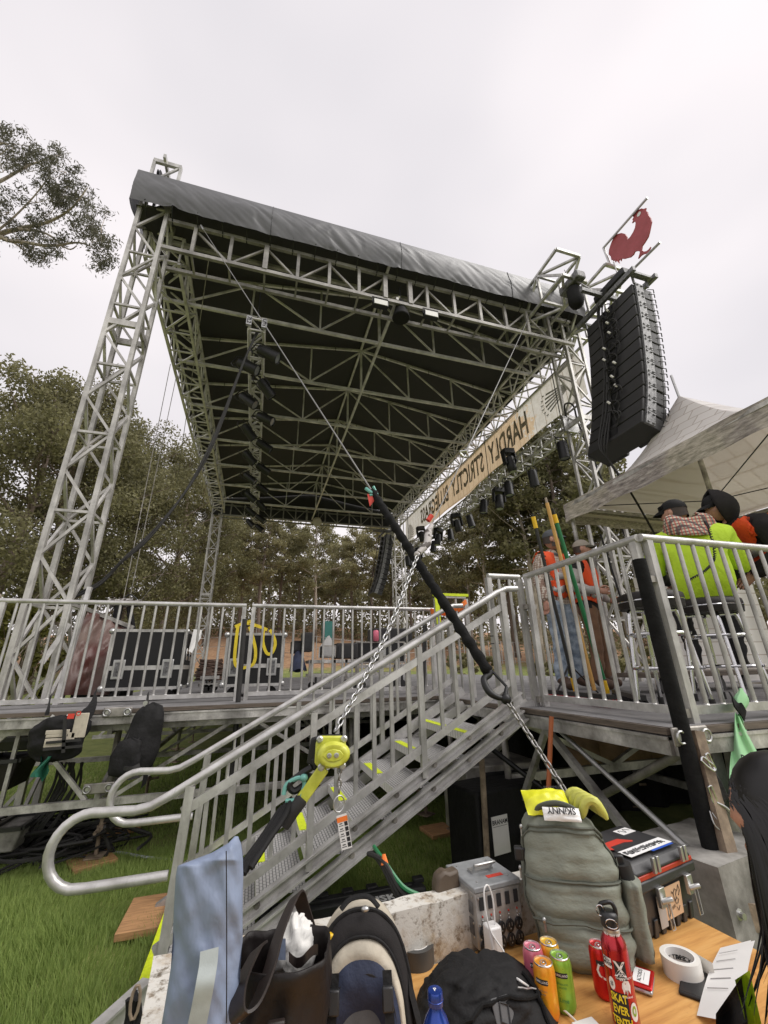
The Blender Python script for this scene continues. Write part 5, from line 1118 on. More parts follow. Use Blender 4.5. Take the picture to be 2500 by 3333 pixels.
def cart(X0, X1, Y, y, label):
    a = py(X0, Y, y); b = py(X1, Y, y); o = thing('gear_cart', label, 'cart', ((a.x+b.x)/2, y, D), 'wheeled carts on the deck'); mb = MB()
    for yy in (y, y+.55): mb.bx(a.x, b.x, yy-.02, yy+.02, a.z-.05, a.z); mb.bx(a.x, b.x, yy-.015, yy+.015, D+.2, D+.25)
    mb.each('rail', 'alu_worn', o); mb = MB()
    for k in range(5): x = lerp(a.x, b.x, k/4); mb.bx(x-.02, x+.02, y+.02, y+.53, a.z-.045, a.z-.005); mb.bx(x-.02, x+.02, y-.02, y+.02, D+.15, a.z)
    mb.each('frame_bar', 'steel_dull', o); wheels(o, a.x+.1, b.x-.1, y, y+.5); return o
cart(1010, 1165, 2148, 7.0, 'low silver cart carrying the small handled case'); cart(1160, 1325, 2165, 7.15, 'silver cart under the long black case'); cart(650, 712, 2225, 7.6, 'cart with coiled cables between the two big flight cases')
mb = MB(); rr = random.Random(2)
for k in range(16): c = py(683, 2190, 7.8); mb.tube([c+V((.22*math.cos(t*.5)*(1-.02*k)+rr.uniform(-.03, .03), .2*math.sin(t*.5), .02*k+rr.uniform(-.01, .01)-.1)) for t in range(13)], .014, 5)
tag(mb.build('cable_coil', 'boot', None), 'brown coil of cable on the cart between the flight cases', 'cable')
def tarp_heap(X0, X1, Y0, Y1, y, dep, name, label, m, cat, amp=.08):
    a = py(X0, Y1, y); b = py(X1, Y0, y)
    def fn(u, v): x = lerp(a.x, b.x, u); s = math.sin(math.pi*u)**.5 if 0 < u < 1 else 0; z = a.z+(b.z-a.z)*s*(math.sin(math.pi*min(1, v*1.0))**.7)+amp*noise.noise(V((x*5, v*5, 2))); return (x, y+dep*v, max(z, D+.01))
    mb = MB(); mb.grid(fn, 24, 14); o = mb.build(name, m, None, True); return tag(o, label, cat)
tarp_heap(948, 1002, 2120, 2185, 7.05, .5, 'blue_tarp', 'crumpled dark blue tarp over gear beyond the second flight case', 'navy_fabric', 'tarp')
p = py(1224, 2085, 7.15); o = local('drink_can', 'pink drink can standing on the long black case', 'can', (p.x, p.y, p.z-.01)); mb = MB(); mb.lathe([(.04, 0), (.05, .02), (.05, .16), (.04, .18)], 12); mb.build('body', 'can_pink', o, True); mb = MB(); mb.lathe([(.04, .181), (.0, .181)], 12, caps=False); mb.build('lid', 'lid', o)
mb = MB(); P0 = [py(X, Y, 8.6) for X, Y in ((1042, 2140), (1045, 2105), (1072, 2068), (1090, 2100), (1052, 2110), (1050, 2140))]; mb.add(P0+[p+V((0, .25, 0)) for p in P0], [(0, 5, 4, 3, 2, 1), (6, 7, 8, 9, 10, 11)]+[(i, (i+1) % 6, 6+(i+1) % 6, 6+i) for i in range(6)]); tag(mb.build('white_cover', 'white_cloth', None), 'white folded cover standing up behind the low cart', 'cover')
# red tarp over a sloping frame behind the tower
rt = thing('red_tarp', 'dark red vinyl tarp draped over a sloping frame behind the left tower', 'tarp', (-1.9, 6.7, D))
A_, B_, C_, D_ = py(290, 1985, 6.75), py(418, 2048, 6.75), py(360, 2262, 6.3), py(180, 2262, 6.3)
def tf(u, v): p = A_.lerp(B_, u).lerp(D_.lerp(C_, u), v); w = .1*noise.noise(V((u*3, v*3, 5)))+.05*noise.noise(V((u*7+v*4, v*6, 9))); return p+V((w*.4, -w-.12*math.sin(v*3), w*.5*math.sin(math.pi*v)))
mb = MB(); mb.grid(tf, 26, 26); mb.build('vinyl', 'tarp_red', rt, True); bpart(rt, 'edge_bar', A_+V((-.1, 0, .04)), B_+V((.06, 0, .02)), .05, 'alu_worn')
mb = MB(); mb.hexa([A_+V((0, .05, 0)), B_+V((0, .05, 0)), B_+V((0, .9, 0)), A_+V((0, .9, 0))]+[V((p.x, p.y, D)) for p in (A_+V((0, .05, 0)), B_+V((0, .05, 0)), B_+V((0, .9, 0)), A_+V((0, .9, 0)))][0:4]); mb.build('frame_box', 'black_fabric', rt)
tpd = thing('camera_tripod', 'black tripod with a grey bundle strapped on top behind the red tarp', 'tripod', tuple(py(420, 2075, 7.2))); c = py(405, 1965, 7.2)
mb = MB(); mb.tube(smooth_path([c+V((-.22, 0, -.01)), c+V((-.05, 0, .02)), c+V((.12, 0, 0)), c+V((.24, 0, .02))], 4), [.06, .07, .055, .05, .06, .07, .07, .065, .06, .05, .05, .055, .04], 10); mb.build('bundle', 'camo', tpd, True)
for (X, Y, w) in ((372, 2020, .06), (445, 2080, .03), (432, 2085, .025)): tpart(tpd, 'leg', [c+V(((X-405)*.002, 0, -.03)), py(X, Y+30, 7.2)], w, 'black_fabric', 8)
mb = MB(); mb.tube(smooth_path([c+V((-.05, 0, .05)), c+V((.05, 0, .14)), c+V((.16, 0, .07))], 4), .012, 6); mb.build('handle', 'black_metal', tpd)
# things under the decks
for (X, Y, y, w, h, dd, lb) in ((1650, 2600, 3.75, .75, .55, .5, 'black perforated speaker case in the dark under the wing'),):
    c = py(X, Y, y); o = local('speaker_case', lb, 'speaker case', (c.x, c.y, .28)); mb = MB(); mb.bx(-w/2, w/2, 0, dd, 0, h); mb.build('shell', 'steel_dull', o, bev=.01); mb = MB(); mb.bx(-w/2+.15, w/2-.04, -.006, 0, .05, h-.05); mb.build('grille', 'grille', o)
c = py(1632, 2712, 3.35); o = local('mesh_case', 'black case under the stair head with a white paper sign taped to it', 'case', (c.x, c.y, 0), .2); mb = MB(); mb.bx(-.2, .5, .012, .4, 0, c.z+.28); mb.build('shell', 'black_fabric', o, bev=.02)
mb = MB(); mb.bx(-.08, .08, .004, .008, c.z-.13, c.z+.11); pp_ = mb.build('paper_sign', 'paper', o); mb = MB(); add_text(mb, 'BRANAM', xf((0, .0025, c.z+.07), 90, 0, 0), .042, .9, .0008); mb.bx(-.07, .07, .0022, .003, c.z+.044, c.z+.046); mb.build('lettering', 'ink', pp_)
for i, (X, Y, w) in enumerate(((1985, 2480, .2), (2060, 2460, .22), (2130, 2480, .2), (1890, 2400, .16))):
    c = py(X, Y, 4.2); mb = MB(); mb.grid(lambda u, v: (c.x+w*(1+.15*math.sin(v*7))*math.cos(u*6.283), c.y+.15*math.sin(u*6.283), .62+.55*v+.02*math.sin(u*20)), 16, 7, wrap=True); mb.grid(lambda u, v: (c.x+w*v*math.cos(u*6.283), c.y+.15*v*math.sin(u*6.283), 1.19-.02*v), 16, 3, wrap=True); tag(mb.build('burlap_roll', 'brown_sack', None, True), 'brown burlap roll standing in the dark under the wing, %s from the left' % ('first' if X == 1890 else ORD[i+1]), 'roll', 'burlap rolls under the wing')
mb = MB(); rr = random.Random(12)
for k in range(46):
    c = py(rr.uniform(60, 330), 2640, rr.uniform(5.3, 6.2)); L = [V((c.x+rr.uniform(-.5, .5), c.y+rr.uniform(-.3, .3), abs(rr.gauss(.12, .1))+.02)) for _ in range(5)]; mb.tube(smooth_path(L, 4), rr.uniform(.009, .017), 5)
for k in range(14): c = py(rr.uniform(170, 270), 2520, 5.4); mb.tube(smooth_path([c+V((0, 0, .1)), c+V((rr.uniform(-.1, .1), .05, -.15)), V((c.x-.15, c.y, .3)), V((c.x-.35, c.y+.1, .1))], 4), .012, 5)
stuff(tag(mb.build('cable_heap', 'rubber', None, True), 'tangled heap of black cables on the lawn under the left deck', 'cables'))
def bin_(X0, X1, Y0, Y1, y, label, m, name='storage_bin'):
    a = py(X0, Y1, y); b = py(X1, Y0, y); o = thing(name, label, 'bin', (a.x, y, 0)); mb = MB(); z0 = max(a.z, .02)
    mb.hexa([(a.x+.04, y+.03, z0), (b.x-.04, y+.03, z0), (b.x-.04, y+.4, z0), (a.x+.04, y+.4, z0), (a.x, y, b.z), (b.x, y, b.z), (b.x, y+.45, b.z), (a.x, y+.45, b.z)]); mb.build('body', m, o, bev=.015)
    mb = MB()
    for (p, q) in (((a.x, y), (b.x, y)), ((b.x, y), (b.x, y+.45)), ((a.x, y), (a.x, y+.45)), ((a.x, y+.45), (b.x, y+.45))): mb.beam((*p, b.z+.01), (*q, b.z+.01), .04, .03)
    mb.each('rim_bar', 'black_plastic', o)
bin_(-120, 58, 2480, 2590, 5.0, 'dark brown tool bin hanging under the left end of the deck', 'leather'); bin_(-100, 120, 2405, 2455, 5.6, 'black flat tool chest under the left end of the deck', 'toolbox_plastic'); bin_(-60, 70, 2700, 2790, 5.2, 'grey bin on the lawn under the left end of the deck', 'concrete_grey')
# bags and rag hanging from the left railing
def lump(fn, nu, nv, m, name, par, wrap=True, sub=0): mb = MB(); mb.grid(fn, nu, nv, wrap); return mb.build(name, m, par, True, ang=180)
def bag_shape(c, w, h, d, taper=.8, amp=.03, seed=0, sq=2.6, lean=0.0):
    def fn(u, v):
        a = u*2*math.pi; ca, sa = math.cos(a), math.sin(a); k = (abs(ca)**sq+abs(sa)**sq)**(-1/sq); e = math.sin(math.pi*min(max(v, .0), 1))**.22 if 0 < v < 1 else 0.0
        s = lerp(1, taper, v)*e; n = amp*noise.noise(V((ca*1.5+seed, sa*1.5, v*3.2)))+amp*.4*noise.noise(V((ca*4+seed, sa*4, v*8)))
        return (c[0]+(w/2*s+n)*ca*k+lean*v*h, c[1]+(d/2*s+n)*sa*k, c[2]+h*v+n*.3)
    return fn
mbg = thing('messenger_bag', 'black and tan messenger bag with papers hanging from the left railing', 'bag', tuple(py(190, 2360, 4.810))); c = py(185, 2470, 4.740)
lump(bag_shape((c.x-.02, c.y, c.z-.02), .42, .36, .2, .95, .045, 1), 40, 24, 'black_fabric', 'body', mbg)
for (A1, A2, w_) in (((150, 2418), (262, 2408), .02), ((140, 2440), (268, 2428), .02), ((212, 2340), (206, 2450), .025)): mb = MB(); mb.beam(py(*A1, 4.6), py(*A2, 4.6), .012, w_); mb.build('seam_tape', 'rubber', mbg)
for (X0, Y0, X1, Y1) in ((147, 2405, 205, 2430), (150, 2378, 225, 2388), (150, 2392, 222, 2398), (218, 2385, 240, 2412), (248, 2322, 275, 2400)):
    a, b = py(X0, Y0, 4.615), py(X1, Y1, 4.615); mb = MB(); mb.bx(a.x, b.x, 4.610, 4.622, b.z, a.z); mb.build('tan_pocket', 'cream_fabric', mbg, bev=.004)
mb = MB(); mb.grid(lambda u, v: tuple(py(160+70*u, 2370-45*v*(.6+.4*math.sin(u*9)), 4.680+.08*v+.03*math.sin(u*14))), 14, 5); mb.build('papers', 'white_cloth', mbg, True)
def band(par, name, pts, w, m, n=V((0, 1, 0)), k=5):
    P = smooth_path(pts, k); mb = MB(); vs = []
    for i, p in enumerate(P):
        t = (P[min(i+1, len(P)-1)]-P[max(i-1, 0)]).normalized(); s = t.cross(n)
        s = (s.normalized() if s.length > .05 else V((1, 0, 0)))*(w/2 if not isinstance(w, list) else w[min(i*len(w)//len(P), len(w)-1)]/2); e = n*.004; vs += [p-s-e, p+s-e, p+s+e, p-s+e]
    N_ = len(P); fs = [(0, 3, 2, 1), (4*N_-4, 4*N_-3, 4*N_-2, 4*N_-1)]
    for i in range(N_-1):
        for q in range(4): fs.append((4*i+q, 4*i+(q+1) % 4, 4*i+4+(q+1) % 4, 4*i+4+q))
    mb.add(vs, fs); return mb.build(name, m, par, True)
band(mbg, 'strap', [py(312, 2248, 5.33), py(298, 2290, 4.760), py(280, 2330, 4.660), py(262, 2340, 4.660)], [.05, .1, .1, .05], 'black_fabric'); band(mbg, 'strap', [py(165, 2262, 5.33), py(158, 2300, 4.760), py(152, 2328, 4.680)], .03, 'black_fabric')
mb = MB(); q = py(256, 2322, 4.590); mb.lathe([(.012, 0), (.02, 0)], 10, Matrix.Translation(q) @ Matrix.Rotation(R_(90), 4, 'X'), caps=False); mb.bx(q.x-.08, q.x-.03, 4.590, 4.595, q.z-.04, q.z); mb.build('red_tag', 'ink_red', mbg)
gr = thing('green_rag', 'green rag hanging below the messenger bag', 'rag', tuple(py(140, 2500, 4.710)))
mb = MB(); mb.grid(lambda u, v: tuple(py(132+45*u-28*v+8*math.sin(v*5+u*3), 2462+(68 if u < .6 else 85-30*(u-.6)/.4)*v, 4.660+.05*math.sin(u*9+v*2))), 14, 9); mb.build('cloth', 'green_rag', gr, True)
bbp = thing('hanging_backpack', 'black backpack hanging upside from the left railing by a strap', 'backpack', tuple(py(430, 2450, 4.760))); c = py(415, 2535, 4.610)
lump(bag_shape((c.x+.02, c.y, c.z+.02), .36, .58, .24, .62, .03, 4, 2.4, .14), 28, 18, 'black_fabric', 'body', bbp)
lump(bag_shape((c.x-.03, c.y-.11, c.z+.03), .26, .3, .1, .8, .02, 5, 2.4, .1), 22, 12, 'black_fabric', 'front_pocket', bbp)
mb = MB(); c2 = py(430, 2480, 4.55); mb.tube(smooth_path([py(395, 2545, 4.5), py(410, 2480, 4.47), py(440, 2420, 4.5), py(470, 2385, 4.53)], 5), .006, 6); mb.tube(smooth_path([py(375, 2530, 4.55), py(395, 2440, 4.52), py(430, 2370, 4.55)], 5), .005, 6); mb.each('zipper', 'rubber', bbp, smooth=True)
for (A1, A2) in (((400, 2500), (455, 2490)), ((392, 2530), (455, 2525))): band(bbp, 'compression_strap', [py(*A1, 4.47), py((A1[0]+A2[0])/2, A1[1]+2, 4.44), py(*A2, 4.47)], .03, 'rubber')
band(bbp, 'strap', [py(482, 2255, 5.34), py(478, 2290, 4.680), py(470, 2320, 4.610), py(462, 2350, 4.560)], .04, 'rubber'); band(bbp, 'shoulder_strap', [py(478, 2345, 4.98), py(485, 2420, 4.9), py(480, 2500, 4.93), py(466, 2560, 4.560)], .055, 'black_fabric')
mb = MB(); q = py(470, 2308, 4.580); mb.tube([q+V((0, 0, .06)), q+V((0, 0, -.07))], .008, 6); mb.lathe([(.012, -.01), (.02, -.01), (.02, .01), (.012, .01)], 8, Matrix.Translation(q+V((0, 0, .05))) @ Matrix.Rotation(R_(90), 4, 'X')); mb.build('clip', 'galv', bbp)
# green plastic bag knotted on the front rail of the wing
gb = thing('plastic_bag', 'pale green plastic bag knotted to the wing railing with black tape', 'plastic bag', tuple(py(2420, 2450, 1.85)))
def pb(u, v):
    X = lerp(2400, 2458, v)+(lerp(8, 78, min(1, v*1.2)))*math.cos(u*6.283)+6*math.sin(u*17+v*6)*v; Y = lerp(2325, 2640, v)+6*math.sin(u*12); return tuple(py(X, Y, 1.84-.05*math.sin(u*6.283)*(.2+v)+.015*math.sin(u*25+v*8)))
mb = MB(); mb.grid(pb, 34, 18, True); mb.build('bag', 'green_bag', gb, True, ang=180)
def pk(u, v): X = 2412+(4+22*math.sin(math.pi*min(v*1.1, 1)))*math.cos(u*6.283)+3*math.sin(u*19); return tuple(py(X, 2318-78*v, 1.86-.03*math.sin(u*6.283)))
mb = MB(); mb.grid(pk, 20, 9, True); mb.build('knot', 'green_bag', gb, True, ang=180); band(gb, 'tape', [py(2382, 2268, 1.89), py(2398, 2290, 1.83), py(2415, 2312, 1.83), py(2425, 2330, 1.85)], .06, 'black_foam')
mb = MB(); add_text(mb, 'D\nIC', Matrix.Translation(py(2425, 2490, 1.75)) @ Euler((R_(90), R_(8), 0)).to_matrix().to_4x4(), .05, 1, .001); mb.build('print', 'ink', gb)

# ------------------------------------------------------------------ guy lines, chains, lever hoist
LK = {}
def link_mesh(pitch, m):
    k = (pitch, m)
    if k not in LK:
        r = pitch*.155; a = pitch*.5; w = pitch*.33; pts = []
        for t in range(12): an = 2*math.pi*t/12; pts.append((w*math.cos(an), 0, (a-w*.35)*(1 if math.sin(an) > 0.01 else -1 if math.sin(an) < -.01 else 0)*.5+w*1.05*math.sin(an)))
        mb = MB(); mb.tube(pts, r, 7, closed=True); me = mb.mesh('link'); me.materials.append(M_[m]); me.shade_smooth(); LK[k] = me
    return LK[k]
def chain(par, pts, pitch, m):
    P = smooth_path(pts, 12) if len(pts) > 2 else [V(pts[0]), V(pts[1])]; me = link_mesh(pitch, m); d = 0.0; k = 0; i = 0; pos = P[0].copy()
    L = [0]
    for a, b in zip(P, P[1:]): L.append(L[-1]+(b-a).length)
    n = int(L[-1]/pitch)
    for k in range(n):
        s = (k+.5)*pitch
        while i < len(P)-2 and L[i+1] < s: i += 1
        t = (P[i+1]-P[i]).normalized(); c = P[i]+t*(s-L[i]); q = t.to_track_quat('Z', 'Y')
        inst(me, 'link', par, c, (q @ Euler((0, 0, R_(90*(k % 2)+20))).to_quaternion()).to_euler())
TA = py(663, 748, 6.0); PA_ = pdist(1872, 2625, 2.35)
ga = thing('guy_line', 'guy wire from the roof ending in a black padded sleeve, hook and chain', 'guy line', tuple(PA_), 'roof guy lines')
s0, s1, s2, s3 = at_row(TA, PA_, 1600), at_row(TA, PA_, 2185), at_row(TA, PA_, 2255), PA_
tpart(ga, 'wire', [TA, s0], .0065, 'wire', 8); mb = MB(); P = [s0.lerp(s1, i/60) for i in range(61)]; mb.tube([p+V((.003*math.sin(i*1.9), .003*math.cos(i*2.3), 0)) for i, p in enumerate(P)], [.03+.0035*math.sin(i*1.7)+.004*noise.noise(V((i*.5, 0, 0))) for i in range(61)], 12); mb.build('sleeve', 'black_foam', ga, True, ang=180)
ax = (s2-s1).normalized(); sd = ax.cross(V((0, 1, 0))).normalized()
mb = MB(); mb.tube(smooth_path([s1-ax*.02, s1+ax*.015, s1+ax*.03-sd*.05, s1+ax*.1-sd*.06, s1+ax*.15-sd*.01, s1+ax*.11+sd*.045], 5), [.02, .02, .02, .02, .019, .018, .018, .018, .018, .018, .018, .018, .019, .019, .019, .019, .018, .016, .015, .014, .014, .013, .012, .011, .01, .008], 10); mb.tube([s1+sd*.02, s1+ax*.11+sd*.045], .008, 6); mb.ell(tuple(s1+ax*.16), .028, 10, 7); mb.build('hook', 'black_metal', ga, True)
chain(ga, [s1+ax*.17, s3], .034, 'chain_dark')
mb = MB(); mb.tube([s0+V((-.05, 0, .02)), s0+V((-.02, -.03, -.02)), s0+V((.03, -.02, -.04))], .014, 7); mb.tube([s0+V((0, -.03, .03)), s0+V((.03, -.03, -.03)), s0+V((-.03, -.03, -.05))], .011, 7); mb.build('shackle', 'shackle_green', ga, True); mb = MB(); mb.grid(lambda u, v: tuple(s0+V((-.05+.02*v+.05*u, -.035, -.04-.1*v*(1-.7*u)))), 4, 4); mb.build('red_flag', 'ink_red', ga)
tpart(ga, 'wire_clip', [TA+V((-.06, 0, .1)), TA], .02, 'galv', 6)
TB = py(1722, 1033, 6.05); HB = pdist(1082, 2398, 1.82)
gbl = thing('guy_line', 'guy wire crossing the banner and running as a silver chain to the yellow hoist', 'guy line', tuple(HB), 'roof guy lines')
b1, b2, b3 = at_row(TB, HB, 1478), at_row(TB, HB, 1705), at_row(TB, HB, 1800)
tpart(gbl, 'wire', [TB, b1], .0065, 'wire', 8); tpart(gbl, 'wire', [b1, b2], .004, 'wire', 8)
mb = MB(); mb.tube([b1+V((-.05, 0, .01)), b1+V((0, -.02, .02)), b1+V((.03, 0, -.02)), b1+V((-.02, 0, -.03)), b1+V((-.05, 0, 0))], .016, 7); mb.build('shackle', 'galv', gbl, True)
mb = MB(); mb.tube([b2, b2.lerp(b3, .3), b2.lerp(b3, .7)+V((.03, 0, 0)), b3], [.012, .026, .024, .018], 10); mb.ell(tuple(b3+V((-.01, 0, -.01))), .02, 10, 7); mb.build('hook_block', 'camo', gbl, True); mb = MB(); mb.tube([b2+V((-.03, 0, .02)), b2+V((.0, 0, .06))], .018, 6); mb.build('red_clip', 'ink_red', gbl, True)
chain(gbl, [b3, b3.lerp(HB, .5)+V((0, 0, -.06)), HB], .03, 'chain')
# the lever hoist itself
hc = pdist(1078, 2447, 1.8); lh = thing('lever_hoist', 'neon yellow lever chain hoist with a pig-snout shaped cover', 'lever hoist', tuple(hc))
fw = V((-hc.x, -hc.y, 0)).normalized(); Mh = Matrix.Translation(hc) @ fw.to_track_quat('Z', 'Y').to_matrix().to_4x4()   # local z faces the camera, y up
U = lambda x, y, z: (x*.0011, y*.00098, z*.0011)
sq = [(-42, 58), (42, 55), (50, 42), (51, -34), (40, -52), (-36, -56), (-56, -34), (-54, 34)]
mb = MB()
def plate(mb, poly, z0, z1, s0=1, s1=1):
    n = len(poly); mb.add([U(p[0]*s0, p[1]*s0, z0) for p in poly]+[U(p[0]*s1, p[1]*s1, z1) for p in poly], [tuple(range(n-1, -1, -1)), tuple(range(n, 2*n))]+[(i, (i+1) % n, n+(i+1) % n, n+i) for i in range(n)], Mh)
plate(mb, sq, 0, 14); mb.build('cover_flange', 'hoist_yellow', lh, bev=.006)
n_ = 24; prof_ = ((1.0, 12), (1.02, 22), (.98, 42), (.86, 52), (.6, 53), (.45, 50))
mb = MB(); mb.add([U(8+56*s*math.cos(2*math.pi*q/n_), -2+42*s*math.sin(2*math.pi*q/n_), z*1.2) for s, z in prof_ for q in range(n_)], [(i*n_+q, i*n_+(q+1) % n_, (i+1)*n_+(q+1) % n_, (i+1)*n_+q) for i in range(5) for q in range(n_)]+[tuple(5*n_+q for q in range(n_))], Mh); mb.build('snout_cover', 'hoist_yellow', lh, True, ang=60)
mb = MB(); plate(mb, [(-28, 0), (-10, 17), (8, 20), (30, 15), (42, 0), (33, -15), (8, -22), (-12, -17)], 60, 66); mb.build('badge', 'hoist_yellow', lh, bev=.002)
mb = MB()
for x in (-6, 18): mb.lathe([(.009, 0), (.009, .004), (.005, .005), (.004, .002)], 10, Mh @ Matrix.Translation(U(x, 0, 65)))
for x, y in ((-40, 47), (44, 45), (-33, -47), (40, -45)): mb.lathe([(.013, 0), (.013, .008), (.008, .012)], 10, Mh @ Matrix.Translation(U(x, y, 13)))
mb.each('bolt', 'galv', lh, smooth=True)
mb = MB(); plate(mb, [(-72, 46), (-34, 56), (34, 56), (40, -48), (-34, -60), (-84, -36)], -36, -4); mb.tube([Mh @ V(U(-58, -20, -15)), Mh @ V(U(-52, -60, -15))], .018, 8); mb.build('body', 'black_metal', lh, bev=.004)
mb = MB(); L0, L1 = Mh @ V(U(-22, -50, 10)), Mh @ V(U(-95, -150, 14)); mb.beam(L0, L1, .042, .02, up=fw); mb.build('lever', 'hoist_yellow', lh, bev=.004); mb = MB(); L2 = Mh @ V(U(-148, -222, 16)); mb.tube([L1-(L2-L1)*.1, L1, L1.lerp(L2, .5), L2], [.02, .024, .023, .025], 12); mb.build('grip', 'rubber', lh, True)
mb = MB(); HK = Mh @ V(U(-66, -52, -5)); HE = Mh @ V(U(-118, -112, 0)); mb.tube(smooth_path([HK, HK.lerp(HE, .3)+V((-.02, 0, 0)), HK.lerp(HE, .8)+V((-.032, 0, 0)), HE+V((0, 0, -.012)), HK.lerp(HE, .7)+V((.03, 0, 0)), HK.lerp(HE, .35)+V((.02, 0, 0))], 5), .012, 8); mb.build('bottom_hook', 'black_metal', lh, True)
mb = MB(); mb.tube(smooth_path([HE+V((-.04, 0, -.02)), HE+V((-.03, 0, .012)), HE+V((.012, -.015, .032)), HE+V((.032, -.02, .012)), HE+V((.012, -.02, -.032)), HE+V((-.03, 0, -.04))], 4), .008, 8); mb.ell(tuple(HE+V((.028, -.022, .032))), (.016, .016, .013), 9, 6); mb.build('shackle', 'shackle_green', lh, True)
c0 = Mh @ V(U(30, -52, 0)); chain(lh, [c0, c0+V((0, 0, -.085))], .021, 'chain_dark'); ce = c0+V((0, 0, -.1))
mb = MB(); mb.tube([ce+V((.022*math.sin(t*.52), .008*math.sin(t*.52), -.018+.026*math.cos(t*.52))) for t in range(12)], .0028, 7, closed=True); mb.build('ring', 'galv', lh, True)
tg = Matrix.Translation(ce+V((.008, -.01, -.05))) @ fw.to_track_quat('Z', 'Y').to_matrix().to_4x4() @ Euler((0, 0, R_(12))).to_matrix().to_4x4()
mb = MB(); mb.bx(-.019, .019, -.105, .0, -.001, .001, tg); t_ = mb.build('tag', 'paper', lh)
mb = MB(); mb.bx(-.0191, .0191, -.022, -.006, .0012, .0016, tg); mb.build('tag_header', 'ribbon_orange', t_); mb = MB()
for i in range(5): mb.bx(.005, .017, -.1+.016*i, -.087+.016*i, .0012, .0016, tg); mb.bx(-.016, .001, -.098+.016*i, -.096+.016*i, .0012, .0016, tg); mb.bx(-.013, -.002, -.092+.016*i, -.089+.016*i, .0012, .0016, tg)
mb.build('tag_print', 'ink', t_)
SE = pdist(770, 2870, 1.62); sl = thing('round_sling', 'black webbing sling running down from the hoist behind the blue bag', 'sling', tuple(SE))
for i in range(5):
    o_ = V((.016*(i-2), .006*(i % 2), .012*(i-2))); mb = MB(); a_ = HE+V((-.03, 0, -.05)); mb.tube(smooth_path([a_+o_*.6, a_.lerp(SE, .3)+o_*1.2+V((0, 0, -.01)), a_.lerp(SE, .7)+o_*1.3, SE+o_*1.2], 5), .0095, 7); mb.build('strand', 'black_fabric', sl, True)
# feed cable slung from the roof to the left tower, and thin stay wires
fc = smooth_path([py(840, 1070, 6.8), py(790, 1180, 6.7), py(690, 1440, 6.6), py(600, 1600, 6.5), py(480, 1750, 6.4), py(390, 1830, 6.3), py(310, 1905, 6.3), py(180, 1970, 6.3)], 6)
o = thing('feed_cable', 'thick black cable bundle sagging from the roof down to the left tower', 'cable', tuple(fc[-1]))
for k in range(3): tpart(o, 'cable', [p+V((.012*k, .02*math.sin(i*.4+k), .02*math.cos(i*.5+k*2))) for i, p in enumerate(fc)], .017, 'rubber', 6)
for i, (a, ya, b, yb, lb) in enumerate((((555, 1185), 9.0, (400, 1960), 9.0, 'thin stay wire down from the left roof edge, left one'), ((576, 1215), 9.4, (420, 1960), 9.4, 'thin stay wire down from the left roof edge, right one'), ((680, 840), 6.15, (520, 1960), 20.0, 'thin rope from the near roof corner to the far lawn'), ((690, 1665), 20.5, (450, 1965), 12.0, 'thin rope from the far left roof corner to the deck'))):
    mb = MB(); mb.tube([py(*a, ya), py(*b, yb)], .008, 5); tag(mb.build('stay_wire', 'steel_dull', None), lb, 'wire', 'thin stay wires')
# ------------------------------------------------------------------ frame tent over the wing
def tent():
    zx, x0, x1, y0, y1 = 3.8, 4.68, 8.2, 1.75, 5.12; o = thing('frame_tent', 'peaked frame tent with printed barn-wood valance at the right', 'tent', ((x0+x1)/2, (y0+y1)/2, D))
    pk = pxx(2210, 1290, 6.35); pk = V((6.35, pk.y, pk.z)); hv = .3
    C4 = [V((x0, y0, zx+hv)), V((x1, y0, zx+hv)), V((x1, y1, zx+hv)), V((x0, y1, zx+hv))]
    for i in range(4):
        a, b = C4[i], C4[(i+1) % 4]
        for m, dz, nm in (('brick_print', .012, 'roof_panel'), ('tent_inside', 0, 'lining')):
            def fn(u, v): p = a.lerp(b, u).lerp(pk, v); p.z -= .5*math.sin(math.pi*v)**1.0*(1-.35*math.sin(math.pi*u))*(.9-.3*v); return (p.x, p.y, p.z+dz)
            mb = MB(); mb.grid(fn, 14, 14); mb.build(nm, m, o, True)
        def vf(u, v): p = a.lerp(b, u); n = V((b.y-a.y, a.x-b.x, 0)).normalized(); k = .025+.02*noise.noise(V((p.x*2, p.y*2, v*2))); return tuple(p+n*k+V((0, 0, -hv*v+.012*math.sin(u*25)*v)))
        mb = MB(); mb.grid(vf, 50, 5); mb.build('valance', 'valance', o, True)
        bpart(o, 'eave_bar', a+V((0, 0, -.05)), b+V((0, 0, -.05)), .05, 'alu_worn')
        bpart(o, 'lower_bar', a.lerp(V((6.4, 3.4, a.z)), .03)+V((0, 0, -.16)), b.lerp(V((6.4, 3.4, b.z)), .03)+V((0, 0, -.16)), .04, 'tent_inside')
    ms = pxx(2325, 1640, 6.35); ms = V((pk.x, pk.y, min(ms.z, pk.z-.9)))
    tpart(o, 'mast', [pk+V((0, 0, -.1)), ms], .035, 'alu_worn', 10); tpart(o, 'finial', [pk+V((0, 0, -.02)), pk+V((-.02, 0, .42))], .02, 'galv', 8)
    for c in C4: tpart(o, 'stay_wire', [ms+V((0, 0, .05)), c+V((0, 0, -.03))], .008, 'black_metal', 5)
    for (x, y) in ((x0+.06, y1-.06), (x1-.06, y1-.06), (x1-.06, y0+.06)): tpart(o, 'leg', [(x, y, D), (x, y, zx+hv)], .032, 'alu_worn', 10)
    mb = MB(); mb.grid(lambda u, v: (5.6+2.6*u, 4.98+.03*math.sin(u*30), D+.02+1.55*v), 40, 3); mb.build('side_wall', 'brick_print', o, True)
tent()
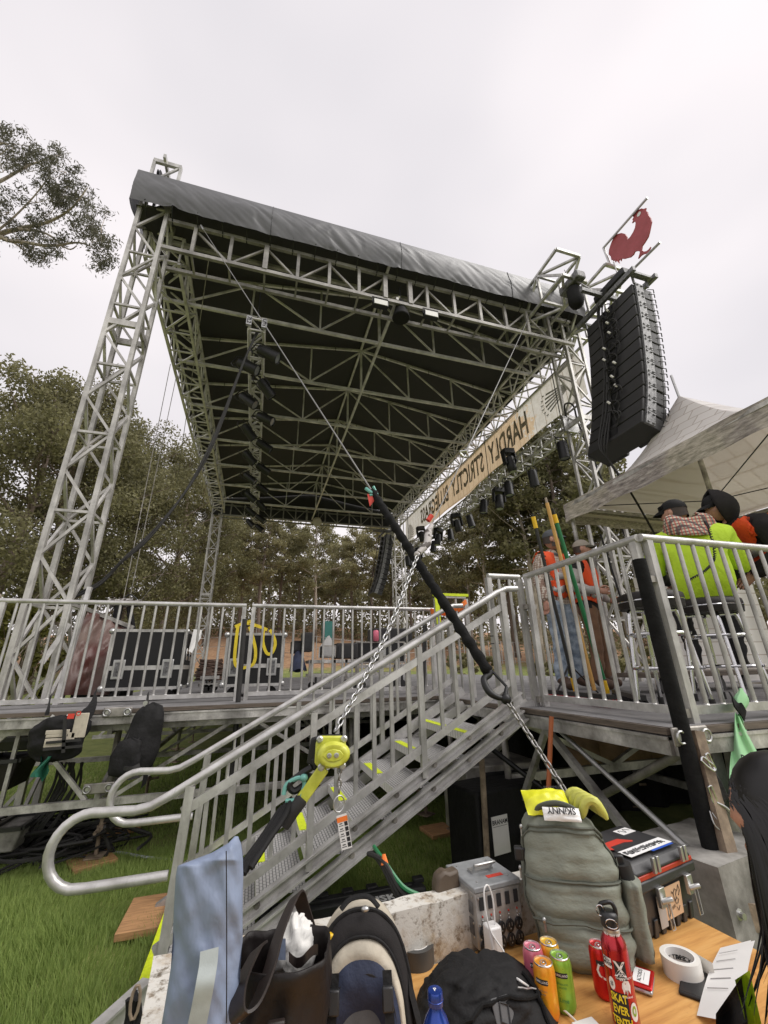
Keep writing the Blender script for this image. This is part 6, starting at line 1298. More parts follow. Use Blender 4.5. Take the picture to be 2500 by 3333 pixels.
# ------------------------------------------------------------------ stools, brooms, dolly
def stool(x, y, h, r, label, rz=0):
    o = local('bar_stool', label, 'stool', (x, y, D), rz, 'chrome bar stools'); mb = MB(); mb.lathe([(.05, h-.13), (r*.96, h-.125), (r*1.0, h-.06), (r*.98, h-.02), (r*.8, h+.0), (.0, h+.005)], 24); mb.build('seat', 'leather', o, True, ang=70)
    mb = MB(); mb.lathe([(r*1.0, h-.075), (r*1.015, h-.07), (r*1.0, h-.065)], 24, caps=False); mb.build('seat_band', 'chrome', o, True)
    for k in range(4):
        a = R_(45+90*k); ca, sa = math.cos(a), math.sin(a); pts = [V((ca*.05, sa*.05, h-.14)), V((ca*r*.6, sa*r*.6, h-.14)), V((ca*r*.78, sa*r*.78, h-.2)), V((ca*r*1.05, sa*r*1.05, .03))]
        l = tpart(o, 'leg', smooth_path(pts, 4), .016, 'chrome', 10); mb = MB(); mb.tube([(ca*r*1.05, sa*r*1.05, .0), (ca*r*1.04, sa*r*1.04, .06)], .021, 10); mb.build('rubber_foot', 'rubber', l, True)
    for z, q in ((h*.33, .98), (h*.62, .88)): tpart(o, 'foot_ring', [(r*q*math.cos(t*.2618), r*q*math.sin(t*.2618), z) for t in range(24)], .013, 'chrome', 8, closed=True)
    return o
stool(3.0, 2.56, .84, .235, 'empty black padded bar stool with chrome legs by the wing corner', .3)
stool(3.86, 2.74, .84, .26, 'black padded bar stool the man in neon yellow sits on', .1)
def pole(name, a, ya, b, yb, r, parts, label, cat):
    A, B = py(*a, ya), py(*b, yb); o = thing(name, label, cat, tuple(B), 'brooms leaning on the wing railing')
    for (t0, t1, rr, m, nm) in parts: tpart(o, nm, [A.lerp(B, t0), A.lerp(B, t1)], rr, m, 10)
    return o, A, B
o, A, B = pole('broom', (1733, 1672), 3.3, (1874, 2250), 3.45, .017, [(0, .03, .01, 'black_metal', 'hanger'), (.02, .09, .022, 'safety_yellow', 'collar'), (.09, .93, .0165, 'black_paint', 'handle'), (.93, 1.0, .021, 'safety_yellow', 'socket')], 'black-handled push broom with yellow collars leaning on the railing', 'broom')
tpart(o, 'strut', [A.lerp(B, .86), B+V((-.22, 0, -.02))], .008, 'black_metal', 6); tpart(o, 'strut', [A.lerp(B, .86), B+V((.25, 0, -.02))], .008, 'black_metal', 6)
o, A, B = pole('broom', (1798, 1656), 3.25, (1978, 2256), 3.4, .018, [(0, .04, .014, 'black_metal', 'hanger'), (.035, .085, .024, 'safety_yellow', 'collar'), (.085, .93, .021, 'pole_green', 'handle'), (.94, 1.0, .022, 'safety_yellow', 'socket')], 'green-handled broom with yellow collars leaning on the railing', 'broom')
pole('wooden_pole', (1776, 1620), 3.22, (1935, 2246), 3.42, .018, [(0, .03, .012, 'bark_pale', 'tip'), (.03, 1.0, .0185, 'pole_wood', 'handle')], 'plain wooden broom pole leaning between the black and green ones', 'pole')
pole('black_rod', (1955, 1740), 5.0, (2025, 1960), 4.9, .014, [(0, 1, .016, 'black_metal', 'rod')], 'thin black rod leaning behind the second orange-vested man', 'rod')
def broom_head(X0, X1, Y, z, m, name, label):
    a, b = pz(X0, Y-12, z), pz(X1, Y+16, z); o = thing(name, label, 'broom', (a.x, a.y, D)); d = (b-a).normalized(); n = V((-d.y, d.x, 0)); mb = MB(); mb.beam(a+V((0, 0, .07)), b+V((0, 0, .07)), .07, .04); mb.build('block', 'black_paint', o); mb = MB(); r = random.Random(1)
    for k in range(150):
        p = a.lerp(b, k/149); 
        for s in (-1, 0, 1): q = p+n*.028*s; mb.beam(q+V((0, 0, .055)), q+n*.02*s+d*r.uniform(-.02, .02)+V((0, 0, .002)), .012, .012)
    stuff(mb.build('bristles', m, o))
broom_head(1775, 2000, 2288, D, 'bristle_red', 'push_broom', 'red bristled push-broom head lying along the wing edge'); broom_head(2010, 2095, 2290, D, 'black_fabric', 'push_broom', 'black bristled broom head beside the red one on the wing')
a, b = py(2068, 2180, 3.9), py(2560, 2180, 3.7); o = thing('dolly', 'brown wooden dolly board on casters behind the stools', 'dolly', ((a.x+b.x)/2, 3.9, D), None)
mb = MB(); mb.bx(a.x, b.x, 3.7, 4.2, D+.16, D+.21); mb.build('board', 'deck_edge', o, bev=.006)
for x in (a.x+.15, (a.x+b.x)/2, b.x-.2):
    for y in (3.76, 4.1): mb = MB(); mb.lathe([(.02, -.022), (.065, -.022), (.07, 0), (.065, .022), (.02, .022)], 14, xf((x, y, D+.07), 90, 0, 20)); mb.tube([(x, y, D+.07), (x+.03, y, D+.16)], .016, 6); mb.build('caster', 'rubber', o, True)

# ------------------------------------------------------------------ people
def skin_mesh(J, E, Rd, root, sub=1):
    names = list(J); me = bpy.data.meshes.new('sk'); me.from_pydata([J[n] for n in names], [(names.index(a), names.index(b)) for a, b in E], [])
    o = bpy.data.objects.new('sk', me); COL.objects.link(o); m = o.modifiers.new('s', 'SKIN'); m.use_smooth_shade = True
    if not me.skin_vertices: 
        bpy.context.view_layer.objects.active = o; bpy.ops.mesh.customdata_skin_add()
    for i, n in enumerate(names):
        me.skin_vertices[0].data[i].radius = Rd[n] if isinstance(Rd[n], tuple) else (Rd[n], Rd[n]); me.skin_vertices[0].data[i].use_root = (n == root)
    s = o.modifiers.new('u', 'SUBSURF'); s.levels = sub; s.render_levels = sub
    ev = bpy.data.meshes.new_from_object(o.evaluated_get(bpy.context.evaluated_depsgraph_get())); bpy.data.objects.remove(o); return ev
def hand(mb, w, d, nrm, s, curl=.6, side=1):
    d = V(d).normalized(); nrm = (V(nrm)-d*V(nrm).dot(d)).normalized(); x = d.cross(nrm).normalized()*side
    P = lambda a, b, c: w+(x*a+d*b+nrm*c)*s
    mb.tube([P(0, -.02, 0), P(0, .03, 0), P(0, .075, 0), P(0, .095, 0)], [.026*s, .038*s, .042*s, .036*s], 8, flat=.5, up=nrm)
    for k, (ox, L) in enumerate(((-.032, .07), (-.011, .08), (.011, .076), (.031, .06))):
        pts = [P(ox, .085, 0)]; a = 0.0
        for q in (.45, .32, .23): a += curl*.75; pts.append(pts[-1]+(d*math.cos(a)-nrm*math.sin(a))*L*q*s)
        mb.tube(pts, [.0098*s, .0092*s, .0085*s, .007*s], 6)
    mb.tube([P(-.03, .015, 0), P(-.056, .045, -.012), P(-.055, .075, -.025), P(-.045, .095, -.03)], [.013*s, .012*s, .01*s, .008*s], 6)
def head(mb, c, s, yaw, pitch, roll=0):
    M = Matrix.Translation(c) @ Euler((pitch, roll, yaw)).to_matrix().to_4x4() @ Matrix.Diagonal((s, s, s, 1))
    def f(u, v):
        a = u*2*math.pi; t = math.pi*v; x, y, z = .077*math.sin(t)*math.cos(a), .098*math.sin(t)*math.sin(a), -.118*math.cos(t)
        if z < -.02: x *= 1-.3*(-z-.02)/.1; y = y*(1-.12*(-z-.02)/.1)+.012*(-z-.02)/.1
        if y > .05: 
            y -= .012*math.exp(-((z-.012)/.016)**2)*(1-math.exp(-(x/.03)**2)*.2)
            y += .022*math.exp(-(x/.013)**2)*math.exp(-((z+.022)/.022)**2)+.006*math.exp(-(x/.03)**2)*math.exp(-((z+.062)/.012)**2)+.008*math.exp(-((z-.038)/.014)**2)
        return (x, y, z)
    mb.grid(f, 28, 22, True, M)
    for sx in (-1, 1): mb.ell((sx*.08, -.005, -.01), (.012, .02, .032), 8, 6, M)
    return M
def face_bits(par, M, beard=False):
    mb = MB()
    for sx in (-1, 1): mb.ell((sx*.03, .083, .012), (.012, .006, .007), 8, 6, M)
    mb.build('eyes', 'ink', par, True); mb = MB(); mb.ell((0, .094, -.062), (.024, .006, .005), 8, 6, M); mb.build('mouth', 'ink_red', par, True)
    if beard: mb = MB(); mb.grid(lambda u, v: ((.07*math.cos(math.pi*u)), .075*math.sin(math.pi*u)*1.25-.01, -.045-.07*v+.02*abs(math.cos(math.pi*u))), 14, 5, False, M); mb.build('beard', 'hair_brown', par, True)
def cap(par, M, m1, m2=None, brim=True, extra=None):
    mb = MB(); mb.grid(lambda u, v: (.0815*math.cos(math.pi*(u*.9+.05)+math.pi), .101*math.sin(math.pi*(u*.9+.05)+math.pi)-.002, .035-.075*v-.02*abs(math.cos(math.pi*u))*v), 16, 4, False, M); mb.build('hair', 'hair_brown', par, True)
    mb = MB(); mb.grid(lambda u, v: (.086*math.sin(math.pi/2*(1-v)+.001)*math.cos(u*6.283), .108*math.sin(math.pi/2*(1-v)+.001)*math.sin(u*6.283), .028+.1*math.cos(math.pi/2*(1-v))), 22, 8, True, M); c = mb.build('cap', m1, par, True)
    if brim: mb = MB(); mb.grid(lambda u, v: (.075*math.cos(math.pi*u)*(1-.15*v), .085+.0+.09*v*math.sin(math.pi*u)**.6-.05*(1-math.sin(math.pi*u)), .045-.03*v*v-.012*math.cos(math.pi*u)**2), 14, 6, False, M); mb.build('brim', m2 or m1, c, True)
    return c
BONES = [('pelvis', 'spine', 'torso'), ('spine', 'chest', 'torso'), ('chest', 'neck', 'torso'), ('neck', 'headb', 'neckp')]
for s_ in 'LR': BONES += [('chest', 'sh'+s_, 'torso'), ('sh'+s_, 'el'+s_, 'upper'), ('el'+s_, 'wr'+s_, 'fore'), ('pelvis', 'hip'+s_, 'leg'), ('hip'+s_, 'kn'+s_, 'leg'), ('kn'+s_, 'an'+s_, 'leg'), ('an'+s_, 'toe'+s_, 'foot')]
RAD = dict(pelvis=(.155, .115), spine=(.15, .11), chest=(.165, .12), neck=.062, headb=.056, shL=.078, shR=.078, elL=.052, elR=.052, wrL=.036, wrR=.036, hipL=.098, hipR=.098, knL=.068, knR=.068, anL=.052, anR=.052, toeL=.042, toeR=.042)
STAND = dict(pelvis=(0, 0, .96), spine=(0, 0, 1.13), chest=(0, -.01, 1.33), neck=(0, .0, 1.47), headb=(0, .015, 1.55), shL=(-.185, 0, 1.4), shR=(.185, 0, 1.4), elL=(-.25, -.02, 1.13), elR=(.25, -.02, 1.13), wrL=(-.27, .05, .9), wrR=(.27, .05, .9), hipL=(-.095, 0, .9), hipR=(.095, 0, .9), knL=(-.12, .02, .5), knR=(.12, .02, .5), anL=(-.13, -.02, .09), anR=(.13, -.02, .09), toeL=(-.15, .14, .045), toeR=(.15, .14, .045))
def person(label, loc, rz, s, pose, mats, rad=None, waist=.93, hands=(('L', (0, 0, -1), (1, 0, 0)), ('R', (0, 0, -1), (-1, 0, 0))), hy=0.0, hp=0.0, curl=.6):
    J = {k: V(v)*s for k, v in {**STAND, **pose}.items()}; Rd = {k: (tuple(q*s for q in v) if isinstance(v, tuple) else v*s) for k, v in {**RAD, **(rad or {})}.items()}
    E = [(a, b) for a, b, _ in BONES]; ev = skin_mesh({k: tuple(v) for k, v in J.items()}, E, Rd, 'pelvis', 2)
    o = local('person', label, 'person', loc, rz, 'crew on the wing')
    slots = ['skin'] + [mats[k] for k in ('torso', 'upper', 'fore', 'leg', 'foot')]; key = {'neckp': 0, 'torso': 1, 'upper': 2, 'fore': 3, 'leg': 4, 'foot': 5}
    vs = [tuple(v.co) for v in ev.vertices]; fs = [tuple(p.vertices) for p in ev.polygons]; nrm = [v.normal.copy() for v in ev.vertices]; mi = []
    segs = [(J[a], J[b], key[k]) for a, b, k in BONES]
    cen = []
    for f in fs:
        c = sum((V(vs[i]) for i in f), V())/len(f); cen.append(c); best = (9, 0)
        for a, b, k in segs:
            d = b-a; t = max(0, min(1, (c-a).dot(d)/d.length_squared)); q = (c-a-d*t).length-.03*s*(k == 1)
            if q < best[0]: best = (q, k)
        k = best[1]
        if k in (1, 4) and c.z > waist*s-.02*s and c.y < .14*s and abs(c.x) < .3*s: k = 1
        elif k == 1 and c.z < waist*s: k = 4
        mi.append(k)
    fl_ = [0]*len(vs)                       # cloth creases: bare skin stays smooth
    for f, k in zip(fs, mi):
        for i in f: fl_[i] = k
    for i, v in enumerate(vs):
        if fl_[i]: q = V(v); n_ = .014*s*noise.noise(V((q.x*5+loc[0], q.y*5, q.z*9)))+.011*s*(1-2*abs(noise.noise(V((q.x*9+q.z*5, q.y*9+loc[0], q.z*11-q.x*6))))); vs[i] = tuple(q+nrm[i]*n_)
    mb = MB(); mb.v = list(vs); mb.f = list(fs); mb.m = list(mi); mb.cm = 0
    M = head(mb, J['headb']+V((math.sin(-hy)*.03*s, .02*s*math.cos(hy), .105*s)), s, hy, hp)
    for sd, d, n in hands:
        hand(mb, J['wr'+sd], d, n, s, curl, 1 if sd == 'L' else -1)
    mb.build('body', slots, o, True, ang=180); bpy.data.meshes.remove(ev)
    return o, J, M, vs, fs, mi, nrm, cen
def shell(o, name, vs, fs, nrm, sel, off, m):
    used = {}; mb = MB(); F = []
    for fi in sel:
        F.append(tuple(used.setdefault(i, len(used)) for i in fs[fi]))
    inv = sorted(used, key=used.get); mb.add([tuple(V(vs[i])+nrm[i]*off) for i in inv], F)
    ob = mb.build(name, m, o, True, ang=180); sd = ob.modifiers.new('thick', 'SOLIDIFY'); sd.thickness = .008; sd.offset = 1; return ob
def vest(o, J, vs, fs, mi, nrm, cen, s, bands, zlo=.97, open_front=True, neckz=1.46):
    def ok(i, lo, hi):
        c = cen[i]; 
        if mi[i] not in (1, 4): return False
        if not (lo*s < c.z < hi*s): return False
        if c.z > 1.2*s and abs(c.x) > .2*s: return False
        return not (open_front and c.y > .0 and abs(c.x) < (.02 if c.z < 1.15*s else .02+(c.z/s-1.15)*.25)*s)
    v = shell(o, 'safety_vest', vs, fs, nrm, [i for i in range(len(fs)) if ok(i, zlo, neckz)], .02*s, 'hivis_orange')
    for (a, b) in bands: shell(v, 'reflective_band', vs, fs, nrm, [i for i in range(len(fs)) if ok(i, a, b)], .034*s, 'reflective')
S_ = 1.17
p1 = pz(1868, 2244, D); o, J, M, vs, fs, mi, nrm, cen = person('man in plaid shirt, jeans and orange safety vest standing by the brooms', (p1.x, p1.y, D), R_(-170), S_*1.07, {}, dict(torso='plaid_tan', upper='plaid_tan', fore='plaid_tan', leg='denim', foot='boot'), dict(elL=.06, elR=.06, wrL=.045, wrR=.045, knL=.075, knR=.075, anL=.062, anR=.062), hy=R_(42))
vest(o, J, vs, fs, mi, nrm, cen, S_*1.07, ((1.02, 1.07), (1.14, 1.19))); face_bits(o, M, True); cap(o, M, 'cap_grey'); mb = MB(); mb.tube([J['neck']+V((math.cos(t*.52)*.085, math.sin(t*.52)*.08, -.01)) for t in range(12)], .03, 8, closed=True); mb.build('neck_scarf', 'cap_grey', o, True)
p2 = pz(1992, 2244, D); o, J, M, vs, fs, mi, nrm, cen = person('man in tan cap, brown trousers and orange vest, arm bent, behind the green broom', (p2.x, p2.y+.1, D), R_(-150), S_*.98, dict(elR=(.3, -.08, 1.15), wrR=(.2, .2, 1.08), elL=(-.26, .0, 1.13), wrL=(-.2, .2, 1.0)), dict(torso='charcoal_fabric', upper='grey_knit', fore='grey_knit', leg='brown_canvas', foot='boot'), dict(elL=.06, elR=.062, knL=.078, knR=.078, anL=.065, anR=.065), hands=(('L', (.2, 1, -.4), (1, 0, 0)), ('R', (-.3, 1, -.2), (-1, 0, 0))), hy=R_(20))
vest(o, J, vs, fs, mi, nrm, cen, S_*.98, ((1.02, 1.07),)); face_bits(o, M); cap(o, M, 'cap_tan', 'cap_olive')
# seated man in neon yellow, back to us
s = S_*.98
seat = dict(pelvis=(0, 0, .96), spine=(0, .02, 1.12), chest=(0, .06, 1.33), neck=(0, .1, 1.47), headb=(-.02, .13, 1.54), shL=(-.215, .08, 1.38), shR=(.215, .08, 1.38), elL=(-.31, .16, 1.14), elR=(.3, .16, 1.14), wrL=(-.2, .4, 1.08), wrR=(.2, .4, 1.08), hipL=(-.11, .06, .93), hipR=(.11, .06, .93), knL=(-.16, .45, .88), knR=(.16, .45, .88), anL=(-.14, .4, .46), anR=(.15, .38, .46), toeL=(-.15, .53, .38), toeR=(.17, .52, .38))
o, J, M, vs, fs, mi, nrm, cen = person('man in neon yellow shirt and black cap sitting with his back to us', (3.86, 2.7, D+.82-.86*s), R_(-46), s, seat, dict(torso='hivis_yellow', upper='hivis_yellow', fore='dark_trouser', leg='dark_trouser', foot='boot_dark'), dict(pelvis=(.2, .15), spine=(.195, .145), chest=(.205, .145), shL=.105, shR=.105, elL=.085, elR=.085, neck=.075), .89, hands=(('L', (.4, 1, -.2), (1, 0, 0)), ('R', (-.4, 1, -.2), (-1, 0, 0))), hy=R_(60))
face_bits(o, M); cap(o, M, 'black_fabric'); mb = MB(); mb.grid(lambda u, v: (.088*math.cos(math.pi*(u*.9+.0)), .1*math.sin(math.pi*(u*.9))+.012, .06+.014*math.sin(math.pi*2*v)), 16, 5, False, M); mb.build('sunglasses', 'black_plastic', o, True)
def hood(u, v):
    a = u*6.283; q = J['neck']+V((0, -.03, .0)); r = lerp(.27, .12, v)*s*(.8+.1*math.sin(a*3+v*4)); return (q.x+r*math.cos(a)*1.05, q.y+r*math.sin(a)*.72-.04*v, q.z-.07*s+.17*s*v+.035*math.sin(a*2+1)+(.05*math.sin(math.pi*v) if math.sin(a) < 0 else 0))
mb = MB(); mb.grid(hood, 28, 10, True); hd = mb.build('plaid_hood', 'plaid_red', o, True, ang=180); sd_ = hd.modifiers.new('t', 'SOLIDIFY'); sd_.thickness = .015
pts = smooth_path([J['neck']+V((.12, -.21, .0)), J['chest']+V((.12, -.235, .06)), J['chest']+V((.1, -.235, -.18)), J['spine']+V((.0, -.235, -.06)), J['pelvis']+V((-.14, -.235, .05))], 30); cr = []
for i, p in enumerate(pts): cr.append(p+V((.011*math.cos(i*2.1), -.004, .011*math.sin(i*2.1))))
tpart(o, 'coiled_cord', cr, .0065, 'rubber', 6)
# man in hood and orange vest leaning in from the right
lean = dict(spine=(0, .1, 1.11), chest=(0, .22, 1.28), neck=(0, .34, 1.38), headb=(0, .4, 1.44), shL=(-.18, .26, 1.33), shR=(.18, .26, 1.33), elL=(-.24, .2, 1.07), elR=(.24, .2, 1.07), wrL=(-.06, .36, .93), wrR=(.06, .34, .94))
s = S_*.98; ph = py(2352, 1690, 2.72); o, J, M, vs, fs, mi, nrm, cen = person('man in dark hoodie and orange vest leaning in from the right edge', (ph.x+.4, ph.y-.23, D), R_(62), s, lean, dict(torso='charcoal_fabric', upper='charcoal_fabric', fore='charcoal_fabric', leg='dark_trouser', foot='boot_dark'), dict(elL=.068, elR=.068, wrL=.05, wrR=.05, chest=(.175, .13), shL=.09, shR=.09), hands=(('L', (.5, .6, -.6), (1, 0, 0)), ('R', (-.5, .6, -.6), (-1, 0, 0))), hp=R_(-12))
sel = [i for i in range(len(fs)) if mi[i] in (1, 4) and .93*s < cen[i].z and (cen[i].z-.95*s)+(.0) < .42*s and abs(cen[i].x) < .2*s]
v = shell(o, 'safety_vest', vs, fs, nrm, sel, .022*s, 'hivis_orange')
for a, b in ((1.0, 1.05), (1.1, 1.15)): shell(v, 'reflective_band', vs, fs, nrm, [i for i in sel if a*s < cen[i].z < b*s], .036*s, 'reflective')
face_bits(o, M); cap(o, M, 'black_fabric'); mb = MB(); mb.grid(lambda u, v: (.108*math.sin(math.pi*v)**.7*math.cos(u*4.4+2.51), -.012+.125*math.sin(math.pi*v)**.7*math.sin(u*4.4+2.51), .165-.34*v), 22, 12, False, M); hd = mb.build('hood', 'charcoal_fabric', o, True, ang=180); sd_ = hd.modifiers.new('t', 'SOLIDIFY'); sd_.thickness = .02
# ------------------------------------------------------------------ foreground: ballast block with a plywood top, and what lies on it
TZ = .72
def T(X, Y, h=0.0): return pz(X, Y, TZ+h)
def hd(p): return math.hypot(p.x, p.y)
def zat(X, Y, p): return pdist(X, Y, hd(p)).z
Lc, Rc = pz(499, 3117, .88), pz(1715, 2825, .88); ang = math.atan2(Rc.y-Lc.y, Rc.x-Lc.x)
bl = local('ballast_block', 'long white-painted concrete ballast trough with stained chipped rim', 'ballast', (Lc.x, Lc.y, 0), ang)
BLM = Matrix.Translation((Lc.x, Lc.y, 0)) @ Matrix.Rotation(ang, 4, 'Z'); BLI = BLM.inverted()
mb = MB()
def rough_box(mb, x0, x1, y0, y1, z0, z1, n=40):
    def off(p): return V(p)+V((.006*noise.noise(V(p)*9), .006*noise.noise(V(p)*9+V((7, 0, 0))), .008*noise.noise(V(p)*11+V((0, 5, 0)))))
    for fn in (lambda u, v: (lerp(x0, x1, u), y0, lerp(z0, z1, v)), lambda u, v: (lerp(x1, x0, u), y1, lerp(z0, z1, v)), lambda u, v: (lerp(x0, x1, u), lerp(y0, y1, v), z1)): mb.grid(lambda u, v: off(fn(u, v)), n, 6)
    for fn in (lambda u, v: (x0, lerp(y1, y0, u), lerp(z0, z1, v)), lambda u, v: (x1, lerp(y0, y1, u), lerp(z0, z1, v))): mb.grid(lambda u, v: off(fn(u, v)), 12, 6)
rough_box(mb, 0, 1.95, -.075, 0, .0, .88); mb.build('far_wall', 'concrete_white', bl, True, ang=50)
mb = MB(); rough_box(mb, 0, .075, -1.5, -.076, 0, .875); mb.build('end_wall', 'concrete_white', bl, True, ang=50)
mb = MB(); mb.bx(.076, 1.95, -1.5, -.076, 0, TZ-.02); mb.build('base', 'concrete_white', bl)
mb = MB(); mb.bx(.08, 1.93, -1.5, -.08, TZ-.018, TZ, None); pw = mb.build('plywood_sheet', 'plywood', None); pw.matrix_world = BLM; tag(pw, 'orange plywood sheet laid in the ballast trough as a table', 'plywood')
ga_, gb_ = pz(2470, 3052, TZ), pz(2318, 2982, TZ); gd = (gb_-ga_).normalized(); o = local('concrete_block', 'grey concrete ballast block behind the black toolbox', 'ballast', (gb_.x+.04, gb_.y+.4, 0), math.atan2(gd.y, gd.x))
mb = MB(); rough_box(mb, -.4, -.0, -.5, .0, 0, .86, 14); mb.build('block', 'concrete_grey', o, True, ang=50)
# steel beam and rigging at the block's left foot
a, b = pz(250, 3400, .25), pz(480, 3190, .25); o = thing('steel_beam', 'pale steel ballast beam at the bottom left beside the lawn', 'steel beam', tuple(a)); mb = MB(); mb.beam(a, b, .06, .012); mb.beam(a+V((0, 0, -.1)), b+V((0, 0, -.1)), .06, .012); mb.beam(a+V((0, 0, -.05)), b+V((0, 0, -.05)), .012, .09); mb.build('web', 'alu_bright', o)
mb = MB(); rr = random.Random(6)
for k in range(9): q = pz(430+rr.uniform(-25, 25), 3240+rr.uniform(-20, 20), .45); mb.tube(smooth_path([q, q+V((rr.uniform(-.06, .03), 0, -.08)), q+V((rr.uniform(-.1, .02), -.05, -.2)), q+V((rr.uniform(-.12, .0), -.1, -.3))], 4), .012, 6)
tag(mb.build('sling_tail', 'black_fabric', None, True), 'bunched black webbing hanging at the left end of the ballast', 'webbing')
q = pz(440, 3262, .45); mb = MB(); mb.tube([q+V((.016*math.cos(t*.63), .0, .05*math.sin(t*.63))) for t in range(10)], .006, 7, closed=True); tag(mb.build('carabiner', 'steel_rust', None, True), 'rusty oval carabiner on the webbing at the ballast end', 'carabiner')
# flat black tool case on the lawn under the stairs
hc_ = [pz(X, Y, .16) for X, Y in ((835, 2985), (1390, 2882), (1368, 2858), (880, 2935))]; o = thing('flat_case', 'long flat black plastic case on the lawn under the stairs', 'case', (hc_[0].x, hc_[0].y, 0))
mb = MB(); mb.hexa([V((p.x, p.y, .01)) for p in hc_]+[V((p.x, p.y, .155)) for p in hc_]); mb.build('body', 'toolbox_plastic', o, bev=.02)
ex = (hc_[1]-hc_[0]).normalized(); ey = V((-ex.y, ex.x, 0)); Lh = (hc_[1]-hc_[0]).length; mb = MB()
for k in range(7): p = hc_[0]+ex*Lh*(.04+.15*k)+ey*.1; mb.beam(p+V((0, 0, .005)), p+ex*.08+V((0, 0, .005)), .06, .03)
mb.beam(hc_[0]+ex*.1+ey*.05+V((0, 0, 0)), hc_[1]-ex*.1+ey*.05, .03, .02); mb.each('rib', 'toolbox_plastic', o, bev=.006)
mb = MB(); mid = pz(1225, 2938, .16); Mf = Matrix.Translation(V((mid.x, mid.y, .158))) @ Matrix.Rotation(math.atan2(ex.y, ex.x), 4, 'Z')
add_text(mb, 'HUSKY', Mf @ xf((.05, .03, .0045)), .1, 1.1, .004); mb.ext([(-.24, .03), (-.19, .055), (-.2, .04), (-.12, .04), (-.12, .06), (-.08, .03), (-.12, .0), (-.12, .02), (-.2, .02), (-.19, .005)], .001, Mf @ xf((.02, 0, .004))); mb.build('lettering', 'ink_white', o)
mat('fruit', (.5, .5, .1), .45, 0, .15, 30)
# ---- power distribution box
FL, FR, BLc = T(1562, 3122), T(1712, 3075), T(1483, 3079); w = (FR-FL).length; dp = .2; hh = zat(1550, 2911, FL)-TZ; az = math.atan2(FR.y-FL.y, FR.x-FL.x)
pb_ = local('power_box', 'grey steel power distribution box full of outlets on the plywood', 'power box', (FL.x, FL.y, TZ), az); mb = MB(); mb.bx(0, w, 0, dp, .02, hh); mb.build('case', 'alu_worn', pb_, bev=.004)
mb = MB(); mb.bx(-.004, w+.004, -.004, dp+.004, hh, hh+.018); mb.build('lid', 'lid_grey', pb_, bev=.004)
mb = MB()
for x in (.02, w-.02):
    for y in (.02, dp-.02): mb.lathe([(.012, 0), (.012, .02)], 8, xf((x, y, 0)))
mb.each('foot', 'rubber', pb_)
for i in range(5):
    x = w*(.12+.19*i); mb = MB(); mb.bx(x-.009, x+.009, -.0035, -.0015, hh*.72, hh*.93); mb.build('breaker', 'ink', pb_)
    for j in range(2):
        z = hh*(.38-.22*j); mb = MB(); mb.lathe([(.0165, 0), (.0165, .004), (.015, .005)], 16, xf((x, -.0015, z), 90, 0, 0, (1, 1.15, 1))); ot = mb.build('outlet', 'black_plastic', pb_, True); mb = MB()
        for s in (-1, 1): mb.bx(x+s*.006-.0012, x+s*.006+.0012, -.0072, -.0067, z-.001, z+.009)
        mb.ell((x, -.0068, z-.008), .0025, 6, 4); mb.build('slot', 'ink_white' if False else 'steel_dull', ot)
    for z in (.5, .56, .62): mb = MB(); mb.ell((x, -.002, hh*z), .0035, 8, 5); mb.build('pilot_lamp', 'galv' if z != .62 else 'red_seal', pb_, True)
mb = MB()
for x in (.012, w-.012):
    for z in (.05, hh*.5, hh-.015): mb.ell((x, -.001, z), .004, 6, 4); mb.ell((-.001, dp*(.1 if x < .1 else .9), z), .004, 6, 4)
for x in (.03, w-.03):
    for y in (.03, dp-.03): mb.ell((x, y, hh+.018), .005, 6, 4)
stuff(mb.build('screws', 'galv', pb_, True))
mb = MB(); mb.tube(smooth_path([(w*.3, dp*.5, hh+.02), (w*.3, dp*.42, hh+.045), (w*.3, dp*.35, hh+.05), (w*.7, dp*.35, hh+.05), (w*.7, dp*.42, hh+.045), (w*.7, dp*.5, hh+.02)], 4), .005, 7); mb.bx(w*.25, w*.75, dp*.47, dp*.62, hh+.018, hh+.026); mb.build('handle', 'galv', pb_, True)
mb = MB(); mb.bx(w*.45, w*.8, dp*.2, dp*.3, hh+.0182, hh+.019); mb.build('red_label', 'ink_red', pb_); mb = MB(); mb.bx(-.0025, -.001, dp*.1, dp*.5, hh*.62, hh*.82); mb.bx(-.0025, -.001, dp*.1, dp*.34, hh*.3, hh*.55); mb.each('label', 'plate', pb_)
mb = MB(); mb.ext([(-.09, .0), (-.075, .02), (-.04, .03), (0, .025), (0, .16), (-.04, .155), (-.06, .165), (-.09, .15), (-.1, .12), (-.1, .04)], .05, xf((0, dp*.75, hh*.3), 90, 0, 0)); mb.build('plug', 'plug_brown', pb_, bev=.01)
mb = MB(); pl = V((-.1, dp*.62, hh*.3+.08))
for k in range(3): mb.tube(smooth_path([pl+V((.01, 0, .02*k-.02)), pl+V((-.05, 0, .015*k-.03)), pl+V((-.12, .02, .02*k-.01)), pl+V((-.17, .08, .09+.01*k)), pl+V((-.17-.01*k, .2, .1))], 5), .009, 7)
mb.each('cord', 'rubber', pb_, smooth=True); mb = MB(); mb.tube(smooth_path([pl+V((-.06, 0, .02)), pl+V((-.12, .02, .05)), pl+V((-.165, .09, .11)), pl+V((-.165, .2, .12))], 5), .008, 7); mb.build('green_cord', 'pole_green', pb_, True); mb = MB(); mb.tube([pl+V((-.165, .08, .1)), pl+V((-.165, .09, .13))], [.016, .007], 8); mb.build('orange_tip', 'ribbon_orange', pb_, True)
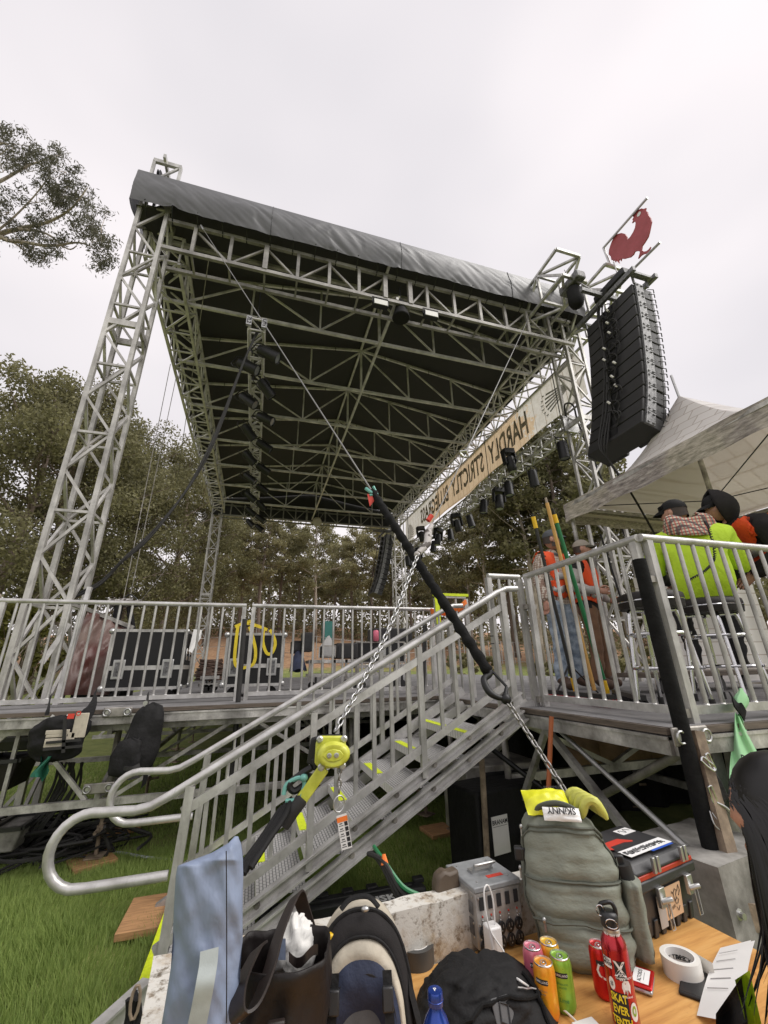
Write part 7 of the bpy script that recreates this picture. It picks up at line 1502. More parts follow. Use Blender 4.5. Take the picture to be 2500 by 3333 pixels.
# charger and white cable
PM = Matrix.Translation((FL.x, FL.y, TZ)) @ Matrix.Rotation(az, 4, 'Z'); cx = w*.14; o = thing('usb_charger', 'white phone charger plugged into the power box with its cable', 'charger', tuple(PM @ V((cx, -.03, .03)))); mb = MB(); mb.box((0, 0, 0), (.048, .048, .075), PM @ xf((cx+.012, -.032, .062))); mb.build('brick', 'white_plastic', o, bev=.006)
q = PM @ V((cx+.02, -.04, .1)); mb = MB(); mb.tube(smooth_path([q, q+V((0, 0, .07)), q+V((-.015, 0, .11)), q+V((-.035, -.005, .09)), q+V((-.03, -.015, .0)), q+V((.005, -.04, -.06)), T(1625, 3150, .04), T(1690, 3190, .1), T(1740, 3225, .05), T(1800, 3262, .02), T(1850, 3300, .012), T(1895, 3345, .01)], 6), .0028, 7); mb.build('cable', 'white_plastic', o, True)
mb = MB(); mb.box(tuple(T(1915, 3352, .008)), (.07, .05, .016)); tag(mb.build('power_bank', 'white_plastic', None, bev=.003), 'white plug end lying on the plywood at the bottom edge', 'adapter')
# ---- bags
def surf_tube(mb, fn, uv, r, off=.004, k=6):
    P = [V(fn(u, v)) for u, v in uv]; c = sum(P, V())/len(P); return mb.tube(smooth_path(P, k), r, 6)
def M_surf(fn, u, v):
    p = V(fn(u, v)); du = V(fn(u+.004, v))-p; dv = V(fn(u, v+.01))-p; n = du.cross(dv).normalized(); return p, n, du.normalized(), dv.normalized()
def on_surf(mb, fn, uv, r, lift=.003, k=7, flat=1.0):
    P = []
    for i in range(len(uv)-1):
        for q in range(k): u = lerp(uv[i][0], uv[i+1][0], q/k); v = lerp(uv[i][1], uv[i+1][1], q/k); p, n, _, _ = M_surf(fn, u, v); P.append(p+n*lift)
    p, n, _, _ = M_surf(fn, *uv[-1]); P.append(p+n*lift); mb.tube(P, r, 6); return P
def panel(par, name, fn, u0, u1, v0, v1, lift, m, nu=12, nv=10, puff=.0):
    def f(u, v): uu, vv = lerp(u0, u1, u), lerp(v0, v1, v); p, n, _, _ = M_surf(fn, uu, vv); e = min(u, 1-u, v, 1-v); return tuple(p+n*(lift*min(1, e*8)+puff*math.sin(math.pi*u)*math.sin(math.pi*v)))
    mb = MB(); mb.grid(f, nu, nv); return mb.build(name, m, par, True, ang=180)
def loft(prof, nz, seed=0, amp=.012, sq=3.0, fold=None):
    # prof(v) -> centre offset x, y, z, half width, half depth
    def fn(u, v):
        a = u*2*math.pi; ca, sa = math.cos(a), math.sin(a); cx_, cy_, z, hw, hd_ = prof(max(0, min(1, v))); k = (abs(ca)**sq+abs(sa)**sq)**(-1/sq)
        n = amp*noise.noise(V((ca*2+seed, sa*2, z*9)))+amp*.5*noise.noise(V((ca*5+seed, sa*5+3, z*22)))
        if fold: n += fold(u, v)
        return (cx_+(hw+n)*ca*k, cy_+(hd_+n)*sa*k, z+.2*n)
    return fn
def capped(fn, nu, nv, m, name, par):
    mb = MB(); mb.grid(fn, nu, nv, True); c0 = sum((V(fn(i/12, 0)) for i in range(12)), V())/12; c1 = sum((V(fn(i/12, 1)) for i in range(12)), V())/12
    n0 = len(mb.v); mb.v += [tuple(c0), tuple(c1)]
    for i in range(nu): j = (i+1) % nu; mb.f.append((n0, j, i)); mb.f.append((n0+1, (nv-1)*nu+i, (nv-1)*nu+j)); mb.m += [0, 0]
    return mb.build(name, m, par, True, ang=180)
# olive backpack
c = T(1928, 3124); hB = zat(1880, 2660, c)-TZ; ob = local('olive_backpack', 'large olive-grey backpack standing upright on the plywood', 'backpack', (c.x, c.y+.02, TZ), math.atan2(c.y, c.x)-R_(90)+R_(8)); kb = hB/.5*1.22
def pr(v):
    z = hB*v; kb_ = kb; sw = .165*kb*(.86+.14*math.sin(math.pi*min(1, v*1.2)))*(1 if v < .8 else math.sqrt(max(.0, 1-((v-.8)/.2)**2*.72))); sd = .115*kb*(1.1-.35*v)*(1 if v < .85 else math.sqrt(max(0, 1-((v-.85)/.15)**2*.8))); 
    if v < .06: sw *= .86+.14*(v/.06); sd *= .8+.2*(v/.06)
    return (-.035*kb*v, .05*v*kb, z, sw, sd)
fold = lambda u, v: .009*noise.noise(V((u*3.0, v*11+u*2, 0)))+.005*noise.noise(V((u*5+v*3, v*24, 4)))
bf = loft(pr, 1, 3, .012, 3.2, fold); capped(bf, 72, 60, 'olive_fabric', 'body', ob)
panel(ob, 'front_pocket', bf, .58, .92, .04, .3, .008, 'olive_fabric', 20, 14, .006); panel(ob, 'upper_pocket', bf, .57, .93, .56, .86, .004, 'olive_fabric', 20, 16, .003); panel(ob, 'middle_pocket', bf, .57, .93, .33, .55, .004, 'olive_fabric', 20, 14, .003)
mb = MB(); on_surf(mb, bf, [(.6, .3), (.75, .305), (.9, .3)], .004, .014); on_surf(mb, bf, [(.575, .55), (.75, .565), (.925, .55)], .004, .006); on_surf(mb, bf, [(.535, .1), (.545, .6), (.555, .82), (.6, .91), (.75, .93), (.9, .91), (.945, .82), (.955, .6), (.965, .1)], .0045, .004); on_surf(mb, bf, [(.56, .55), (.565, .8), (.61, .88), (.75, .895), (.89, .88), (.935, .8), (.94, .55)], .003, .005); mb.each('zipper', 'olive_dark', ob, smooth=True)
mb = MB()
for (u, v) in ((.64, .305), (.56, .86), (.548, .57)): p, n, du, dv = M_surf(bf, u, v); p += n*.016; mb.tube([p, p-V((0, 0, .03))], .0045, 6); mb.ell(tuple(p), (.007, .007, .009), 8, 5)
mb.build('zip_pull', 'galv', ob, True)
P = [V(bf(.75, .97))+V((-.075, .03, .0)), V(bf(.75, .97))+V((-.06, .01, .035)), V(bf(.75, .97))+V((0, .005, .05)), V(bf(.75, .97))+V((.06, .01, .03)), V(bf(.75, .97))+V((.075, .03, -.01))]; mb = MB(); mb.tube(smooth_path(P, 6), .016, 10, flat=.55); mb.build('grab_handle', 'olive_dark', ob, True)
for u0, u1, vv in ((.5, .58, .68), (.92, 1.0, .66), (.94, 1.04, .17)):
    mb = MB(); q = []
    for k in range(6): p, n, _, _ = M_surf(bf, lerp(u0, u1, k/5), vv); q.append(p+n*.008)
    vs = []
    for p in q: vs += [p-V((0, 0, .016)), p+V((0, 0, .016))]
    mb.add(vs, [(2*i, 2*i+1, 2*i+3, 2*i+2) for i in range(5)]); mb.build('side_strap', 'olive_dark', ob); mb = MB(); p, n, du, _ = M_surf(bf, lerp(u0, u1, .5), vv); mb.box(tuple(p+n*.014), (.04, .03, .042)); mb.build('buckle', 'black_plastic', ob, bev=.006)
capped(loft(lambda v: (.165*kb+.01, .015, .03+.2*kb*v, .03*kb*(1.2-.2*v), .085*kb), 1, 8, .01, 2.6), 30, 14, 'olive_fabric', 'side_pocket', ob); mb = MB(); mb.tube([(.165*kb+.01, .0, .2*kb), (.165*kb, .0, .27*kb)], .028, 12); mb.build('pocket_bottle', 'rubber', ob, True)
OM = Matrix.Translation((c.x, c.y+.02, TZ)) @ Matrix.Rotation(math.atan2(c.y, c.x)-R_(90)+R_(8), 4, 'Z')
# snack bags on top of the backpack
top = V(bf(.75, .98)); TM = OM @ Matrix.Translation(top); o = thing('snack_bag', 'bright yellow snack bag tucked under the backpack handle', 'snack bag', tuple(OM @ top))
def pillow(w, d, h, M, seed, m, name, par, amp=.01):
    mb = MB(); mb.grid(lambda u, v: ((u-.5)*w, (v-.5)*d, h*(max(0, math.sin(math.pi*u))*max(0, math.sin(math.pi*v)))**.55+amp*noise.noise(V((u*5+seed, v*5, 0)))), 22, 14, False, M); mb.grid(lambda u, v: ((.5-u)*w, (v-.5)*d, -.3*h*(max(0, math.sin(math.pi*u))*max(0, math.sin(math.pi*v)))**.55), 22, 14, False, M); return mb.build(name, m, par, True, ang=180)
pillow(.17, .11, .035, TM @ xf((-.03, .05, .035), 32, 0, 8), 1, 'snack_yellow', 'wrapper', o)
mb = MB(); add_text(mb, 'POPPED', TM @ xf((-.0, .04, .088), 40, 0, 8), .016, 1.2); mb.build('print', 'ink', o)
pillow(.13, .045, .012, TM @ xf((.01, -.035, .02), 52, 0, 0), 2, 'white_plastic', 'white_front', o, .004); mb = MB(); add_text(mb, 'SKiNNY', TM @ xf((.01, -.043, .034), 52, 0, 0) @ Matrix.Rotation(R_(180), 4, 'Z'), .03, .95, .0007); mb.build('lettering', 'ink', o)
o = thing('fruit_bag', 'clear bag of green-yellow fruit behind the yellow snack bag', 'bag', tuple(OM @ (top+V((.1, .06, .02)))))
for k in range(4):
    mb = MB(); P = smooth_path([TM @ V((.05+.012*k, .11-.035*k, .0)), TM @ V((.07+.012*k, .11-.035*k, .05)), TM @ V((.11+.01*k, .11-.035*k, .055)), TM @ V((.15+.008*k, .11-.035*k, .0))], 4); mb.tube(P, [.006, .012, .016, .017, .018, .018, .018, .018, .018, .017, .015, .012, .006], 9); mb.build('fruit', 'fruit', o, True)
# ---- toolbox
FLb, FRb = T(2100, 3083), T(2277, 2981); wt = (FRb-FLb).length; azt = math.atan2(FRb.y-FLb.y, FRb.x-FLb.x); ht = .97*(zat(2045, 2805, FLb)-TZ); hz_ = ht*.78; dt = .27
tb = local('toolbox', 'black plastic toolbox with red seal and stickers on its lid', 'toolbox', (FLb.x, FLb.y, TZ), azt); mb = MB(); mb.hexa([V((.015, .01, 0)), V((wt-.015, .01, 0)), V((wt-.015, dt, 0)), V((.015, dt, 0)), V((-.005, -.012, hz_)), V((wt+.005, -.012, hz_)), V((wt+.005, dt+.01, hz_)), V((-.005, dt+.01, hz_))]); mb.build('body', 'toolbox_plastic', tb, bev=.012)
mb = MB()
for k in range(7): x = .04+(wt-.08)*k/6; mb.hexa([V((x-.012, .004, .0)), V((x+.012, .004, .0)), V((x+.012, .02, .0)), V((x-.012, .02, .0)), V((x-.012, -.004, hz_*.3)), V((x+.012, -.004, hz_*.3)), V((x+.012, .01, hz_*.3)), V((x-.012, .01, hz_*.3))])
stuff(mb.build('ribs', 'toolbox_plastic', tb, bev=.003))
mb = MB(); mb.bx(-.012, wt+.012, -.022, dt+.015, hz_-.035, hz_-.002); mb.build('rim', 'toolbox_plastic', tb, bev=.006); mb = MB(); mb.bx(-.008, wt+.008, -.018, dt+.012, hz_-.002, hz_+.014); mb.build('seal', 'red_seal', tb, bev=.003)
mb = MB(); z0 = hz_+.014; mb.hexa([V((-.015, -.024, z0)), V((wt+.015, -.024, z0)), V((wt+.015, dt+.02, z0)), V((-.015, dt+.02, z0)), V((.015, .01, ht)), V((wt-.015, .01, ht)), V((wt-.015, dt-.01, ht)), V((.015, dt-.01, ht))]); ld = mb.build('lid', 'toolbox_plastic', tb, bev=.014)
mb = MB(); mb.bx(.05, wt-.05, .05, dt-.03, ht+.0005, ht+.008); mb.build('lid_panel', 'toolbox_plastic', ld, bev=.006); zt_ = ht+.0085
mb = MB(); mb.bx(.04, wt-.05, .015, .07, zt_, zt_+.0008); mb.build('white_sticker', 'ink_white', ld); mb = MB(); rr = random.Random(5)
for k in range(26): x = .05+(wt-.13)*k/25; hgt = .018; mb.box((x, .043+rr.uniform(-.004, .004), zt_+.0012), (.0062, hgt*rr.uniform(.7, 1.4), .0006), xf((0, 0, 0)));  mb.box((x+.004, .043+rr.choice((-.012, .0, .012)), zt_+.0012), (.008, .005, .0006))
stuff(mb.build('sticker_scrawl', 'ink', ld)); mb = MB(); mb.bx(wt*.45, wt-.06, .004, .0145, zt_-.0005, zt_+.0004); mb.build('blue_sticker', 'ink_blue', ld)
mb = MB(); mb.ext([(.03, .1), (.05, .09), (.06, .115), (.15, .115), (.19, .1), (.2, .108), (.16, .15), (.05, .15)], .001, xf((.0, .0, zt_))); mb.build('red_label', 'ink_red', ld); mb = MB(); mb.bx(wt*.6, wt*.84, .16, .21, zt_, zt_+.001); mb.build('name_card', 'paper', ld)
mb = MB(); mb.tube(smooth_path([(wt*.63, .185, zt_+.0015), (wt*.66, .2, zt_+.0015), (wt*.7, .17, zt_+.0015), (wt*.74, .2, zt_+.0015), (wt*.8, .18, zt_+.0015)], 4), .0012, 4); mb.build('scribble', 'ink', ld)
for f in (.3, .82):
    x = wt*f; mb = MB()
    for s in (-1, 1): mb.bx(x+s*.013-.007, x+s*.013+.007, -.037, -.024, z0+.0, z0+.05)
    mb.bx(x-.018, x+.018, -.034, -.02, hz_-.09, hz_-.03); mb.tube([(x-.012, -.03, hz_-.07), (x+.02, -.055, hz_-.06)], .009, 8); mb.tube([(x+.0, -.042, hz_-.07), (x+.0, -.044, hz_-.15), (x+.02, -.044, hz_-.15), (x+.02, -.042, hz_-.07)], .0022, 6); mb.each('latch', 'galv', tb, bev=.002)
mb = MB(); mb.hexa([V((wt*.4, -.0045, hz_*.2)), V((wt*.72, -.0045, hz_*.2)), V((wt*.72, -.003, hz_*.2)), V((wt*.4, -.003, hz_*.2)), V((wt*.4, -.013, hz_*.74)), V((wt*.72, -.013, hz_*.74)), V((wt*.72, -.011, hz_*.74)), V((wt*.4, -.011, hz_*.74))]); cd_ = mb.build('cardboard_drawing', 'cardboard', tb)
def dz(x, z): t = (z-.2)/.54; return V((wt*x, -.0055-.0085*t-.0008, hz_*z))
mb = MB()
for L in ([(.44, .28), (.46, .25), (.48, .3), (.47, .42), (.5, .47), (.51, .53), (.49, .54), (.47, .48), (.45, .44), (.44, .28)], [(.57, .6), (.6, .66), (.63, .62), (.61, .55), (.62, .5), (.58, .46), (.57, .6)], [(.59, .46), (.62, .5), (.65, .46), (.63, .4), (.6, .41), (.59, .46)], [(.64, .6), (.67, .7), (.69, .6), (.66, .52)], [(.6, .36), (.63, .28), (.66, .35)], [(.53, .34), (.53, .39)], [(.55, .35), (.55, .4)], [(.57, .36), (.57, .41)], [(.54, .6), (.54, .64)], [(.56, .58), (.56, .62)]): mb.tube([dz(*p) for p in L], .0011, 4)
stuff(mb.build('drawing', 'ink', cd_))
mb = MB(); mb.hexa([V((wt*.3, -.0042, hz_*.12)), V((wt*.42, -.0042, hz_*.12)), V((wt*.42, -.003, hz_*.12)), V((wt*.3, -.003, hz_*.12)), V((wt*.27, -.0122, hz_*.66)), V((wt*.4, -.0122, hz_*.66)), V((wt*.4, -.011, hz_*.66)), V((wt*.27, -.011, hz_*.66))]); mb.build('packing_tape', 'reflective', tb)
# ---- cans, bottles and small things
def bend(r, z0, yaw, lift=.0006):
    def f(v): a = v[0]/r+yaw; return ((r+lift)*math.sin(a), -(r+lift)*math.cos(a), z0+v[1])
    return f
def can(X, Y, m, label, lines, yaw=0.0, hgt=.122, r=.0305):
    p = pz(X, Y, TZ+hgt); o = local('drink_can', label, 'can', (p.x, p.y, TZ), math.atan2(p.y, p.x)-R_(90), 'drink cans on the plywood'); mb = MB(); mb.lathe([(r*.72, 0), (r*.84, .003), (r*.99, .014), (r, .02), (r, hgt-.018), (r*.93, hgt-.008), (r*.86, hgt-.003)], 28); mb.build('body', m, o, True, ang=60)
    mb = MB(); mb.lathe([(r*.86, hgt-.003), (r*.88, hgt), (r*.83, hgt+.001), (r*.8, hgt-.004), (0, hgt-.004)], 28, caps=False); l = mb.build('lid', 'lid', o, True, ang=50); mb = MB(); mb.tube([(r*.28*math.cos(t*.63), -r*.12+r*.42*math.sin(t*.63), hgt-.0022) for t in range(10)], .0016, 5, closed=True); mb.ell((0, -.001, hgt-.002), (.004, .004, .0015), 8, 4); mb.build('tab', 'galv', l, True)
    lab = MB()
    if lines: lab.grid(lambda u, v: bend(r, 0, yaw)(((u-.5)*.034, .083+.012*v)), 8, 2); lab.build('name_plate', 'ink', o, True)
    for t, z, sz, mm in lines: q = MB(); add_text(q, t, Matrix.Identity(4), sz, 1, .0, bend(r, z, yaw, .001)); q.build('print', mm, o)
can(1732, 3077, 'can_pink', 'pink sparkling water can, leftmost of the four', [('KIRKLAND', .089, .0075, 'ink_white'), ('SPARKLING', .07, .005, 'ink_red'), ('grapefruit', .03, .008, 'ink_red')], .2); can(1785, 3063, 'can_orange', 'orange sparkling water can at the back of the four', [('KIRKLAND', .089, .0075, 'ink_white')], -.1)
can(1767, 3128, 'can_yellow', 'yellow and orange sparkling water can, nearest of the four', [('KIRKLAND', .089, .0075, 'ink_white'), ('SPARKLING', .07, .005, 'ink_brown'), ('WATER', .063, .005, 'ink_brown')], -.35); can(1820, 3107, 'can_lime', 'lime green sparkling water can, rightmost of the four', [('KIRKLAND', .089, .0075, 'ink_white'), ('SPARKLING', .07, .006, 'pole_green'), ('WATER', .062, .006, 'pole_green'), ('Lime', .035, .013, 'pole_green')], -.05)
can(1946, 3071, 'can_red', 'red cola can half hidden behind the sticker-covered bottle', [('C', .07, .06, 'ink_white')], .1)
p = pz(1975, 2940, TZ+.265); rb_ = local('red_bottle', 'red metal water bottle covered in stickers, black cap with ring', 'water bottle', (p.x, p.y, TZ), math.atan2(p.y, p.x)-R_(90)); r = .0355
mb = MB(); mb.lathe([(r*.9, 0), (r, .006), (r, .165), (r*.93, .18), (r*.72, .194), (r*.64, .2), (r*.63, .213)], 32); mb.build('body', 'red_metal', rb_, True, ang=60); mb = MB(); mb.lathe([(r*.66, .2), (r*.66, .211), (r*.63, .212)], 28, caps=False); mb.build('neck_ring', 'galv', rb_, True)
mb = MB(); mb.lathe([(r*.68, .213), (r*.7, .216), (r*.7, .24), (r*.6, .247), (r*.3, .25)], 24); mb.tube(smooth_path([(-.018, 0, .24), (-.02, 0, .258), (-.005, -.005, .268), (.012, 0, .268), (.02, 0, .255), (.02, 0, .24)], 4), .006, 8); mb.build('cap', 'black_plastic', rb_, True, ang=50); mb = MB(); mb.tube([(-.02+.012*math.cos(t*.45), -.012, .25+.013*math.sin(t*.45)) for t in range(14)], .0016, 6, closed=True); mb.tube([(.004+.016*math.cos(t*.45), -r*.7-.001, .228+.011*math.sin(t*.45)) for t in range(14)], .0013, 6, closed=True); mb.each('ring', 'chrome', rb_, smooth=True)
def sticker(par, u0, u1, z0, z1, m, yaw, poly=None, lift=.0007): mb = MB(); mb.grid(lambda u, v: bend(r, 0, yaw, lift)((lerp(u0, u1, u), lerp(z0, z1, v))), 14, 6); return mb.build('sticker', m, par, True)
s1 = sticker(rb_, -.022, .022, .006, .082, 'ink', -.25)
for t, z, sz in (('SKAT', .07, .024), ('EVER', .046, .024), ('TENTH', .022, .022)): q = MB(); add_text(q, t, Matrix.Identity(4), sz, .72, .0007, bend(r, z, -.28, .0014)); q.build('print', 'ink_yellow', s1)
s2 = sticker(rb_, -.014, .016, .11, .15, 'ink', .15); q = MB(); add_text(q, 'X', Matrix.Identity(4), .045, .9, .001, bend(r, .132, .15, .0014)); add_text(q, 'SO\nVRY', Matrix.Identity(4), .009, 1, .0003, bend(r, .117, .2, .0016)); q.build('print', 'ink_white', s2)
s3 = sticker(rb_, -.012, .012, .13, .152, 'ink_white', -.75); q = MB(); add_text(q, 'MIXER', Matrix.Identity(4), .0095, 1, .0003, bend(r, .139, -.72, .0014)); add_text(q, 'ALL-', Matrix.Identity(4), .0095, 1, .0003, bend(r, .148, -.78, .0014)); q.build('print', 'ink', s3)
s4 = MB(); s4.lathe([(0, 0), (.0105, 0)], 14, Matrix.Identity(4), caps=False); s4.v = [bend(r, .098, -.62, .0009)((v[0]*.8, v[1]*1.3)) for v in s4.v]; s4 = s4.build('sticker', 'ink_white', rb_, True); q = MB(); add_text(q, '#', Matrix.Identity(4), .017, .8, 0, bend(r, .098, -.62, .0016)); q.build('print', 'ink', s4)
s5 = MB(); s5.ext([(-.012, .0), (-.008, -.014), (-.004, -.004), (0, -.016), (.004, -.004), (.009, -.013), (.012, .004), (.008, .014), (-.002, .016), (-.01, .01)], .0001); s5.v = [bend(r, .095, .42, .0009)(v) for v in s5.v]; s5 = s5.build('sticker', 'ink_white', rb_); q = MB(); add_text(q, 'HARDLY STRICTLY', Matrix.Identity(4), .0055, 1, .0001, bend(r, .114, .4, .0012)); add_text(q, 'BLUEGRASS', Matrix.Identity(4), .0055, 1, .0001, bend(r, .076, .42, .0012)); q.build('print', 'ink_white', s5)
s6 = MB(); s6.lathe([(0, 0), (.014, 0)], 14, caps=False); s6.v = [bend(r, .045, .75, .0009)((v[0]*.8, v[1]*1.4)) for v in s6.v]; s6 = s6.build('sticker', 'ink_white', rb_, True); q = MB(); q.lathe([(.004, 0), (.008, 0)], 12, caps=False); q.v = [bend(r, .047, .75, .0014)((v[0]*.8, v[1]*1.4)) for v in q.v]; q.build('print', 'can_lime', s6)
q = MB(); add_text(q, 'VRY YRY YRV', Matrix.Identity(4), .008, 1, .0003, bend(r*.66, .201, 0, .0016)); q.build('print', 'ink_white', rb_)
p = T(2090, 3190, .012); o = local('mint_tin', 'red and white hinged mint tin beside the red bottle', 'tin', (p.x, p.y, TZ), R_(38)); mb = MB(); mb.bx(-.047, .047, -.031, .031, 0, .014); mb.build('base', 'galv', o, bev=.008); mb = MB(); mb.bx(-.048, .048, -.032, .032, .0145, .022); l = mb.build('lid', 'can_red', o, bev=.008); mb = MB(); mb.bx(-.036, .036, -.022, .022, .0222, .0226); mb.build('lid_print', 'ink_white', l, bev=.0)
mb = MB(); add_text(mb, 'ALTOIDS', xf((0, .004, .0229), 0, 0, 0), .015, 1, .0003); mb.bx(-.02, .02, -.008, -.007, .0228, .023); mb.build('lettering', 'ink', l)
def tape_roll(X, Y, hgt, R1, R0, m, label, text, m2, rz=0.0, tail=False):
    p = T(X, Y, hgt); o = local('tape_roll', label, 'tape', (p.x, p.y, TZ), rz, 'rolls of tape on the plywood'); mb = MB(); mb.lathe([(R0+.002, 0), (R1, .0), (R1, hgt), (R0+.002, hgt)], 36, caps=False); mb.build('tape', m, o, True, ang=50); mb = MB(); mb.lathe([(R0, .0), (R0, hgt+.0005), (R0+.003, hgt+.0005), (R0+.003, .0)], 36, caps=False); c_ = mb.build('core', 'paper', o, True, ang=50); mb = MB()
    for k in range(4):
        f = lambda v, k=k: ((R0-.0006)*math.cos(v[0]/R0+k*1.57), (R0-.0006)*math.sin(v[0]/R0+k*1.57), hgt*.5+v[1]); add_text(mb, text, Matrix.Identity(4), .017, -1, .0004, f)
    mb.build('lettering', 'ink', c_)
    if tail: mb = MB(); mb.grid(lambda u, v: (R1*math.cos(.0)+.001+.005*u, -.06*u, .001+(hgt-.002)*v), 6, 2); mb.build('tail', m, o, True)
tape_roll(1353, 3066, .05, .062, .042, 'tape_grey', 'dark grey roll of duct tape in front of the ballast rim', 'DUCT TAPE', 'ink'); tape_roll(2212, 3108, .05, .056, .04, 'tape_white', 'white roll of tape on the plywood near the paper', 'DUCK TAPE', 'ink', 0, True)
p = T(2262, 3208); o = local('mobile_phone', 'black phone lying face up beside the white tape', 'phone', (p.x, p.y, TZ), R_(35)); mb = MB(); mb.bx(-.075, .075, -.036, .036, 0, .011); mb.build('case', 'rubber', o, bev=.005); mb = MB(); mb.bx(-.07, .07, -.031, .031, .0112, .0116); mb.build('screen', 'display', o)
# blue bottle at the bottom edge
p = pd(1416, 3222, .95); o = local('blue_bottle', 'blue metal water bottle at the bottom edge by the black bag', 'water bottle', (p.x, p.y, p.z-.235)); mb = MB(); mb.lathe([(.036, 0), (.036, .15), (.034, .165), (.024, .19), (.0155, .202), (.015, .212)], 28); mb.build('body', 'blue_metal', o, True, ang=60); mb = MB(); mb.lathe([(.0165, .21), (.018, .212), (.0175, .232), (.016, .235), (0, .2355)], 24); mb.lathe([(.0172, .219), (.0185, .22), (.0172, .221)], 24, caps=False); mb.build('cap', 'blue_metal', o, True, ang=50); mb = MB(); add_text(mb, 'P', xf((0, 0, .2358)), .014, 1, .0003); mb.build('emblem', 'ink_white', o)
# black bag with diamond patch
c = T(1580, 3300); bg = local('black_bag', 'black nylon backpack lying flat with a grey diamond patch', 'backpack', (c.x, c.y, TZ), R_(-8))
fnb = loft(lambda v: (0, .0, .1*v, .2*(1-.5*v*v), .15*(1-.45*v*v)), 1, 12, .02, 2.5, lambda u, v: .006*math.sin(u*50+6*noise.noise(V((u*4, v*4, 1))))*v); capped(fnb, 64, 26, 'black_fabric', 'body', bg)
mb = MB(); on_surf(mb, fnb, [(.62, .35), (.7, .78), (.8, .85), (.92, .6)], .005, .006); on_surf(mb, fnb, [(.95, .9), (.9, .6), (.87, .2)], .006, .006); mb.build('seam', 'black_foam', bg, True)
p, n, du, dv = M_surf(fnb, .765, .62); Mp = Matrix((( du.x, dv.x, n.x, 0), (du.y, dv.y, n.y, 0), (du.z, dv.z, n.z, 0), (0, 0, 0, 1))); Mp.translation = p+n*.006
mb = MB(); mb.bx(-.031, .031, -.031, .031, 0, .004, Mp); pt = mb.build('patch', 'grey_fabric', bg, bev=.004); mb = MB(); q = [(-.008, .022), (.016, .012), (.008, -.022), (-.016, -.012)]; mb.tube([Mp @ V((a, b, .006)) for a, b in q], .0024, 5, closed=True); mb.build('diamond', 'black_plastic', pt)
mb = MB(); P = on_surf(mb, fnb, [(.84, .9), (.9, .75), (.96, .45)], .0022, .008); mb.build('metal_zipper', 'galv', bg, True)
# ---- navy and cream backpack
nc = pd(1165, 3300, 1.08); nb = thing('navy_backpack', 'navy and cream backpack with arched top and black straps', 'backpack', tuple(nc)); rd_ = ray(1165, 3300).normalized(); lx = V((rd_.y, -rd_.x, 0)).normalized(); nz_ = lx.cross(rd_); tl = R_(-16); nz_, rd2 = nz_*math.cos(tl)+rd_*math.sin(tl), rd_*math.cos(tl)-nz_*math.sin(tl)
NM = Matrix(((lx.x, rd2.x, nz_.x, nc.x), (lx.y, rd2.y, nz_.y, nc.y), (lx.z, rd2.z, nz_.z, nc.z), (0, 0, 0, 1)))      # leaning back, front towards the viewer
hw_, hN = .148, .205
def out_(s, a): return (.012*math.sin(a)-hw_*s*math.copysign(abs(math.cos(a))**.85, math.cos(a)), -.16+(hN+.16)*s*max(0, math.sin(a))**.6 if s > .01 else -.16)
def bulge(s0, s1, y0, y1, puff, m, name, n=40):
    mb = MB()
    def f(u, v): s = lerp(s0, s1, v); x, z = out_(s, math.pi*u); return (x, lerp(y0, y1, v)-puff*math.sin(math.pi*v)+.004*noise.noise(V((x*30, z*30, 2))), z)
    mb.grid(f, n, 8, False, NM); return mb.build(name, m, nb, True, ang=180)
bulge(1.0, 1.0, .16, -.02, .0, 'cream_fabric', 'back_panel'); bulge(1.0, .84, -.02, -.05, .012, 'charcoal_fabric', 'charcoal_edge'); bulge(.85, .75, -.055, -.075, .01, 'cream_fabric', 'cream_band'); bulge(.76, .5, -.075, -.06, .018, 'navy_fabric', 'pocket_rim'); bulge(.52, .0, -.06, -.05, .006, 'grey_fabric', 'pocket_flap')
for s, y, rr_, m in ((1.0, -.022, .006, 'black_fabric'), (.865, -.058, .004, 'black_fabric'), (.685, -.08, .0045, 'charcoal_fabric')):
    mb = MB(); mb.tube([NM @ V((out_(s, math.pi*t/30)[0], y, out_(s, math.pi*t/30)[1])) for t in range(31)], rr_, 7); mb.build('piping', m, nb, True)
for x0, x1 in ((-.06, -.075), (.075, .085)):
    mb = MB(); mb.grid(lambda u, v: (lerp(x0, x1, v)+.024*(u-.5), -.1-.01*math.sin(math.pi*v), .1-.26*v), 3, 8, False, NM); mb.build('strap', 'black_fabric', nb, True); mb = MB(); mb.bx(x0-.014, x0+.014, -.118, -.1, .03, .075, NM); mb.build('buckle', 'black_plastic', nb, bev=.004)
mb = MB(); mb.grid(lambda u, v: (.135+.03*u, -.02-.03*v, .09-.1*u-.05*v), 4, 4, False, NM); mb.build('side_strap', 'black_fabric', nb, True)
mb = MB(); mb.ell((.02, -.05, hN+.004), (.012, .01, .008), 8, 6, NM); mb.build('zip_pull', 'galv', nb, True); mb = MB(); mb.bx(-.135, -.112, -.05, -.047, -.06, .03, NM @ xf((0, 0, 0), 0, -8, 0)); mb.build('care_label', 'reflective', nb)
mb = MB(); mb.tube(smooth_path([NM @ V((-.05, -.01, hN)), NM @ V((-.02, .0, hN+.02)), NM @ V((.03, .0, hN+.022)), NM @ V((.06, -.01, hN))], 4), .009, 8, flat=.6); mb.build('grab_handle', 'black_fabric', nb, True)
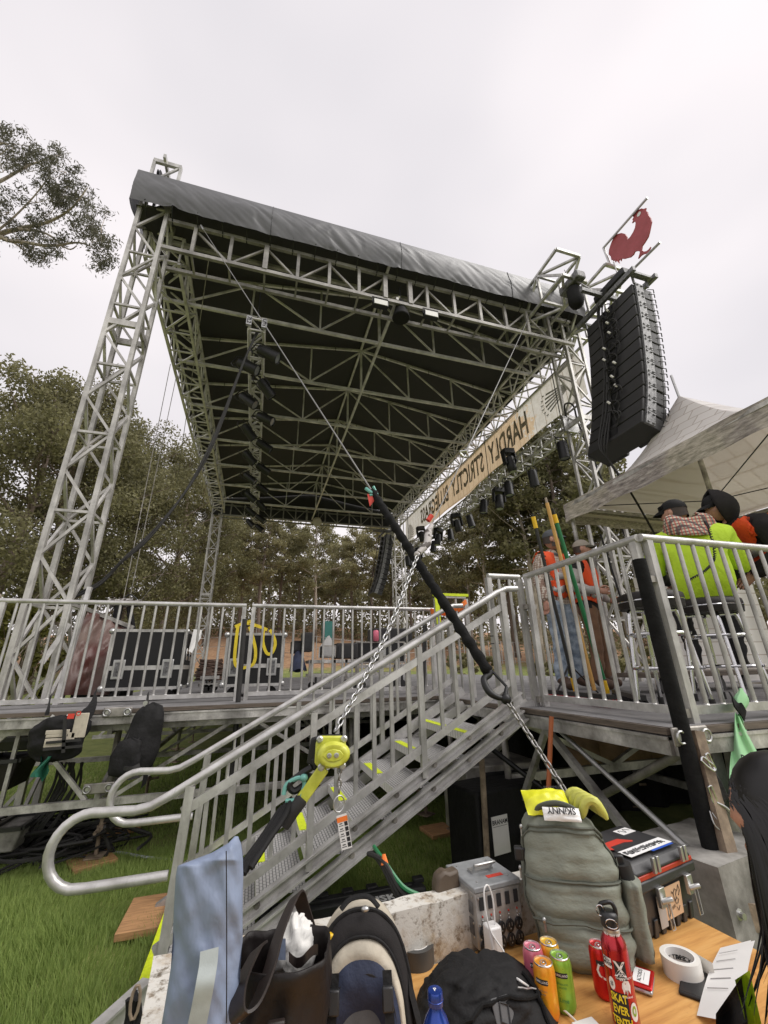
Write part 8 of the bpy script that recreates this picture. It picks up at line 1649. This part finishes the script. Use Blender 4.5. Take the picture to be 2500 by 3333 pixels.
# ---- brown leather bag with strap and cloth inside
c = pdist(905, 3230, 1.32); lb_ = local('leather_bag', 'dark brown leather bag standing open with a wide shoulder strap', 'bag', (c.x, c.y, TZ-.04), math.atan2(c.y, c.x)-R_(90)); hL = zat(900, 3085, c)-TZ+.04
fl = loft(lambda v: (.0, .0, hL*v, .105+.015*v, .07+.02*v), 1, 31, .016, 3.0, lambda u, v: .012*v*v*math.sin(u*18)); mb = MB(); mb.grid(fl, 60, 24, True); b_ = mb.build('body', 'leather', lb_, True, ang=180); sd_ = b_.modifiers.new('t', 'SOLIDIFY'); sd_.thickness = .004
mb = MB(); mb.grid(lambda u, v: (-.085+.13*u, -.1-.012*math.sin(math.pi*u)-.008*v, hL*(.62-.6*v)), 14, 8); mb.build('front_pocket', 'leather', lb_, True); mb = MB(); mb.ell((-.02, -.125, hL*.12), (.009, .006, .009), 8, 6); mb.build('snap', 'brass', lb_, True)
mb = MB(); q = V((.0, -.11, hL*.72)); mb.tube([q+V((.02*math.cos(t*.4488), -.006, -.02+.022*math.sin(t*.4488))) for t in range(14)], .0026, 7, closed=True); mb.build('d_ring', 'brass', lb_, True); mb = MB(); mb.bx(-.018, .018, -.12, -.105, hL*.72, hL*.82); mb.build('ring_tab', 'leather_strap', lb_, bev=.004)
def strap3(par, name, pts, w, m, wd): 
    P = smooth_path(pts, 8); mb = MB(); vs = []
    for i, p in enumerate(P):
        t = (P[min(i+1, len(P)-1)]-P[max(i-1, 0)]).normalized(); s = (V(wd)-t*V(wd).dot(t)).normalized()*w/2; n = t.cross(s).normalized()*.0025; vs += [p-s-n, p+s-n, p+s+n, p-s+n]
    fs = []
    for i in range(len(P)-1):
        for k in range(4): fs.append((4*i+k, 4*i+(k+1) % 4, 4*i+4+(k+1) % 4, 4*i+4+k))
    mb.add(vs, fs); return mb.build(name, m, par, True)
LI = (Matrix.Translation((c.x, c.y, TZ-.04)) @ Matrix.Rotation(math.atan2(c.y, c.x)-R_(90), 4, 'Z')).inverted()
lp = lambda X, Y, h: LI @ pdist(X, Y, h)
strap3(lb_, 'shoulder_strap', [lp(1010, 3030, 1.5), lp(985, 2950, 1.5), lp(968, 2912, 1.47), lp(940, 2960, 1.4), lp(905, 3050, 1.33), lp(875, 3160, 1.24), lp(830, 3270, 1.17), lp(790, 3310, 1.15), lp(772, 3290, 1.15), lp(785, 3200, 1.2), lp(830, 3100, 1.3), lp(850, 3080, 1.34)], .036, 'leather_strap', (.45, -.2, .35))
cc_ = lp(955, 3100, 1.4); mb = MB()
def crump(u, v): a, t = u*6.283, math.pi*v; d = V((math.sin(t)*math.cos(a), math.sin(t)*math.sin(a), -math.cos(t))); r_ = 1+.35*(1-2*abs(noise.noise(d*2.2+V((3, 0, 0)))))+.15*noise.noise(d*6); return tuple(cc_+V((d.x*.045*r_, d.y*.035*r_, d.z*.06*r_)))
mb.grid(crump, 40, 26, True); mb.build('white_shirt', 'white_cloth', lb_, True, ang=180)
mb = MB(); mb.grid(lambda u, v: tuple(lp(905+25*u, 3125-70*v, 1.35)), 5, 5); mb.build('blue_cloth', 'blue_fabric', lb_, True)
mb = MB(); mb.grid(lambda u, v: tuple(lp(940+95*u, 3095+35*v+22*math.sin(u*5), 1.25+.01*math.sin(u*8))), 18, 5); mb.build('rolled_rim', 'leather_strap', lb_, True)
p = pdist(1070, 3080, 1.5); o = local('yellow_torch', 'yellow tool with black handle standing behind the leather bag', 'tool', (p.x, p.y, p.z-.12)); mb = MB(); mb.bx(-.014, .014, -.014, .014, 0, .15); mb.build('body', 'safety_yellow', o, bev=.004); mb = MB(); mb.tube(smooth_path([(.012, 0, .06), (.014, 0, .12), (.02, 0, .155), (.06, 0, .165), (.072, 0, .15), (.06, 0, .11)], 4), .006, 8); mb.build('handle', 'black_plastic', o, True)
# ---- blue-grey fabric sleeve standing at the left end
d0 = 1.2; us = local('fabric_sleeve', 'tall slate-blue fabric sleeve bag standing at the left end of the ballast', 'bag', tuple(pdist(655, 3400, d0)), 0.0); ORG[us.name] = pdist(655, 3400, d0); 
rows = [(2722, 764, 775), (2745, 742, 786), (2775, 690, 790), (2800, 625, 791), (2818, 578, 791), (2850, 572, 792), (2950, 566, 790), (3060, 562, 790), (3150, 556, 782), (3250, 540, 780), (3333, 526, 782), (3450, 512, 785)]
def uf(u, v):
    t = v*(len(rows)-1); i = min(int(t), len(rows)-2); f = t-i; Y = lerp(rows[i][0], rows[i+1][0], f); l = lerp(rows[i][1], rows[i+1][1], f); r_ = lerp(rows[i][2], rows[i+1][2], f); a = u*6.283; xx = (l+r_)/2+(r_-l)/2*math.cos(a); hw = (r_-l)/2*d0/FPX
    n = .014*noise.noise(V((xx*.011, Y*.006, 3 if math.sin(a) < 0 else 9)))+.006*noise.noise(V((xx*.03-Y*.012, Y*.004, 6)))+.004*noise.noise(V((xx*.02+Y*.02, Y*.008, 1))); return tuple(pdist(xx, Y, d0+min(.045, hw*.6)*math.sin(a)+n*1.3*(1 if v > .03 else 0)))
mb = MB(); mb.grid(uf, 48, 60, True); mb.build('sleeve', 'blue_fabric', us, True, ang=180)
strap3(us, 'webbing_strap', [pdist(682, 3090, d0-.06)-root_org(us)*0, pdist(678, 3140, d0-.07), pdist(668, 3200, d0-.085), pdist(655, 3270, d0-.08), pdist(640, 3345, d0-.075), pdist(630, 3420, d0-.07)], .034, 'webbing', (1, 0, 0)); mb = MB(); mb.tube([pdist(738-.02*(k-20)**2*.2, 2770+k*16, d0-.056) for k in range(36)], .0011, 4); mb.build('seam', 'charcoal_fabric', us)
# ---- carabiners and pouch hung on the wing leg
q = py(2320, 2490, 1.78); o = thing('belt_pouch', 'black pouch with silver carabiners hanging on the wing leg', 'pouch', tuple(q)); P2 = [py(X, Y, 1.76) for X, Y in ((2320, 2500), (2350, 2540), (2378, 2600), (2345, 2620), (2318, 2560))]
mb = MB(); mb.add([tuple(p) for p in P2]+[tuple(p+V((0, .05, 0))) for p in P2], [(4, 3, 2, 1, 0), (5, 6, 7, 8, 9)]+[(i, (i+1) % 5, 5+(i+1) % 5, 5+i) for i in range(5)]); mb.build('pouch', 'black_fabric', o, bev=.008)
for (X0, Y0, X1, Y1) in ((2300, 2455, 2325, 2505), (2310, 2560, 2330, 2615), (2285, 2470, 2322, 2500)): a, b = py(X0, Y0, 1.73), py(X1, Y1, 1.73); s_ = (b-a).cross(V((0, 1, 0))).normalized()*.01; mb = MB(); mb.tube(smooth_path([a-s_, a.lerp(b, .5)-s_*1.3, b-s_, b+s_, a.lerp(b, .5)+s_*1.3, a+s_, a-s_], 4), .004, 7); mb.build('carabiner', 'chrome', o, True)
mb = MB(); mb.tube(smooth_path([py(2332, 2612, 1.73), py(2365, 2630, 1.72), py(2395, 2665, 1.72), py(2420, 2720, 1.74)], 5), .006, 7); mb.tube(smooth_path([py(2310, 2640, 1.74), py(2330, 2690, 1.72), py(2375, 2720, 1.72)], 5), .003, 6); mb.tube(smooth_path([py(2318, 2645, 1.74), py(2345, 2680, 1.72), py(2380, 2716, 1.72)], 5), .003, 6); mb.build('cord', 'galv', o, True)
# ---- papers
o = thing('paper_sheets', 'white printed sheets held at the right edge of the plywood', 'papers', tuple(T(2330, 3200)))
for k in range(2):
    q4 = [T(2345+k*14, 3085+k*6, .012), T(2445+k*14, 3060+k*6, .03), T(2395+k*20, 3330, .05), T(2268+k*24, 3305, .004)]
    mb = MB(); mb.grid(lambda u, v: tuple(q4[0].lerp(q4[1], u).lerp(q4[3].lerp(q4[2], u), v)+V((0, 0, .012*math.sin(math.pi*v)+.004*k))), 8, 8); s_ = mb.build('sheet', 'paper', o, True)
    if k == 0:
        mb = MB()
        for j in range(5): mb.tube([q4[0].lerp(q4[3], .2+.13*j).lerp(q4[1].lerp(q4[2], .2+.13*j), .12)+V((0, 0, .013)), q4[0].lerp(q4[3], .2+.13*j).lerp(q4[1].lerp(q4[2], .2+.13*j), .7)+V((0, 0, .013))], .0012, 4)
        stuff(mb.build('ruling', 'reflective', s_))
# ---- woman at the right edge, seen from behind her shoulder
wc = pd(2640, 2900, .95); s = 1.0
lean2 = dict(spine=(0, .05, 1.12), chest=(0, .12, 1.3), neck=(0, .2, 1.42), headb=(0, .25, 1.48), shL=(-.17, .12, 1.35), shR=(.17, .12, 1.35), elL=(-.22, .2, 1.1), elR=(.24, .12, 1.08), wrL=(-.12, .44, 1.04), wrR=(.12, .42, 1.02))
hp_ = pd(2595, 2700, .84); rzw = R_(12); dloc = Matrix.Rotation(rzw, 3, 'Z') @ V((0, .27, 1.58)); o, J, M, vs, fs, mi, nrm, cen = person('woman with long black hair and neon vest at the right edge, holding papers', (hp_.x-dloc.x, hp_.y-dloc.y, hp_.z-1.58), rzw, s, lean2, dict(torso='black_fabric', upper='black_fabric', fore='skin', leg='dark_trouser', foot='boot_dark'), None, hands=(('L', (.2, 1, -.2), (0, 0, 1)), ('R', (-.2, 1, -.2), (0, 0, 1))), hy=R_(10), hp=R_(-25), curl=.35)
o['group'] = 'people'; sel = [i for i in range(len(fs)) if mi[i] == 1 and 1.05 < cen[i].z and abs(cen[i].x) > .05]; vst = shell(o, 'safety_vest', vs, fs, nrm, sel, .02, 'hivis_yellow'); face_bits(o, M)
WI = o.matrix_basis.copy(); WI = (Matrix.Translation(o.location) @ Matrix.Rotation(rzw, 4, 'Z')).inverted()
mb = MB(); mb.grid(lambda u, v: tuple(WI @ pd(lerp(2392, 2440, u)+lerp(0, 58, v), lerp(3190, 3420, v)-lerp(0, 32, u)*(1-v), .8+.03*math.sin(u*3)+.01*math.sin(v*9))), 8, 12); mb.build('vest_front', 'hivis_yellow', o, True)
mb = MB(); mb.grid(lambda u, v: tuple(WI @ pd(lerp(2330, 2394, u)+lerp(20, 56, v)*u, lerp(3300, 3440, v)-lerp(0, 120, u)*(1-v), .82+.02*math.sin(u*5)+.012*math.sin(v*8))), 8, 10); mb.build('jacket_front', 'black_fabric', o, True)
mb = MB(); rr = random.Random(21)
for k in range(1900):
    a = rr.uniform(0, 6.283); e = rr.uniform(.15, 1.2); st0 = V((.088*math.sin(e)*math.cos(a), .108*math.sin(e)*math.sin(a)-.012, .125*math.cos(e)))
    if st0.y > .05 and st0.z < .06: continue
    out = V((st0.x, st0.y, 0)).normalized(); p0 = M @ st0; p1 = M @ (st0*1.02+out*.022+V((0, -.01, -.06))); Rz = Matrix.Rotation(0, 3, 'Z'); dn = V((rr.uniform(-.03, .03)-.035*max(0, -out.x), rr.uniform(-.02, .05), -1))
    L = rr.uniform(.22, .6); p2 = p1+dn*L*.4+V((out.x*.02, 0, 0)); p2 += V((.012*math.sin(a*5), .012*math.cos(a*4), 0)); p3 = p2+V((dn.x+rr.uniform(-.12, .08)+.1*math.sin(a*5), dn.y, -1))*L*.35; p4 = p3+V((rr.uniform(-.1, .06), rr.uniform(-.05, .05), -.12))
    w_ = rr.uniform(.0016, .0036) if k < 1500 else .0008; mb.tube(smooth_path([p0, p1, p2, p3, p4], 3), [w_]*10+[w_*.7, w_*.5, w_*.2], 4, caps=False)
mb.ell((0, -.02, .012), (.09, .105, .122), 18, 12, M); stuff(mb.build('hair', 'hair_black', o, True))
